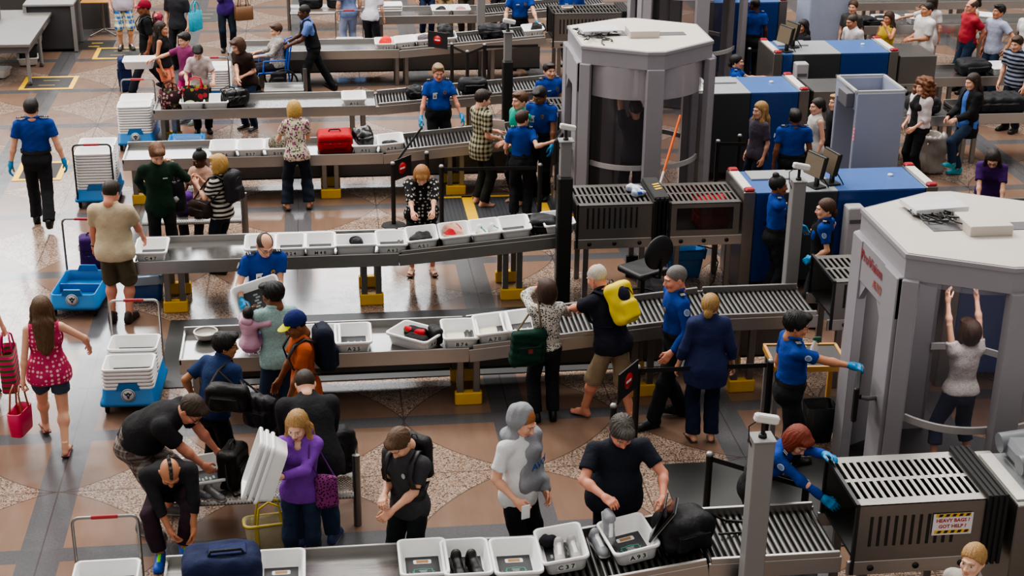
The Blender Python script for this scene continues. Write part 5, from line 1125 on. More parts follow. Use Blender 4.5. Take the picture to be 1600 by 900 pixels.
for o in (B5, B6):
    for m in o.children:
        if m.name.startswith('advert'): b = MB(); b.box((-.04, 0, .005), (.2, .38, .004)); b.build('cream_card', plain('card_cream', '#cfc6b2', .5), m)
C1 = bl('C', 237, 383, 0, 'C47', 'white bin C47 alone at the left end of its table'); C2 = bl('C', 407, 378, 0, 'B29', 'white bin above the bald officer'); C3 = bl('C', 454, 383, 0, 'B24', 'white bin right of the bald officer head'); C4 = bl('C', 500, 379, 0, 'M48', 'white bin third from the bald officer'); C5 = bl('C', 556, 379, 90, None, 'white bin turned sideways with a dark cloth'); C6 = bl('C', 612, 372, 0, 'A62', 'white bin left of the dotted blouse hands'); C7 = bl('C', 661, 369, 0, 'A51', 'white bin under the hands of the dotted blouse woman'); C8 = bl('C', 713, 365, 0, None, 'white bin with a cream and red bag', mat=False); C9 = bl('C', 761, 359, 0, None, 'white bin with green and white shoes', mat=False); C10 = bl('C', 807, 354, 0, None, 'white bin left of the black cap bag'); C11 = bl('C', 878, 352, 0, 'A12', 'white bin entering the slotted hood by the black pole')
D1 = bl('D', 348, 231, 0, 'A76', 'white bin A76 at the left of its row'); D2 = bl('D', 391, 230, 0, 'B57', 'white bin B57 next to bin A76'); D3 = bl('D', 434, 229, 0, 'B18', 'white bin with a netted bag under the floral woman'); D4 = bl('D', 570, 219, 0, 'A52', 'white bin under the black bag by the red suitcase', mat=False); D5 = bl('D', 611, 216, 0, 'A74', 'white bin with dark belts right of the black bag')
E1 = bl('E', 300, 158, 0, None, 'white bin under the bag with red handles', mat=False); E2 = bl('E', 338, 154, 0, None, 'empty white bin between the two black bags'); E3 = bl('E', 553, 152, 0, 'A15', 'sunlit white bin alone before the officer facing the camera')
F1 = bl('F', 602, 64, 0, 'C23', 'white bin of bright red clothes', mat=False); F2 = bl('F', 634, 63, 0, 'A48', 'white bin right of the red clothes'); F3 = bl('F', 667, 60, 0, 'B66', 'white bin with dark purple clothes', mat=False); F4 = bl('F', 698, 57, 0, 'A77', 'white bin under the black bag before the far sign', mat=False); F5 = bl('F', 834, 43, 0, 'B17', 'white bin under the gloved officer hand', mat=False)
G0 = at(608, 20, .85)
for i in range(3): bl('G', 608, 16-i*1.0, 90, None, 'white bin in the short pile on the farthest table', h=.15, mat=False, group='short pile of bins').location.z += .05*i
G1 = bl('G', 691, 17, 0, None, 'white bin with dark shoes on the farthest table', mat=False); G2 = bl('G', 721, 15, 0, None, 'white bin with pink shoes on the farthest table', mat=False)
BIN = dict(A3=A3, A5=A5)
o = binn((10.5, 25.62, .80), 0, None, 'white bin behind the striped polo man'); o.location = (12.1, 25.7, .80)
binn((8.95, 23.35, .80), 90, None, 'white bin under the dark handbag by the curly haired woman', mat=False)
o = binn((11.9, 29.05, .94), 90, None, 'white bin under the brown bag behind the white tee man', mat=False); binn((11.2, 29.05, .94), 90, None, 'white bin reached into behind the white tee man', mat=False); binn((13.3, 29.1, .94), 60, None, 'tipped white bin behind the light shirt man', mat=False)
# dishes
dish('round off-white bowl on the left end of the table', at(322, 527, .70), 1.15); dish('round off-white bowl on top of the nearest blue machine exit', Vector((8.55, 18.4, .88)), 1.25); dish('white dish on top of the far slotted hood', Vector((4.75, 28.9, 1.347)))
# ---------------------------------------------------------------- luggage
BK = cloth('#1d1d20', rough=.6); NV = cloth('#1d2544'); RD = cloth('#a3161f')
o = softbag('navy blue duffel suitcase on the table at the bottom edge', (at(347, 880, .9).x, 10.78, zb('A', -1)), 4, (.62, .42, .36), NV, 'suitcase', 'suitcase', .2, seed=5)
b = MB(); b.box((.05, 0, .365), (.3, .16, .016), bev=.006); b.build('top_flap', cloth('#222c52'), o); sub_tube('handle', [(-.1, -.07, .36), (-.08, -.07, .40), (.16, -.07, .40), (.18, -.07, .36)], .012, BK, o)
o = softbag('black backpack on the rollers beside bin A93', (2.86, 10.78, zb('A', 2.86)), 20, (.46, .36, .30), BK, 'backpack', 'backpack', .4, [[(.2, .05, .25), (.36, .12, .12), (.5, .1, .03), (.66, .02, .02), (.72, -.08, .02), (.55, -.12, .02), (.3, -.1, .06)]], seed=8)
o = softbag('black briefcase standing on the bench', (-.95, 12.93, .42), 12, (.34, .2, .40), cloth('#1b1917', rough=.5), 'briefcase', 'briefcase', .1, [[(-.17, 0, .3), (-.26, -.05, .12), (-.27, -.12, .03), (-.12, -.18, .01), (.02, -.14, .02)]], seed=9); sub_tube('handle', [(-.05, 0, .40), (-.04, 0, .44), (.06, 0, .44), (.07, 0, .40)], .012, BLK, o); o.rotation_euler.z = R(70)
binn((-1.22, 13.0, .42), 14, None, 'white bin on the bench left of the briefcase')
tote('cream tote bag with yellow handles on the floor by the bench', (-.62, 12.42, .0), 8, (.46, .2, .32), cloth('#b3a98c'), plain('yellow_leather', '#b8a31a', .45), .8, 'tote_bag', 'bag', .2, trim=plain('yellow_leather', '#b8a31a', .45))
p = at(523, 218, .8); o = suitcase('bright red suitcase lying on the roller table', (p.x, 22.5, zb('D', p.x)), 2, (.52, .46, .30), RD, BK)
p = at(569, 215, .95); softbag('shiny black bag inside the bin right of the red suitcase', (p.x, 22.55, zb('D', p.x)+.06), 10, (.30, .34, .26), plain('vinyl_black', '#0f0f10', .3), 'bag', 'bag', .9, seed=12)
p = at(434, 222, .85); cloth_heap('brown netted bag in the bin beside the floral woman', (p.x, 22.52, zb('D', p.x)+.03), 0, (.3, .36, .2), cloth('#4a4238', 'spots', '#9a927f', s=1.2), 4, 'bag', 'net_bag')
p = at(611, 214, .85); cloth_heap('dark belts heaped in a bin by the rollers', (p.x, 22.5, zb('D', p.x)+.02), 0, (.26, .2, .08), BK, 6, 'belt', 'belt_heap')
p = at(850, 352, .95); softbag('black cap-shaped bag on the rollers by the black pole', (p.x, 18.35, zb('C', p.x)), -8, (.34, .36, .17), BK, 'bag', 'bag', .6, seed=13)
softbag('purple and yellow bundle entering the slotted hood', (3.06, 18.4, zb('C', 3.0)+.03), 0, (.2, .3, .2), cloth('#4b2d5e', 'floral', '#c98a2a', '#5a3a8a', s=.5), 'bag', 'bag', .9, zip_=False, pocket=False, seed=14)
for i in range(2): softbag(['dark red bag lower in the windowed hood', 'dark red bag upper in the windowed hood'][i], (4.95, 18.28, .86+.19*i), 0, (.42, .4, .19), RD, 'bag', 'bag', .3, seed=15+i)
p = at(556, 378, .85); cloth_heap('dark cloth in the sideways bin', (p.x, 18.42, zb('C', p.x)+.02), 20, (.26, .2, .1), BK, 5)
p = at(713, 363, .85); cloth_heap('cream and red bag in a bin right of the dotted blouse', (p.x, 18.42, zb('C', p.x)+.01), 10, (.3, .4, .13), cloth('#c9b9a2', 'plaid', '#a8212a', '#c9b9a2', s=.25), 8, 'bag', 'folded_bag')
for i in range(2): p = at(750+i*20, 358, .85); loose_shoe(['left green and white shoe in a bin', 'right green and white shoe in a bin'][i], (p.x, 18.38, zb('C', p.x)+.012), 30+i*20, '#d0d0cc', '#1f5a4c', '#1f6a58', 'green and white shoes', sc=.9)
p = at(661, 368, .85); cloth_heap('black clothes under the dotted blouse woman hands', (p.x, 18.42, zb('C', p.x)+.01), 0, (.3, .36, .1), BK, 11)
cloth_heap('blue and white cloth on top of the slotted hood', (4.0, 18.4, 1.277), 0, (.2, .32, .1), cloth('#c9ccd2', 'plaid', '#2d4a94', '#c9ccd2', s=.5), 12)
b = MB(); b.box((0, 0, .035), (.2, .8, .07), bev=.012); o = b.build('black_strap_cover', RUB, None, (4.24, 18.4, 1.29)); tag(o, 'black ribbed cover across the joint of two hoods', 'cover'); b = MB(); [b.box((0.02, .02+q*.09, .072), (.1, .035, .004), rz=25) for q in (-1, 0, 1)]; b.build('yellow_mark', YEL, o); b = MB(); [b.box((x, -.415, -.25), (.035, .02, .62)) for x in (-.06, 0, .06)]; b.build('front_strap', RUB, o); b = MB(); b.prism([(-.12, 0), (-.08, .05), (0, .03), (.08, .05), (.12, 0), (0, -.14)], 0, .03, M=Rx(90), c=(0, -.40, -.60)); b.build('bracket', BLK, o); b = MB(); b.tube([(.5, -.35, -.62), (.7, -.38, -.66), (.78, -.4, -.85), (.74, -.4, -1.1), (.6, -.45, -1.26), (.4, -.5, -1.27)], .009, 6); b.build('power_cable', BLK, o)
A_ = atY(1063, 180, 19.8); B_ = atY(1037, 268, 19.35); d_ = (B_-A_); F_ = A_+d_*((A_.z-.30)/(A_.z-B_.z)); b = MB(); b.tube([A_-F_, B_-F_], .018, 8); o = b.build('broom', ORG, None, F_); tag(o, 'orange handled broom leaning by the middle body scanner', 'broom'); b = MB(); b.tube([B_-F_, (0, 0, 0)], .018, 8); b.build('ferrule', WHT, o); b = MB(); b.prism([(-.17, -.025), (.17, -.025), (.17, .025), (-.17, .025)], -F_.z+.002, 0); b.build('broom_head', BLK, o)
# table E bags
tote('black patterned bag with red handles on the unpacking table', (at(306, 140, .95).x, 25.08, zb('E', -2)+.06), 0, (.44, .2, .28), cloth('#1d1a1b', 'floral', '#9c2f35', '#7a7a2c', s=.45), RED, .9, 'handbag', 'bag', .16)
tote('red and black flowered bag at the table end', (at(264, 155, .9).x, 25.1, zb('E', -2)), 30, (.36, .24, .30), cloth('#3a2226', 'floral', '#b8868a', '#7a2f38', s=.8), cloth('#3a2226'), .9, 'handbag', 'bag', .12)
cloth_heap('pale green cloth in the bin on the unpacking table', (at(290, 158, .85).x, 25.0, zb('E', -2)+.02), 0, (.26, .3, .12), cloth('#a9b98c'), 14)
p = at(366, 150, .9); softbag('shiny black bag in front of the brown shirt woman', (p.x, 25.1, zb('E', p.x)), 20, (.44, .26, .30), plain('vinyl_black', '#0f0f10', .3), 'bag', 'bag', .8, [[(-.2, -.1, .2), (-.28, -.12, .33), (-.12, -.05, .36), (0, 0, .3)]], seed=21)
for i, (px, lab) in enumerate(((648, 'small black bag on the rollers left of the officer'), (742, 'black holdall on the rollers right of the officer'))): p = at(px, 137, .95); softbag(lab, (p.x, 25.15, zb('E', p.x)), 5, (.28 if i == 0 else .48, .3, .18 if i == 0 else .24), BK, 'bag', 'bag', .7, seed=22+i)
# table F
p = at(602, 63, .85); cloth_heap('bright red clothes in a far bin', (p.x, 28.97, zb('F', p.x)+.04), 0, (.3, .36, .15), cloth('#d8352f'), 15); p = at(667, 60, .85); cloth_heap('dark purple clothes in a far bin', (p.x, 28.97, zb('F', p.x)+.04), 0, (.3, .36, .12), cloth('#4a4258', 'spots', '#8a7a5a'), 16)
p = at(697, 52, .95); softbag('black bag in the bin before the far sign', (p.x, 28.97, zb('F', p.x)+.04), 0, (.32, .36, .28), BK, 'bag', 'bag', .7, seed=25); p = at(772, 50, .95); softbag('long black duffel on the far rollers', (p.x, 28.97, zb('F', p.x)), 0, (.58, .36, .24), BK, 'bag', 'bag', .7, seed=26); p = at(838, 41, .95); cloth_heap('black shoes bundle in the far bin by the gloved hand', (p.x, 28.97, zb('F', p.x)+.04), 0, (.26, .34, .14), BK, 17)
p = at(691, 16, .85); cloth_heap('dark shoes bundle on the farthest table', (p.x, 31.8, zb('G', p.x)+.03), 0, (.24, .3, .1), BK, 18); p = at(721, 14, .85); cloth_heap('pink shoes bundle on the farthest table', (p.x, 31.8, zb('G', p.x)+.03), 0, (.24, .3, .1), cloth('#a87878'), 19)
# boots in bin A47
p = B4.location; q = solid('boot_bundle', Field((-.2, -.22, 0), (.2, .22, .2), .009).rbox((-.07, -.06, .07), (.07, .14, .055), .04).rbox((.08, .05, .08), (.07, .14, .06), .04).folds(.006, 22, 5, 4), cloth('#171314', 'floral', '#b01c2c', '#171314', s=.28), 'black and red boots in the slanted bin', 'boots', (p.x, p.y, p.z+.01), 52)
softbag('black strap pouch hanging over the slanted bin', (p.x+.22, p.y-.02, p.z+.0), 20, (.12, .2, .19), BK, 'bag', 'pouch', .6, zip_=False, pocket=False, seed=31)
# lane A shoes
p = A3.location; loose_shoe('left black dress shoe in a bin', (p.x-.075, p.y+.04, p.z+.02), 183, '#121212', '#0a0a0a', '#0d0d0d', 'black dress shoes', 'shoe', sc=1.05).rotation_euler = (R(0), 0, R(6)); loose_shoe('right black dress shoe in a bin', (p.x+.055, p.y+.03, p.z+.02), 170, '#121212', '#0a0a0a', '#0d0d0d', 'black dress shoes', 'shoe', sc=1.05).rotation_euler = (0, 0, R(14))
p = A5.location; loose_shoe('left white-laced trainer in bin C37', (p.x-.03, p.y+.04, p.z+.02), -4, '#a3a19f', '#dcdcd8', '#e8e8e4', 'trainers in bin C37', sc=.95); loose_shoe('right white-laced trainer in bin C37', (p.x+.085, p.y+.06, p.z+.02), 6, '#a3a19f', '#dcdcd8', '#e8e8e4', 'trainers in bin C37', sc=.95); cloth_heap('dark belongings behind the trainers in bin C37', (p.x-.09, p.y+.17, p.z+.02), 0, (.16, .12, .08), cloth('#1c1a22'), 20)
sp_ = at(933, 846, .84); loose_shoe('grey trainer on the rollers between bins C37 and A93', (sp_.x, sp_.y+.06, zb('A', sp_.x)+.01), 12, '#85878d', '#c9c9c9', '#e0e0e0', sc=1.05)
# laptop: hinged, half open over bin A93
lp = empty('laptop', (2.60, 10.80, .95), 0, 'half-open black laptop in the big man hand over bin A93', 'laptop'); M = Rz(-18)@Ry(-58); b = MB(); b.box(M@V3(.17, 0, 0), (.36, .26, .016), M=M, bev=.004); o = b.build('screen_lid', plain('laptop_black', '#111113', .2), lp); b = MB(); b.box(M@V3(.17, 0, -.0125), (.365, .265, .008), M=M); b.build('silver_edge', plain('laptop_silver', '#8d8f92', .3, .7), lp)
M2 = Rz(-18)@Ry(-72); b = MB(); b.box(M2@V3(.17, 0, 0), (.36, .26, .014), M=M2, bev=.004); b.build('keyboard_base', plain('laptop_black', '#111113', .2), lp)
# right side luggage
softbag('black suitcase lying on the exit table by the cardigan woman', (11.0, 23.35, .815), 0, (.9, .5, .26), BK, 'suitcase', 'suitcase', .2, seed=33); softbag('black bag pile on the exit table behind the striped polo man', (11.6, 25.7, .795), 10, (.6, .4, .26), BK, 'bag', 'bag', .9, seed=34); softbag('dark handbag in a bin left of the curly haired woman', (8.95, 23.3, .83), 0, (.36, .26, .24), plain('vinyl_black', '#0f0f10', .3), 'handbag', 'handbag', .8, seed=35); softbag('grey and black bag between the curly haired and cardigan women', (9.75, 23.3, .80), 10, (.5, .4, .28), cloth('#2b2b2e'), 'bag', 'bag', .8, seed=36)
tote('brown leather bag on the exit table behind the white tee man', (12.0, 29.05, .96), 0, (.4, .24, .3), plain('brown_leather', '#6b4a2e', .45), plain('brown_leather', '#6b4a2e', .45), 1.05, 'handbag', 'bag', .06); softbag('black bag on the exit table above the yellow top woman', (10.9, 29.0, .94), 0, (.5, .3, .16), BK, 'bag', 'bag', .8, seed=37)
# machine tops and operator gear
def monitor(label, loc, rz, w=.38, h=.30, m=None):
    t = empty('monitor', loc, rz, label, 'monitor'); b = MB(); b.box((0, 0, .14+h/2), (w, .06, h), M=Rx(-12), bev=.012); b.build('casing', BLK, t); b = MB(); b.box((0, -.035, .14+h/2), (w*.9, .006, h*.88), M=Rx(-12)); b.build('screen', m or plain('screen_tan', '#6a5f50', .2), t); b = MB(); b.box((0, .04, .08), (.06, .04, .18)); b.box((0, .02, .008), (.24, .18, .016), bev=.004); b.build('stand', BLK, t)
    b = MB(); b.tube([(.0, .05, .2), (.1, .12, .05), (.12, .2, -.1)], .008, 6); b.build('cable', BLK, t); return t
monitor('operator monitor on the near edge of the blue machine', (6.28, 18.2, 1.375), -70); monitor('second operator monitor close behind the first', (6.52, 18.32, 1.375), -78); monitor('operator monitor of the machine behind the metal detector', (7.95, 25.2, 1.395), -70); monitor('far operator monitor beside the seated officer', (8.15, 25.5, 1.395), -72)
for x, y, h, lab in ((6.72, 17.85, 1.22, 'white computer tower right of the vest officer'), (8.15, 24.85, 1.28, 'white computer tower by the far monitors')):
    b = MB(); b.box((0, 0, h/2), (.22, .2, h), bev=.015); o = b.build('computer_tower', plain('tower_white', '#a9a6a8', .4), None, (x, y, 0)); tag(o, lab, 'computer'); b = MB(); b.box((0, -.104, h*.85), (.16, .008, .05)); b.build('drive_bay', GRYD, o)
b = MB(); b.box((0, 0, 0), (.24, .3, .004)); o = b.build('paper_sheet', plain('paper', '#d9d6da', .5), None, (8.15, 18.42, .866), 10); tag(o, 'white paper on the bright exit table', 'paper'); b = MB(); b.box((.05, 0, .003), (.1, .24, .002)); b.build('yellow_panel', plain('paper_yellow', '#c9b03a', .5), o)
# grey tray machine at the right edge (lane A)
t = empty('tray_unit', (6.1, 10.95, 1.345), 0, 'grey rounded case on top of the dark machine at the right edge', 'equipment case'); CS = plain('case_grey', '#6d7075', .4); b = MB(); b.box((0, 0, .09), (.7, .6, .18), bev=.05); b.build('case_body', CS, t)
for y in (-.2, .2): b = MB(); b.tube([(-.38, y, .1), (.2, y, .16)], .09, 12); b.build('side_roll', CS, t)
b = MB(); b.box((.05, 0, .185), (.3, .22, .01)); b.box((.05, 0, .19), (.2, .1, .006)); b.build('sticker', plain('sticker_blue', '#8fb6c4', .5), t)
# ================================================================ the cast
def P(label, x, y, head, **k):
    inv = Rz(-head)
    for a, b_ in (('Lw', 'L'), ('Rw', 'Rt')):
        if a in k: q = k.pop(a); k[b_] = tuple(inv@(np.array(q, float)-V3(x, y, k.get('z0', 0))))
    for a in ('eL', 'eR', 'palmL', 'palmR'):
        if a in k and len(k[a]) == 4: k[a] = tuple(inv@V3(*k[a][:3]))      # 4-tuples are given in world directions
    return person(label, x, y, head, **k)
TSA = cloth('#143b8a'); BLKC = cloth('#1c1d21'); DEN = cloth('#1d2b42', 'denim', '#33465f'); DEND = cloth('#141b28', 'denim', '#232d3d')
def uni(sl=.62, **k): return dict(dict(n='uniform_shirt', m=TSA, sl=sl, hem=.09, collar=1, t=.018), **k)
UT = ('trousers', BLKC, 1.98, .018); BS = ('shoe', '#121110', '#0b0b0b')
def tee(c, sl=.62, hem=-.10, n='t_shirt', **k): return dict(dict(n=n, m=c if not isinstance(c, str) else cloth(c), sl=sl, hem=hem, t=.018), **k)
def polo(c, **k): return tee(c, .68, -.11, 'polo_shirt', collar=1, **k)
UO = [x_uniform(), x_belt()]
stretch = lambda d, n: {d: n}
def vest(ob, J, child):
    s = J['s']; f = Field(J['pv']-V3(.4, .4, .2), J['N']+V3(.4, .4, .2), .013); t = .034
    f.ell(J['pv']+J['Rp']@V3(0, .01, 0), V3(.17, .125, .13)*s+t*.6, J['Rp'], k=.05).ell(J['Wst'], V3(.132, .1, .16)*s+t, J['Rm'], k=.05).ell(J['C']+J['Rc']@V3(0, -.01, .02)*s, V3(.142, .112, .18)*s+t, J['Rc'], k=.05)
    for q in (-1, 1): f.cone(J['C']+J['Rc']@V3(q*.10, 0, .12)*s, J['N']+J['Rc']@V3(q*.08, 0, -.02)*s, .05*s+t*.4, .045*s+t*.4, k=.04)
    f.plane(J['pv']+V3(0, 0, .02), V3(0, 0, -1)); f.ell(J['N']+J['Rc']@V3(0, -.10, .0)*s, V3(.05, .08, .12)*s, J['Rc'], k=.01, sub=True).ell(J['N']+J['nz']*.06*s, V3(.06, .06, .06)*s, J['Rc'], k=.01, sub=True); child('vest', f.mesh(), cloth('#101015'))
def draped(ob, J, child):
    s = J['s']; M = cloth('#808288', 'heather', '#a5a7ab'); Rh = J['Rh']; HC = J['HC']; f = Field(HC-V3(.26, .26, .2), HC+V3(.26, .26, .22), .01)
    f.ell(HC+Rh@V3(0, .045, .015), (.118, .125, .145), Rh, k=.02).ell(J['N']+V3(0, .03, .01), (.15, .12, .07), k=.05).folds(.003, 26, 4, 3); f.ell(HC+Rh@V3(0, -.10, -.01), (.088, .155, .128), Rh, k=.012, sub=True); child('sweatshirt_hood', f.mesh(), M)
    f = Field(J['pv']-V3(.4, .4, .15), J['N']+V3(.4, .4, .1), .012); Rc = J['Rc']; t = .045
    f.ell(J['pv']+V3(.05, -.0, .06), V3(.17, .13, .16)*s+t*.5, k=.06).ell(J['Wst']+V3(.02, 0, 0), V3(.145, .11, .18)*s+t*.8, k=.06).ell(J['C']+Rc@V3(.02, 0, .0)*s, V3(.165, .118, .19)*s+t*.6, Rc, k=.06)
    f.cone(J['S']['L'], J['E']['L'], .075*s, .07*s, k=.04).cone(J['E']['L'], J['W']['L'], .07*s, .05*s, k=.03); f.cone(J['S']['L'], J['N'], .075*s, .07*s, k=.05)
    f.plane(J['C']+V3(-.055, 0, 0), nrm(V3(-1, .25, .12))).folds(.006, 18, 5, 9); child('sweatshirt', f.mesh(), M)
    e = Matrix(((1, 0, 0), (0, 0, -1), (0, 1, 0))).to_euler()
    o = text_obj('shirt_print', 'AVOIR', .085*s, plain('print_blue', '#1f4c86', .7), ob, J['C']+Rc@V3(.075, -.188, -.03)*s, (R(90), R(-6), R(14)), .001, bold=.003)
    v = np.zeros(len(o.data.vertices)*3, np.float32); o.data.vertices.foreach_get('co', v); v = v.reshape(-1, 3); v[:, 2] -= v[:, 0]**2*2.2; o.data.vertices.foreach_set('co', v.ravel())
def x_open(color, sl=1.5, hem=-.1, nm='cardigan', gap=.07, t=.036):
    def go(ob, J, child):
        s = J['s']; w = J['w']; Rc, Rp, Rm = J['Rc'], J['Rp'], J['Rm']; f = Field(J['pv']-V3(.5, .5, .3), J['N']+V3(.5, .5, .35), .013)
        f.ell(J['pv']+Rp@V3(0, .012, hem*.4)*s, V3(.165*w, .122*w, abs(hem)*.6+.13)*s+t, Rp, k=.05).ell(J['Wst'], V3(.135*w, .1*w, .16)*s+t, Rm, k=.05).ell(J['C']+Rc@V3(0, 0, .02)*s, V3(.15, .112, .185)*s+t, Rc, k=.05).cone(J['S']['L'], J['S']['R'], .05*s+t*.8, .05*s+t*.8, k=.05)
        f.plane(J['pv']+Rp@V3(0, 0, hem)*s, V3(0, 0, -1)); f.ell(J['C']+Rc@V3(0, -.18, -.14)*s, V3(gap, .16, .6)*s, Rc, k=.01, sub=True).ell(J['N']+J['nz']*.06*s, V3(.07, .07, .07)*s, Rc, k=.01, sub=True)
        for k in 'LR':
            S_, E_, W_ = J['S'][k], J['E'][k], J['W'][k]; a = J['ar']; f.cone(S_, E_, a[0]*s+t*.9, a[1]*s+t*.9, k=.03); e = E_+(W_-E_)*(sl-1); f.cone(E_, W_, a[1]*s+t*.9, a[2]*s+t*.8, k=.015, clip=(e, nrm(W_-E_)))
        f.folds(.0035, 20, 6, 17); child(nm, f.mesh(), cloth(color))
    return go
# --- officers
P('walking officer at far left seen from behind in blue gloves', -4.03, 21.5, 184, H=1.88, hairc='#1d1713', top=uni(), bot=UT, shoes=BS, extra=UO, glove=True, fL=(.1, -.06, .085), fR=(-.11, .36, .15), ftR=38, kR=(0, -1, .1), w=1.2, v=.015, L=(.36, .06, .93), Rt=(-.37, .02, .93))
P('bald officer with glasses leaning over to lift a white bin', -.72, 16.35, 12, H=1.74, hair='fringe', hairc='#3d342d', lean=14, look=(12, 30), top=uni(), bot=UT, shoes=BS, extra=UO+[x_idcard, x_glasses('#2a2a2a')], glove=True, w=1.15, belly=.2, Rw=at(378, 470, 1.02), Lw=at(430, 462, 1.05), hands=('hold', 'hold'))
P('grey-haired officer in long blue sleeves striding left', 3.65, 14.55, -82, H=1.84, hair='buzz', hairc='#6f6a66', skin='ruddy', lean=4, look=(0, 10), top=uni(1.96), bot=UT, shoes=BS, extra=UO, fL=(.09, -.24, .085), fR=(-.09, .16, .10), ftR=12, L=(.30, -.16, .98), Rt=(-.28, .1, .96), w=1.06)
P('officer with glasses and moustache reaching to the scanner screen', 4.54, 13.33, 92, H=1.8, hair='thick', hairc='#141110', skin='tan', look=(-8, 12), beard=0, top=uni(), bot=UT, shoes=BS, extra=UO+[x_glasses('#5a4a3a')], glove=True, Rw=at(1336, 573, 1.27), hands=('relax', 'relax'), w=1.12, belly=.15, fL=(.1, -.14, .085), fR=(-.1, .14, .085), eR=(-.2, .5, -1))
P('red-haired officer bending to the conveyor hood mouth', 3.72, 11.62, 58, H=1.68, sex='f', hair='bob', hairc='#7a2f1a', lean=44, look=(-25, 40), top=uni(1.96), bot=UT, shoes=BS, extra=UO, glove=True, Rw=(4.30, 10.98, .93), Lw=(4.20, 11.12, 1.42), w=1.05, bust=.4)
P('officer facing the camera behind the rollers with both arms down', 1.84, 23.5, 6, H=1.74, sex='f', hair='updo', hairc='#8a7355', skin='ruddy', look=(0, 8), top=uni(), bot=UT, shoes=BS, extra=UO+[x_idcard], glove=True, w=1.28, belly=.25, bust=.5, L=(.34, -.22, .90), Rt=(-.33, -.22, .90), v=.015)
P('dark-haired officer with a badge looking down beside the plaid shirt', 3.25, 21.95, -28, H=1.78, hairc='#14100d', skin='brown', look=(-15, 28), top=uni(), bot=UT, shoes=BS, extra=UO+[x_idcard], glove=True, v=.015, L=(.26, -.22, .93))
P('short-haired woman officer seen from behind touching a small screen', 2.85, 21.1, 168, H=1.65, sex='f', hair='short', hairc='#3a2218', look=(-35, 5), top=uni(), bot=UT, shoes=BS, extra=UO, w=1.02, Rw=at(862, 222, 1.22), L=(.2, -.26, 1.02), v=.015)
P('officer in profile with hair piled on top by the grey camera pole', 5.66, 17.74, 88, H=1.70, sex='f', hair='bunhigh', hairc='#15110f', skin='brown', look=(0, 4), top=uni(), bot=UT, shoes=BS, extra=UO, glove=True, Rw=at(1245, 335, .98), L=(.12, -.35, .98))
P('officer in a black vest with a hair bun and hand on hip', 6.0, 16.9, -112, H=1.68, sex='f', hair='bunlow', hairc='#4a3020', look=(12, 4), top=uni(.7), bot=UT, shoes=BS, extra=[x_uniform(), x_belt(), lambda ob, J, child: vest(ob, J, child)], glove=True, L=(.12, -.1, .93), Rt=(-.34, .02, 1.0), eR=(-1, .5, 0), w=1.05, bust=.4)
P('officer with short dark hair seen from behind among waiting women', 6.78, 20.75, 178, H=1.68, hair='short', hairc='#14100e', skin='brown', top=uni(), bot=UT, shoes=BS, extra=UO, w=1.3, v=.017)
P('seated officer with dark hair at the desk beyond the middle scanner', 7.15, 25.3, 75, H=1.66, sex='f', hair='bunlow', hairc='#14100e', top=uni(), bot=UT, shoes=BS, extra=UO, pel=(0, 0, .56), fL=(.12, -.42, .085), fR=(-.12, -.42, .085), L=(.2, -.45, .9), Rt=(-.2, -.42, .9), v=.017)
b = MB(); b.box((0, 0, .46), (.46, .46, .06), bev=.02); b.tube([(0, 0, .05), (0, 0, .44)], .03, 8); b.lathe([(0, .03), (.25, .03), (.25, 0), (0, 0)], n=16); o = b.build('stool', BLK, None, (7.13, 25.28, 0)); tag(o, 'black stool under the seated officer', 'stool')
P('standing officer seen from behind before the far blue machine', 8.2, 28.05, 172, H=1.72, hair='buzz', hairc='#14100e', skin='dark', look=(40, 5), top=uni(), bot=UT, shoes=BS, extra=UO, v=.018)
P('gloved officer cut by the top edge behind the far rollers', 3.95, 29.75, 4, H=1.76, hairc='#2a1d15', top=uni(), bot=UT, shoes=BS, extra=UO, glove=True, L=(.28, -.35, .98), Rt=(-.33, -.2, .95), v=.018)
P('officer leaning behind the far slotted hood', 5.0, 29.9, -20, H=1.7, hairc='#2a1d15', top=uni(), bot=UT, shoes=BS, extra=UO, v=.018)
P('officer mostly hidden left of the middle body scanner', 3.62, 23.6, 20, H=1.7, hairc='#2a1d15', top=uni(), bot=UT, shoes=BS, extra=UO, v=.018)
# --- lane A row
PUR = P('woman in purple hoodie carrying nested white bins', -.3, 11.98, -8, H=1.66, sex='f', hair='long', hairc='#a88250', skin='pale', look=(-10, 20), lips='#b86a64', bust=.6, top=tee('#7a3fa6', 1.95, -.10, 'hoodie', hood=1, t=.022, vneck=1), bot=('jeans', DEN, 1.98, .012), shoes=('shoe', '#2a2a2a', '#1a1a1a'), Lw=atY(440, 745, 11.64), Rw=atY(400, 760, 11.78), hands=('hold', 'hold'), eL=(1, .3, -.6), v=.011, palmL=(-1, .2, .3, 0))
PBJ = P('bending man in black jacket facing the bench with his back turned', -.2, 12.46, 186, H=1.76, hair='fringe', hairc='#3a3028', lean=44, look=(0, 55), top=tee('#1f1f23', 1.95, -.18, 'jacket', t=.035, flare=.03), bot=('jeans', DEN, 1.98, .018), shoes=('sneaker', '#2f3f66', '#c9ccd2', '#dfe2e6'), L=(.16, -.40, .72), Rt=(-.18, -.40, .72), w=1.42, v=.012, fL=(.16, .0, .085), fR=(-.16, .02, .085), fdirL=25, fdirR=-25)
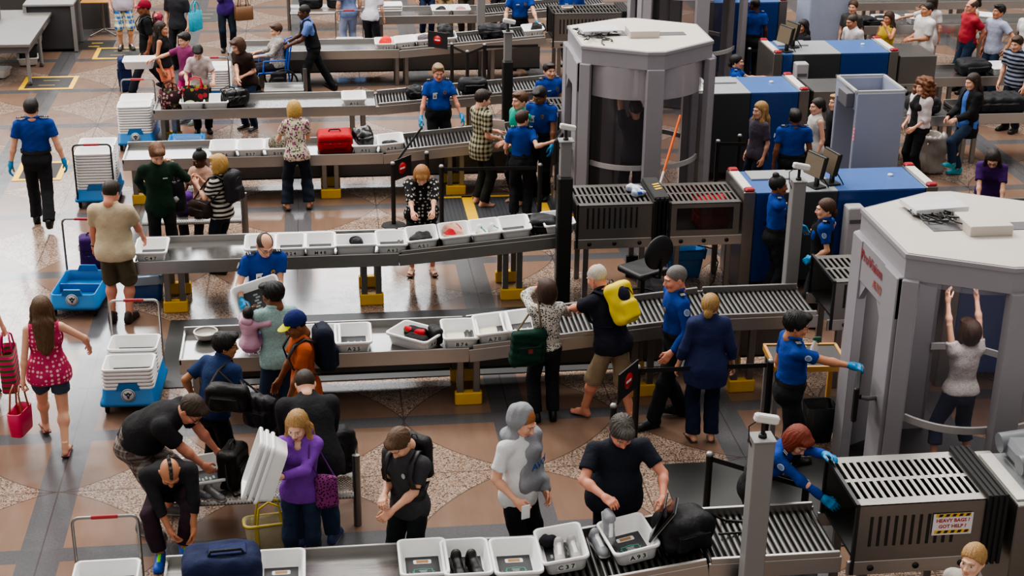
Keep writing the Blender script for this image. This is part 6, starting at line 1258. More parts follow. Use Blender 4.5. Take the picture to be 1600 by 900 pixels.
PGT = P('young man in grey tee looking down at his hands', .63, 11.58, -38, H=1.72, hair='short', hairc='#5a4028', lean=8, look=(-8, 45), top=tee('#3b3b3f', .66, -.11), bot=('jeans', cloth('#161c1e', 'denim', '#232c30'), 1.98), shoes=('sneaker', '#2a2a2a', '#9a9a9a'), L=(.02, -.29, .98), Rt=(-.08, -.26, 1.08), hands=('hold', 'hold'), extra=[x_shape('chest_emblem', '#a9adb0', [(.0, .03), (.018, .02), (.02, -.005), (.006, -.028), (-.012, -.02), (-.02, 0), (-.012, .022)], dx=.06, dz=.05), x_belt('#1a1512')], v=.011)
HOOD = P('young man in white tee with grey hooded sweatshirt draped over his head', 1.6, 11.66, 42, H=1.78, hair='buzz', hairc='#a0683c', look=(8, 26), top=tee('#dcdde0', .72, -.13), bot=('track_pants', cloth('#17171a'), 1.98, .02), shoes=('sneaker', '#2a2a2a', '#c9c9c9'), Rw=at(806, 782, .98), L=(.2, -.12, .92), hands=('relax', 'hold'), v=.011, extra=[lambda ob, J, child: draped(ob, J, child)], eR=(-.6, .9, -.5))
BIG = P('large man in navy polo holding a trainer and a laptop', 2.42, 11.5, 2, H=1.8, hair='thick', hairc='#4a443f', skin='ruddy', lean=13, look=(2, 36), w=1.36, belly=.75, top=polo(cloth('#1b1f2b'), t=.022), bot=('trousers', BLKC, 1.98, .02), shoes=BS, Rw=atY(944, 776, 11.02), Lw=atY(1036, 778, 11.05), hands=('hold', 'hold'), eR=(-1, .6, -.3), eL=(1, .6, -.3), v=.011)
P('blonde with a ponytail cut by the bottom right corner', 4.70, 9.3, -48, H=1.64, sex='f', hair='pony', hairc='#b08a58', skin='pale', top=tee('#a9a49c', .7), bot=('jeans', DEN, 1.98), bust=.5, v=.012)
# --- around the near bench
BB = P('big man in black tee and plaid shorts bent over the bench', -1.62, 12.95, 72, H=1.86, hair='short', hairc='#3f3026', skin='ruddy', lean=70, look=(-5, 55), w=1.5, belly=.45, top=tee('#1f1f21', .72, .05, t=.03), bot=('shorts', cloth('#5a4a44', 'plaid', '#8f8a84', '#3a2226', s=1.3), .98, .035), shoes=('sneaker', '#6a6a6c', '#c9c9c9'), pel=(0, .2, .86), Rw=(-1.12, 12.80, .60), Lw=(-1.05, 13.1, .60), extra=[x_glasses()], v=.012, fL=(.2, .05, .085), fR=(-.2, .12, .085))
MO = P('crouching man with a mohawk tying a blue and green trainer', -1.53, 12.74, 8, H=1.76, hair='mohawk', hairc='#2a2624', skin='tan', lean=66, look=(4, 52), pel=(.0, .0, .54), fL=(.08, -.44, .13), fR=(-.14, -.42, .085), kL=(.25, -1, .5), kR=(-.4, -1, .5), w=1.08, top=tee('#262628', 1.45, -.06, 'sweater', t=.022), bot=('trousers', cloth('#352430'), 1.9, .014), shoes=('sneaker', '#2153b0', '#1a3f8a', '#7fe02a'), L=(.17, -.54, .26), Rt=(.0, -.56, .26), eL=(1, -.2, .2), eR=(-1, -.2, .2), hands=('hold', 'hold'), v=.011)
BG = P('man in dark blue shirt with two black shoulder bags', -1.16, 13.56, 140, H=1.68, hair='thick', hairc='#15110f', skin='olive', lean=32, look=(-40, 6), top=tee(cloth('#1a2c52', 'denim', '#243a66'), .75, -.04, 'shirt', collar=1), bot=('jeans', cloth('#131417', 'denim', '#1d1f24'), 1.98), shoes=BS, L=(.3, -.05, .95), Rt=(-.24, -.34, .95), extra=[x_glasses()], w=1.1)
P('man in orange tee with a navy cap and yellow brim', -.27, 13.95, -78, H=1.75, hair='buzz', hairc='#15110f', skin='brown', lean=4, look=(2, 26), top=tee('#b0552a', .72, -.16), bot=('trousers', cloth('#23251f'), 1.98), shoes=('shoe', '#2a2622', '#1a1a1a'), L=(.22, -.22, .86), Rt=(-.25, -.2, .90), extra=[x_cap('#18245c', '#d6d22e'), lambda ob, J, child: globals().update(ORJ=(ob, J))])
strapped_pack(*ORJ, 'navy backpack on the man in the orange tee', cloth('#171d2e'), (.32, .19, .48), seed=5)
DAD = P('father in light teal shirt carrying a toddler', -.55, 14.72, 196, H=1.74, hair='thick', hairc='#120f0e', skin='brown', look=(38, 12), top=tee(cloth('#8fb0b0', 'spots', '#a9c4c2', s=2), 1.5, -.12, 'shirt', collar=1), bot=('jeans', DEN, 1.98), shoes=('shoe', '#2a2622', '#1a1a1a'), L=(.02, -.30, 1.06), Rt=(-.12, -.36, 1.08), hands=('hold', 'hold'), eL=(1, .1, -.5))
TOD = P('toddler in a pink hooded top held by the father', -.82, 14.66, 150, H=.86, sex='f', hair='short', hairc='#120f0e', skin='brown', look=(30, 5), z0=.80, pel=(0, 0, .28), top=dict(n='hooded_top', m=cloth('#c39ab0'), sl=1.9, hem=-.05, t=.014, hood=1), bot=('leggings', cloth('#b884b8'), 1.95, .006), shoes=('bare',), fL=(.07, -.2, .12), fR=(-.07, -.2, .12), L=(.1, -.2, .58), Rt=(-.22, -.16, .58), v=.009, cat='child')
BWW = P('woman in black and white print top with a green bag', 2.28, 14.72, 186, H=1.66, sex='f', hair='bob', hairc='#3f2a1e', look=(5, 6), top=tee(cloth('#cfcac2', 'spots', '#17161a', s=1.1), 1.92, .0, 'blouse'), bot=('trousers', BLKC, 1.92, .02), shoes=('shoe', '#141414', '#0c0c0c'), Lw=at(832, 452, 1.36), Rw=at(893, 492, 1.0), eL=(1, .2, .4), extra=[x_belt('#b9b4a8')], v=.012)
BLD = P('barefoot bald man in khaki shorts with a yellow backpack', 2.98, 14.62, 218, H=1.82, hair='fringe', hairc='#c9c0b4', skin='ruddy', lean=27, look=(0, 28), top=polo(cloth('#1b1c29'), t=.022), bot=('shorts', cloth('#94836a'), 1.12, .035), shoes=('bare',), Rw=(2.72, 15.38, .98), Lw=(2.45, 15.30, 1.0), w=1.16, belly=.2, fL=(.12, -.26, .085), fR=(-.12, .22, .085), v=.012)
strapped_pack(*BLD, 'navy backpack with bright yellow panels on the bald man', plain('pack_yellow', '#d9c21c', .55), (.32, .19, .46), cloth('#17182a'), smat=cloth('#17182a'), seed=6)
P('blonde woman in sheer navy blouse and jeans seen from behind', 3.88, 14.1, 176, H=1.7, sex='f', hair='bunlow', hairc='#a5824f', skin='fair', L=(.29, -.04, .86), Rt=(-.29, -.04, .86), look=(-20, 0), top=tee('#262e54', 1.55, -.22, 'blouse', t=.03, flare=.03), bot=('jeans', cloth('#141c30', 'denim', '#1d2a45'), 1.98, .022), shoes=('sandal', '#3a3230', '#2a2422'), w=1.12, v=.012)
# --- lane C, D
P('woman in white dotted black blouse unpacking over a bin', 1.26, 19.08, -2, H=1.66, sex='f', hair='bob', hairc='#9a6a3a', skin='fair', lean=26, look=(0, 48), bust=.8, top=tee(cloth('#121114', 'dots', '#b9b4a8', s=.75), 1.2, -.14, 'blouse', t=.03), bot=('skirt', BLKC, 1.12, .05), shoes=('sandal', '#6a4a34', '#1a1512'), Rw=at(648, 358, .95), Lw=at(676, 360, .95), hands=('hold', 'hold'), w=1.2, fL=(.14, .0, .105), fR=(-.14, 0, .105))
CRM = P('man in cream polo and khaki cargo shorts seen from behind', -2.55, 17.85, 172, H=1.84, hair='short', hairc='#2f241c', skin='ruddy', look=(-10, 32), w=1.24, belly=.4, top=polo(cloth('#c2b295'), t=.024), bot=('shorts', cloth('#57503f'), .99, .03), shoes=('sneaker', '#2e2824', '#1f1c1a', '#3a342e'), L=(.30, -.16, .93), Rt=(-.28, -.32, .98), extra=[x_watch('L')])
GRN = P('young man in dark green pullover holding up a drawstring bag', -2.15, 19.55, 12, H=1.78, hair='thick', hairc='#6a4428', skin='fair', look=(6, 28), top=tee('#0f2a1c', 1.97, -.16, 'pullover', t=.024, collar=1), bot=('trousers', cloth('#131416'), 1.98), shoes=BS, Lw=at(271, 257, 1.42), Rt=(-.12, .14, 1.0), eL=(.8, .2, -1), hands=('grip', 'relax'), extra=[x_shape('chest_logo', '#b9c0b8', [(-.03, -.006), (.03, -.006), (.03, .008), (-.03, .008)], dx=.07, dz=.04)])
STP = P('blonde woman in black and white striped tee with raised hands', -1.36, 19.4, -118, H=1.64, sex='f', hair='bob', hairc='#b8904f', skin='fair', look=(10, 4), top=tee(cloth('#cfc8bb', 'stripe', '#17161a'), .75, -.08), bot=('jeans', DEND, 1.98), shoes=('shoe', '#2a2622', '#1a1a1a'), L=(.1, -.28, 1.22), Rt=(-.02, -.30, 1.25), bust=.4, hands=('hold', 'hold'))
P('seated woman with a dark head wrap behind the striped tee woman', -1.72, 20.72, -25, H=1.62, sex='f', hair='bunhigh', hairc='#171310', skin='dark', look=(-30, 20), top=tee('#b08a78', .8), bot=('trousers', cloth('#2a2226'), 1.95), shoes=('shoe', '#2a2622', '#1a1a1a'), pel=(0, .08, .52), fL=(.12, -.35, .085), fR=(-.1, -.35, .085), L=(.14, -.3, .68), Rt=(-.16, -.3, .68), v=.015)
FLO = P('blonde woman in floral tee and flared jeans at the bins', -.38, 21.75, 184, H=1.66, sex='f', hair='bob', hairc='#b8944f', lean=14, look=(10, 22), top=tee(cloth('#c9c0ae', 'floral', '#8f3f6a', '#b9a98f', s=1.2), .62, -.10), bot=('jeans', DEND, 1.99, .035), shoes=('sandal', '#6a4a34', '#1a1512'), Lw=at(434, 217, 1.0), Rt=(-.12, -.36, 1.02), fL=(.17, 0, .105), fR=(-.15, -.02, .105), v=.014)
PLD = P('barefoot man in cream and black plaid shirt', 2.34, 21.72, 112, H=1.8, hair='short', hairc='#2a1f18', look=(0, 14), top=tee(cloth('#b3ab8c', 'plaid', '#2a2c24', '#17181a', s=1.0), .75, -.2, 'shirt', collar=1, t=.028), bot=('trousers', cloth('#22241f'), 1.98), shoes=('bare',), Lw=at(775, 205, 1.12), Rw=at(778, 216, 1.05), hands=('flat', 'flat'), v=.014)
P('young man in teal shirt facing the plaid shirt', 2.9, 21.75, -66, H=1.75, hair='short', hairc='#5a3a24', look=(0, 2), top=tee('#159a86', .7, -.12), bot=('trousers', cloth('#23242a'), 1.98), shoes=('bare',), L=(.14, -.32, 1.05), v=.015)
P('passenger with raised arms inside the middle body scanner', 4.5, 21.1, 186, H=1.74, hairc='#1d1713', top=tee('#2a2a34', .7), bot=('trousers', cloth('#1a1a20'), 1.98), shoes=('bare',), L=(.22, -.14, 1.98), Rt=(-.22, -.14, 1.98), eL=(1, 0, -.2), eR=(-1, 0, -.2), v=.017, z0=.034)
P('woman in white lace top with raised hands inside the body scanner', 6.28, 13.22, 188, H=1.66, sex='f', hair='bob', hairc='#3a261c', skin='fair', look=(8, -6), top=tee(cloth('#cfc8c4', 'spots', '#b3aaa8', s=1.6), .35, -.02, t=.02), bot=('jeans', cloth('#26344e', 'denim', '#54627c'), 1.55, .02), shoes=('bare',), L=(.2, -.16, 1.93), Rt=(-.14, -.2, 1.97), eL=(1, .1, -.1), eR=(-1, .1, -.1), fL=(.2, 0, .085), fR=(-.2, 0, .085), v=.012, z0=.034)
# --- women waiting by the metal detector and right side
P('woman with long blonde hair in profile behind a belt post', 6.4, 21.25, -70, H=1.65, sex='f', hair='long', hairc='#9a7848', top=tee('#4a4550', .8), bot=('jeans', DEND, 1.98), v=.017)
P('woman in sleeveless white top with dark hair in a bun', 7.3, 21.35, -82, H=1.66, sex='f', hair='bunlow', hairc='#1d1512', top=tee('#c9c4be', 0, -.06, 'top'), bot=('jeans', DEND, 1.98), v=.017)
P('woman in black half hidden by the metal detector', 7.66, 21.55, -80, H=1.66, sex='f', hair='short', hairc='#a5824f', top=tee('#17161a', .8), bot=('trousers', BLKC, 1.98), v=.017)
P('curly haired woman in white cardigan over black', 9.3, 22.3, -72, H=1.66, sex='f', hair='curly', hairc='#6b3f24', top=tee('#1c1b1e', .6, -.08, 'top'), bot=('trousers', cloth('#131316'), 1.98, .016), shoes=BS, L=(.1, -.16, .9), Rt=(-.12, -.18, .9), bust=.6, v=.014, extra=[x_open('#cfc4c6', 1.3, .02, 'cardigan', .10)])
CAR = P('woman in black cardigan and blue top raising one teal-socked foot', 10.15, 22.4, -78, H=1.7, sex='f', hair='long', hairc='#2f1f18', look=(0, 8), top=tee('#4a6fb8', .6, -.1, 'top'), bot=('jeans', DEN, 1.9, .012), shoes=('sneaker', '#1f8a9a', '#1f8a9a', '#1f8a9a'), fL=(.1, -.26, .26), fR=(-.1, .0, .085), ftL=20, L=(.12, -.3, 1.0), Rt=(-.1, -.3, .98), v=.014, extra=[x_open('#19191c', 1.95, -.24, 'cardigan', .075)])
P('woman in purple tee with long dark hair bending over a bag', 9.2, 19.3, -28, H=1.62, sex='f', hair='long', hairc='#251813', lean=36, look=(0, 40), top=tee('#3f1d5c', .8, -.1), bot=('jeans', DEND, 1.98), L=(.2, -.5, .72), Rt=(-.1, -.52, .72), w=1.15, v=.013, bust=.5, extra=[x_glasses()])
P('balding man in white tee leaning at the far exit', 9.75, 26.75, -62, H=1.7, hair='buzz', hairc='#3a3028', skin='tan', lean=14, look=(-10, 12), top=tee('#cfcac8', .7), bot=('jeans', DEND, 1.98), v=.017)
P('person in grey tee at the pale column', 10.1, 28.0, -35, H=1.66, sex='f', hair='bunlow', hairc='#4a3424', top=tee('#4a4846', .7), bot=('jeans', DEND, 1.98), v=.018)
P('woman in yellow top with hand at her chin', 10.5, 27.15, -55, H=1.62, sex='f', hair='long', hairc='#3a241a', skin='tan', top=tee('#c9a83a', 0, -.05, 'top'), bot=('jeans', DEND, 1.98), L=(.1, -.2, 1.36), Rt=(-.2, -.2, 1.0), v=.017, bust=.5)
P('man in bright white tee with clasped hands', 11.2, 27.1, -78, H=1.8, hair='buzz', hairc='#1d1713', skin='tan', look=(0, -4), top=tee('#dad6d2', .75, -.16, t=.03), bot=('jeans', DEND, 1.98), L=(.06, -.26, 1.12), Rt=(-.06, -.28, 1.12), w=1.1, belly=.2, v=.016)
P('balding man in red tee with folded back hands', 12.15, 27.3, -82, H=1.8, hair='fringe', hairc='#4a3a30', skin='ruddy', look=(0, 0), top=tee('#a32c38', .72, .02, t=.024), bot=('jeans', DEN, 1.98), L=(.12, .18, .98), Rt=(-.12, .18, .98), extra=[x_glasses()], v=.016, w=1.08, belly=.2)
P('woman in sleeveless white top and pink skirt behind the red tee', 12.62, 28.25, -90, H=1.66, sex='f', hair='bunlow', hairc='#2a1d15', skin='tan', top=tee('#d5d0cc', 0, -.05, 'top'), bot=('skirt', cloth('#d8486a'), .9, .05), shoes=('sandal', '#3a3230', '#2a2422'), v=.018)
P('man in pale blue polo with hand on hip', 12.55, 27.0, -68, H=1.76, hair='short', hairc='#16110f', skin='tan', look=(-10, -6), top=polo(cloth('#9ea3b8')), bot=('jeans', DEN, 1.98), L=(.34, -.02, .98), eL=(1, .6, 0), v=.016)
P('man in navy striped polo at the right edge', 12.0, 24.75, -58, H=1.74, hair='short', hairc='#3a2a20', lean=16, top=polo(cloth('#1a1f33', 'stripe', '#8a8f9f', s=.8)), bot=('jeans', DEND, 1.98), v=.015, w=1.15)
P('dark-skinned man in white polo at the right edge', 13.05, 26.7, -70, H=1.82, hair='buzz', hairc='#14100e', skin='dark', top=polo(cloth('#c9c4c8')), bot=('jeans', DEND, 1.98), v=.017, w=1.1)
P('woman with long dark hair just above the grey machine', 8.72, 26.7, -60, H=1.6, sex='f', hair='long', hairc='#120e0d', skin='tan', top=tee('#2a2a30', .8), bot=('jeans', DEND, 1.98), v=.018)
P('person in light blue shirt cut by the top edge', 10.55, 29.95, 150, H=1.72, hairc='#2a1d15', top=tee('#9fb3d8', 1.6, -.12, 'shirt'), bot=('trousers', cloth('#4a4238'), 1.98), v=.019)
P('person in white leaning over the far exit bins', 11.75, 28.2, 160, H=1.68, sex='f', hairc='#2a1d15', hair='bob', top=tee('#d5d0d4', .7, -.2), bot=('trousers', cloth('#b9b2b0'), 1.98), v=.019, Lw=(11.2, 28.85, 1.05))
# --- top left
P('wheelchair attendant in dark vest pushing left', -.12, 28.02, -84, H=1.74, hair='buzz', hairc='#1a1613', skin='dark', lean=16, look=(0, 8), top=tee(cloth('#5f7ab8'), .7, .02, 'polo_shirt', collar=1), bot=('trousers', cloth('#14161c'), 1.98), shoes=BS, L=(.14, -.42, 1.02), Rt=(-.14, -.42, 1.02), fL=(.1, -.12, .085), fR=(-.1, .38, .13), ftR=30, extra=[lambda ob, J, child: vest(ob, J, child)], v=.015)
WC = (-.86, 28.12)
P('woman in grey patterned blouse sitting in a wheelchair', WC[0]+.02, WC[1], -80, H=1.64, sex='f', hair='short', hairc='#4a3222', look=(10, 10), top=tee(cloth('#8a8580', 'spots', '#c9c4be', s=1.2), 1.5, -.04, 'blouse', t=.026), bot=('trousers', cloth('#23222a'), 1.98), shoes=BS, pel=(0, .08, .60), fL=(.1, -.50, .2), fR=(-.1, -.5, .2), L=(.16, -.3, .8), Rt=(-.16, -.3, .8), w=1.12, v=.015, bust=.5)
t = empty('wheelchair', (WC[0], WC[1], 0), -80, 'bright blue framed wheelchair with a black seat', 'wheelchair'); FB = plain('frame_blue', '#1a56b8', .4)
b = MB(); b.box((0, -.05, .49), (.46, .46, .05), bev=.015); b.build('seat', BLKC, t); b = MB(); b.box((0, .24, .78), (.44, .04, .50), M=Rx(-10), bev=.015); b.build('backrest', FB, t)
for q in (-1, 1):
    b = MB(); b.tube([(q*.25, .26, .3), (q*.25, .24, .6), (q*.25, .32, 1.0), (q*.25, .42, 1.03)], .016, 8); b.tube([(q*.25, .24, .5), (q*.25, -.3, .5), (q*.22, -.42, .15)], .016, 8); b.tube([(q*.26, .2, .72), (q*.26, -.2, .72), (q*.26, -.22, .5)], .016, 8); b.build('side_frame', FB, t)
    b = MB(); b.tube([(q*.29, .14+.26*cos(a), .29+.26*sin(a)) for a in np.linspace(0, 2*pi, 25)[:-1]], .018, 6, closed=True); [b.tube([(q*.29, .14, .29), (q*.29, .14+.25*cos(a), .29+.25*sin(a))], .004, 4) for a in np.linspace(0, 2*pi, 9)[:-1]]; b.build('wheel', BLK, t)
    b = MB(); b.lathe([(0, -.015), (.09, -.015), (.09, .015), (0, .015)], M=Ry(90), c=(q*.22, -.3, .092), n=16); b.build('caster', RUB, t); b = MB(); b.box((q*.11, -.5, .11), (.16, .18, .015)); b.build('footrest', BLK, t)
softbag('black bag hanging on the wheelchair side', (WC[0]+.1, WC[1]-.36, .28), 10, (.3, .1, .26), BK, 'bag', 'bag', .5, seed=41)
P('woman in brown tee leaning over the shiny black bag', -1.24, 25.95, -38, H=1.68, sex='f', hair='bob', hairc='#4a3020', lean=20, look=(-20, 22), top=tee('#2f201b', .75, -.06), bot=('jeans', DEN, 1.98), shoes=('sneaker', '#2a2a2a', '#c9c9c9'), Lw=at(378, 120, 1.0), Rw=at(372, 126, .98), v=.014, w=1.08)
P('black-haired woman in white blouse lifting the bag with red handles', -2.02, 25.85, 4, H=1.6, sex='f', hair='updo', hairc='#14100e', skin='fair', look=(-6, 46), lean=10, top=tee('#b9a9a8', .75, -.08, 'blouse', collar=1), bot=('trousers', cloth('#1d1c20'), 1.98), shoes=BS, L=(.22, -.35, .98), Rt=(-.22, -.35, .98), hands=('hold', 'hold'), v=.014)
P('girl in plum top with sunglasses on her hair holding out a white bin', -2.28, 26.45, -42, H=1.62, sex='f', hair='short', hairc='#1a1311', skin='fair', look=(-12, 10), top=tee('#7a2f5c', .7), bot=('trousers', cloth('#c92a78'), 1.98), shoes=('sneaker', '#5a6a6a', '#c9c9c9'), Rw=at(237, 94, 1.12), L=(.2, -.2, 1.0), extra=[x_sunglasses_up], v=.014)
binn((at(218, 100, 1.0).x, at(218, 100, 1.0).y, .95), 90, None, 'white bin held out by the girl in plum', mat=False)
P('woman in black tank and peach shorts in profile', -2.72, 27.1, 76, H=1.66, sex='f', hair='long', hairc='#24160f', skin='tan', top=tee('#141416', 0, -.02, 'tank_top'), bot=('shorts', cloth('#e8886a'), .55, .012), shoes=('sandal', '#3a3230', '#2a2422'), bust=.5, v=.015)
BUR = P('man in burgundy cap striding left with a backpack', -3.12, 28.25, -76, H=1.8, hair='buzz', hairc='#14100e', skin='brown', look=(0, 6), top=tee('#111114', .8, -.14), bot=('trousers', cloth('#191b24'), 1.98), shoes=BS, fL=(.1, -.38, .085), fR=(-.1, .34, .14), ftR=30, extra=[x_cap('#7a1228', '#7a1228')], v=.015)
strapped_pack(*BUR, 'red patterned backpack on the man in the burgundy cap', cloth('#8a2a3c', 'floral', '#c98a7a', '#5a2a4a', s=.6), (.32, .18, .44), seed=7)
t_ = suitcase('navy upright suitcase behind the man in the burgundy cap', (-3.62, 28.75, .0), -80, (.36, .24, .62), cloth('#18264e'), BK)
P('man in blue and yellow plaid shorts cut by the top edge', -3.95, 31.95, 8, H=1.8, hairc='#3a2a20', top=tee('#b3aab8', .7, -.14), bot=('shorts', cloth('#2a62a8', 'plaid', '#d8d4a0', '#12386a', s=.7), 1.1, .04), shoes=('sneaker', '#2a2422', '#1a1a1a'), v=.018, w=1.1)
P('woman in purple sweater carrying a brown handbag', -1.85, 31.6, 6, H=1.68, sex='f', hairc='#3a2a20', hair='long', top=tee('#3a1f6a', 1.9, -.14, 'sweater'), bot=('jeans', DEND, 1.98), shoes=('shoe', '#2a2622', '#1a1a1a'), L=(.32, -.12, 1.12), Rt=(-.04, -.26, 1.16), hands=('grip', 'relax'), v=.018)
tote('brown leather handbag held by the woman in purple sweater', (-1.50, 31.5, .68), 20, (.36, .2, .28), plain('brown_leather', '#6b4a2e', .45), plain('brown_leather', '#6b4a2e', .45), 1.05, 'handbag', 'bag', .2)
P('person behind the burgundy cap man with a cyan bag', -2.72, 30.2, -20, H=1.72, hairc='#2a1d15', top=tee('#2a2a30', .8), bot=('trousers', BLKC, 1.98), v=.019)
tote('cyan shoulder bag near the top left', (-2.35, 29.9, .85), 60, (.34, .12, .36), cloth('#2a9ab3'), cloth('#2a9ab3'), 1.0, 'handbag', 'bag', .2)
# --- people beyond the farthest table (cut by the top edge)
for i, (px, c1, c2, lab, sx) in enumerate(((655, '#4a4a52', '#2a3a5a', 'person in blue jeans behind the farthest table', 'm'), (690, '#a8906a', '#a8906a', 'person in tan clothes behind the farthest table', 'f'), (722, '#8a5a2a', '#4a4038', 'person in olive brown behind the farthest table', 'm'), (772, '#b02a34', '#2a2a30', 'person in red behind the farthest table', 'f'))):
    p = at(px, 40, 0); P(lab, p.x+.1*(i == 0), 32.65, 10-8*i, H=1.68, sex=sx, hair='bob' if sx == 'f' else 'short', hairc='#2f2018', top=tee(c1, .8, -.1), bot=('trousers', cloth(c2), 1.98), shoes=BS, L=(.2, -.35, .98), v=.02)
P('person in pale jeans standing before the farthest table', .62, 31.02, 200, H=1.74, hairc='#3a2a20', top=tee('#6a7aa0', .8), bot=('jeans', cloth('#8a94b3', 'denim', '#a5adc4'), 1.98, .02), shoes=('shoe', '#1a1a1a', '#0a0a0a'), v=.019)
P('person in white bending beside the pale jeans', 1.05, 30.75, 150, H=1.66, lean=30, sex='f', hair='bob', hairc='#3a2a20', top=tee('#c9c4cc', .8), bot=('trousers', cloth('#23222a'), 1.98), shoes=BS, v=.019, L=(.15, -.3, .7))
# --- left edge
PNK = P('woman in pink dotted tank top and denim shorts walking away', -2.86, 14.62, 190, H=1.72, sex='f', hair='long', hairc='#5a3f28', skin='fair', look=(0, 4), top=tee(cloth('#bb3560', 'dots', '#e8b4be', s=.85), 0, -.12, 'tank_top', t=.022, flare=.02), bot=('denim_shorts', cloth('#2f3f52', 'denim', '#5a6a7c'), .55, .02), shoes=('sandal', '#8a4a4a', '#2a1a1a'), w=1.14, fL=(.1, -.34, .085+.03), fR=(-.08, .22, .105), ftL=0, L=(.26, .12, .84), Rt=(-.42, -.18, 1.02), eR=(-1, .4, -.3), v=.012, hands=('grip', 'relax'))
tote('bright pink leather handbag in the hand of the walking woman', (PNK[0].location.x-.30, PNK[0].location.y-.18, .30), 75, (.32, .15, .26), plain('pink_leather', '#c91e54', .4), plain('tan_leather', '#8a5236', .5), .92, 'handbag', 'bag', .26)
LE = P('passer-by cut by the left edge with a striped pink bag', -3.83, 15.85, 178, H=1.7, sex='f', hair='long', hairc='#3a2a20', top=tee('#8a8a90', .7), bot=('jeans', DEN, 1.98), Rt=(-.30, -.02, .84), hands=('relax', 'grip'))
def stripes(ob): pass
sb = tote('pink bag with green and black stripes at the left edge', (-3.50, 15.78, .16), 92, (.36, .16, .46), cloth('#c9326a', 'stripe', '#3f5a2a', s=.9), plain('pink_strap', '#b01c58', .5), 1.0, 'tote_bag', 'bag', .2)
# --- carried bags
def over_shoulder(bag, who, side, w=.12, zt=.26, cross=False, mat=None, r=.011):
    ob, J = who; s = J['s']; Rc = J['Rc']; sg = 1 if side == 'L' else -1; t = J['t']+.02; W_ = lambda q: np.array(world(ob, q)); rz = bag.rotation_euler[2]
    top = J['C']+Rc@V3(sg*(.10 if not cross else -.09), .01, .19+t)*s; fr = J['C']+Rc@V3(sg*(.11 if not cross else -.04), -.125-t, .08)*s; bk = J['C']+Rc@V3(sg*(.11 if not cross else -.04), .12+t, .08)*s
    L = np.array(bag.location); ax = Rz(math.degrees(rz))@V3(1, 0, 0); e0 = L+ax*w+V3(0, 0, zt); e1 = L-ax*w+V3(0, 0, zt); A_, B_, T_ = W_(bk), W_(fr), W_(top)
    if np.linalg.norm(A_-e0)+np.linalg.norm(B_-e1) > np.linalg.norm(A_-e1)+np.linalg.norm(B_-e0): e0, e1 = e1, e0
    m = MB(); m.tube([Rz(-math.degrees(rz))@(np.array(p)-L) for p in (e0, (e0+A_)/2+(A_-T_)*.05, A_, T_, B_, (e1+B_)/2, e1)], r, 8); return m.build('strap', mat or BK, bag)
ob, J = GRN; p = world(ob, J['HT']['L'][0]); o = softbag('black drawstring bag held by the young man in green', (p.x+.03, p.y-.03, p.z-.72), 20, (.30, .12, .44), BK, 'bag', 'drawstring_bag', 1.0, [[(-.03, 0, .42), (0, 0, .56), (0, .02, .72)], [(.05, 0, .42), (.02, 0, .56), (0, .02, .72)]], zip_=False, pocket=False, seed=43); b = MB(); b.lathe([(0, 0), (.05, 0), (.05, .004), (0, .004)], M=Rx(90), c=(0, -.068, .2), n=5); b.build('star_print', plain('print_star', '#b9b9bd', .6), o)
strapped_pack(*STP, 'black backpack on the woman in the striped tee', BK, (.28, .17, .42), seed=8)
ob, J = STP; p = world(ob, V3(.16, -.16, .86)); over_shoulder(softbag('dark brown shoulder bag at the striped tee woman hip', (p.x-.04, p.y-.05, .82), -30, (.30, .14, .22), cloth('#2a1d18'), 'bag', 'shoulder_bag', .7, seed=44), STP, 'L', .12, .2)
softbag('purple bag on the bench behind the green pullover', (-1.95, 20.55, .43), 0, (.26, .2, .3), cloth('#4a1f6a'), 'bag', 'bag', .4, seed=45)
suitcase('purple upright suitcase behind the man in cream polo', (-3.02, 19.35, .0), 8, (.40, .26, .60), cloth('#3a1f58'), BK)
b_ = binn((0, 0, 0), 0, 'B27', 'white bin lifted on edge by the bald officer'); p = (at(378, 470, 1.02)+at(430, 462, 1.05))/2; b_.location = (p.x+.02, p.y-.0, 1.0); b_.rotation_euler = (Matrix.Rotation(R(-18), 3, 'Y')@Matrix.Rotation(R(48), 3, 'X')@Matrix.Rotation(R(90), 3, 'Z')).to_euler()
for i in range(3):
    o = binn((0, 0, 0), 0, None, ['outermost white bin of the three carried by the woman in purple', 'middle white bin of the three carried by the woman in purple', 'innermost white bin of the three carried by the woman in purple'][i], mat=False); c = atY(418, 738, 11.72); o.location = (c.x+.10-.05*i, 11.72+.012*i, c.z+.02*i); o.rotation_euler = (Matrix.Rotation(R(-70), 3, 'Y')@Matrix.Rotation(R(96), 3, 'Z')).to_euler()
p = world(PUR[0], V3(.24, -.06, .72)); over_shoulder(softbag('small purple leopard shoulder bag on the woman in purple', (p.x, p.y, .74), 10, (.20, .10, .30), cloth('#8a3a7a', 'spots', '#2a1026', s=1.0), 'bag', 'shoulder_bag', .8, zip_=False, pocket=False, seed=46), PUR, 'L', .07, .28, False, cloth('#5a2a6a'), .007)
p = world(PBJ[0], V3(-.38, -.12, .6)); softbag('black crumpled jacket bag beside the man in black jacket', (.03, 12.98, .445), 30, (.34, .24, .50), BK, 'bag', 'bag', 1.0, zip_=False, pocket=False, seed=47)
strapped_pack(*PGT, 'black backpack on the young man in grey tee', BK, (.26, .12, .42), seed=9)
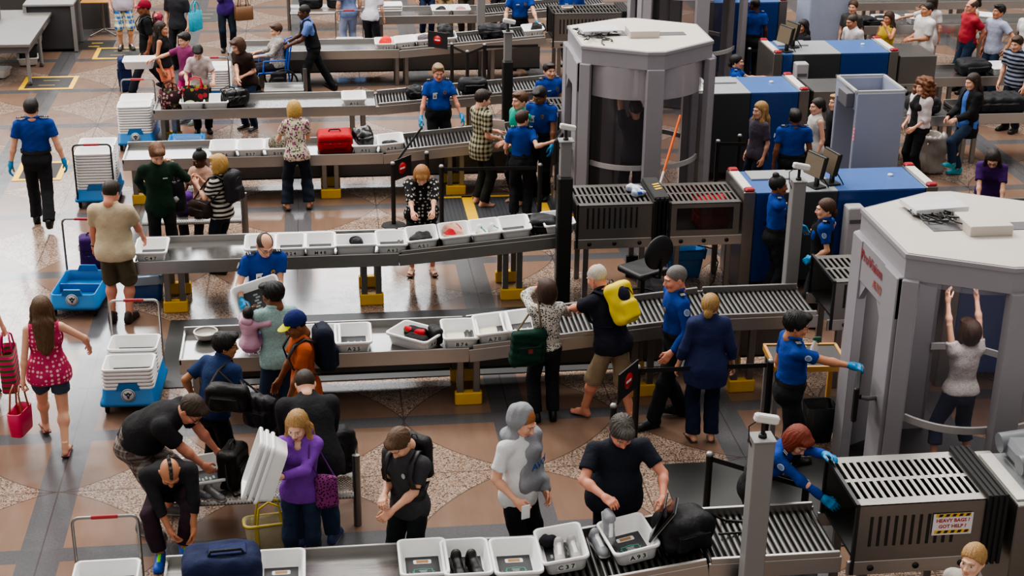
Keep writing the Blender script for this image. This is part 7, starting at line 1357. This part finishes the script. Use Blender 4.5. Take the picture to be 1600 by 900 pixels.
ob, J = BG; Rw_ = lambda v: world(ob, v); p = atY(357, 640, 13.22); over_shoulder(softbag('large black shoulder bag on the dark blue shirt back', p, -15, (.40, .16, .26), cloth('#1c1b1a', rough=.5), 'bag', 'shoulder_bag', .7, seed=48), BG, 'R', .17, .24, False, cloth('#3a2f28')); p = atY(408, 668, 13.22); over_shoulder(softbag('second black bag hanging at the dark blue shirt hip', p, -30, (.34, .18, .34), cloth('#17151a', rough=.5), 'bag', 'shoulder_bag', .8, seed=49), BG, 'R', .12, .3, False, cloth('#2a2422'))
p = world(BWW[0], V3(.22, .10, .74)); o = softbag('dark green canvas shoulder bag of the woman in black and white', (p.x, p.y-.02, .74), 8, (.38, .13, .40), cloth('#12342a'), 'bag', 'shoulder_bag', .4, zip_=False, seed=50); over_shoulder(o, BWW, 'L', .14, .38, False, cloth('#6a5a44')); b = MB(); b.box((.0, -.1, .2), (.05, .006, .05)); b.build('leather_badge', plain('badge_red', '#7a2f2a', .5), o)
p = atY(947, 808, 11.0); loose_shoe('grey trainer hanging from the big man hand', (p.x, p.y-.02, p.z), 0, '#8a8c92', '#c9c9c9', '#e6e6e4', rot=(R(70), 0, R(10)), sc=1.05)
p = world(HOOD[0], HOOD[1]['HT']['R'][0]); b = MB(); b.box((0, 0, 0), (.08, .012, .13), bev=.003); o = b.build('boarding_card', plain('card_white', '#d7d8d8', .4), None, (p.x+.02, p.y-.04, p.z-.02), 20); tag(o, 'white card held by the hooded young man', 'card')
b = MB(); b.box((0, 0, 0), (.2, .006, .28), M=Rx(20)); o = b.build('paper_sheet', plain('paper', '#d9d6da', .5), None, (2.62, 22.0, 1.12), -20); tag(o, 'white paper between the plaid and teal shirts', 'paper')
loose_shoe('left trainer standing on the bench by the big man in plaid shorts', (-1.30, 12.74, .42), 60, '#6a6a6c', '#c9c9c9', '#9a9a9a', sc=.85); loose_shoe('right trainer standing on the bench by the big man in plaid shorts', (-1.16, 12.72, .42), 50, '#6a6a6c', '#c9c9c9', '#9a9a9a', sc=.85)
# ================================================================ light
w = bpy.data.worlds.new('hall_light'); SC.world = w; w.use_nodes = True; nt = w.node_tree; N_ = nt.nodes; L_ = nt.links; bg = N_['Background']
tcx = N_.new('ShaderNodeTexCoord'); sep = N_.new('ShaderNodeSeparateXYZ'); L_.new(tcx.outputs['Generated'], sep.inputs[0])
def wm(op, a, b=0.0, c=None):
    n = N_.new('ShaderNodeMath'); n.operation = op
    for i, q in enumerate((a, b, c)):
        if q is None: continue
        if hasattr(q, 'is_output'): L_.new(q, n.inputs[i])
        else: n.inputs[i].default_value = q
    return n.outputs[0]
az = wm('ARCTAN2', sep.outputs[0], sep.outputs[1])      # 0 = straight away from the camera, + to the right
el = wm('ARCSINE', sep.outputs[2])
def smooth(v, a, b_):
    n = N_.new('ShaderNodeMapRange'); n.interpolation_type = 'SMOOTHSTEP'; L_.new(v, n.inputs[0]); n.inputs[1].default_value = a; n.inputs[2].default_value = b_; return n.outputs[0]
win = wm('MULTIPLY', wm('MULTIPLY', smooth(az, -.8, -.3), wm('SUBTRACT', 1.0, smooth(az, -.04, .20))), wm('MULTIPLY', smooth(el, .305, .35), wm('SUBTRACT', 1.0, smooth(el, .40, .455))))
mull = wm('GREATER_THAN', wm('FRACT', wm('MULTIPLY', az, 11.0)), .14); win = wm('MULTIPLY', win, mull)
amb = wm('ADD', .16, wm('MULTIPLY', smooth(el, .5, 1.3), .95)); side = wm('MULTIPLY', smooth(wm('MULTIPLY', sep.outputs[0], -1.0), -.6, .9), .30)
rear_fill = wm('MULTIPLY', smooth(wm('MULTIPLY', sep.outputs[1], -1.0), -.1, .8), .42)  # glow added behind the camera to lift aprons and people facing it
st = wm('ADD', wm('ADD', wm('ADD', amb, rear_fill), side), wm('MULTIPLY', win, 1.2))
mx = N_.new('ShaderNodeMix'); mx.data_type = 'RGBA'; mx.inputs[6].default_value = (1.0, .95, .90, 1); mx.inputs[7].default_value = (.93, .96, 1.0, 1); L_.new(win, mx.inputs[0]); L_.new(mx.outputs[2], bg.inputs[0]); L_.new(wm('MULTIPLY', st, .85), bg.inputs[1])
def area(nm, loc, tgt, size, power, col=(1, .97, .93)):
    l = bpy.data.lights.new(nm, 'AREA'); l.shape = 'RECTANGLE'; l.size, l.size_y = size; l.energy = power; l.color = col; o = bpy.data.objects.new(nm, l); COL.objects.link(o); o.location = loc
    d = Vector(tgt)-Vector(loc); o.rotation_euler = d.to_track_quat('-Z', 'Y').to_euler(); o.visible_camera = False if False else True; return o
area('clerestory_window', (-5, 52, 14), (-1, 18, 0), (17, 5.5), 3200, (.95, .97, 1))
area('skylight_over', (-2, 25, 17), (-2, 24.5, 0), (24, 14), 4600); area('skylight_left', (-18, 26, 12), (-1, 21, 0), (12, 6), 1700); area('skylight_right', (14, 30, 22), (9, 26, 0), (12, 8), 3500)
area('scanner_fill', (6.2, 12.9, 2.42), (6.2, 12.7, 0), (.7, .7), 22)  # added fill light under the scanner roof, brightens the woman inside
sun = bpy.data.lights.new('sun', 'SUN'); sun.energy = 1.3; sun.angle = R(9); sun.color = (1, .96, .9); so = bpy.data.objects.new('sun', sun); COL.objects.link(so); so.rotation_euler = Vector((.42, -.80, -.95)).to_track_quat('-Z', 'Y').to_euler()
SC.view_settings.view_transform = 'AgX'
try: SC.view_settings.look = 'AgX - Medium High Contrast'
except Exception: pass
SC.view_settings.exposure = .08
cy = SC.cycles; cy.max_bounces = 5; cy.diffuse_bounces = 2; cy.glossy_bounces = 3; cy.transmission_bounces = 3; cy.transparent_max_bounces = 8; cy.caustics_reflective = False; cy.caustics_refractive = False; cy.use_denoising = True
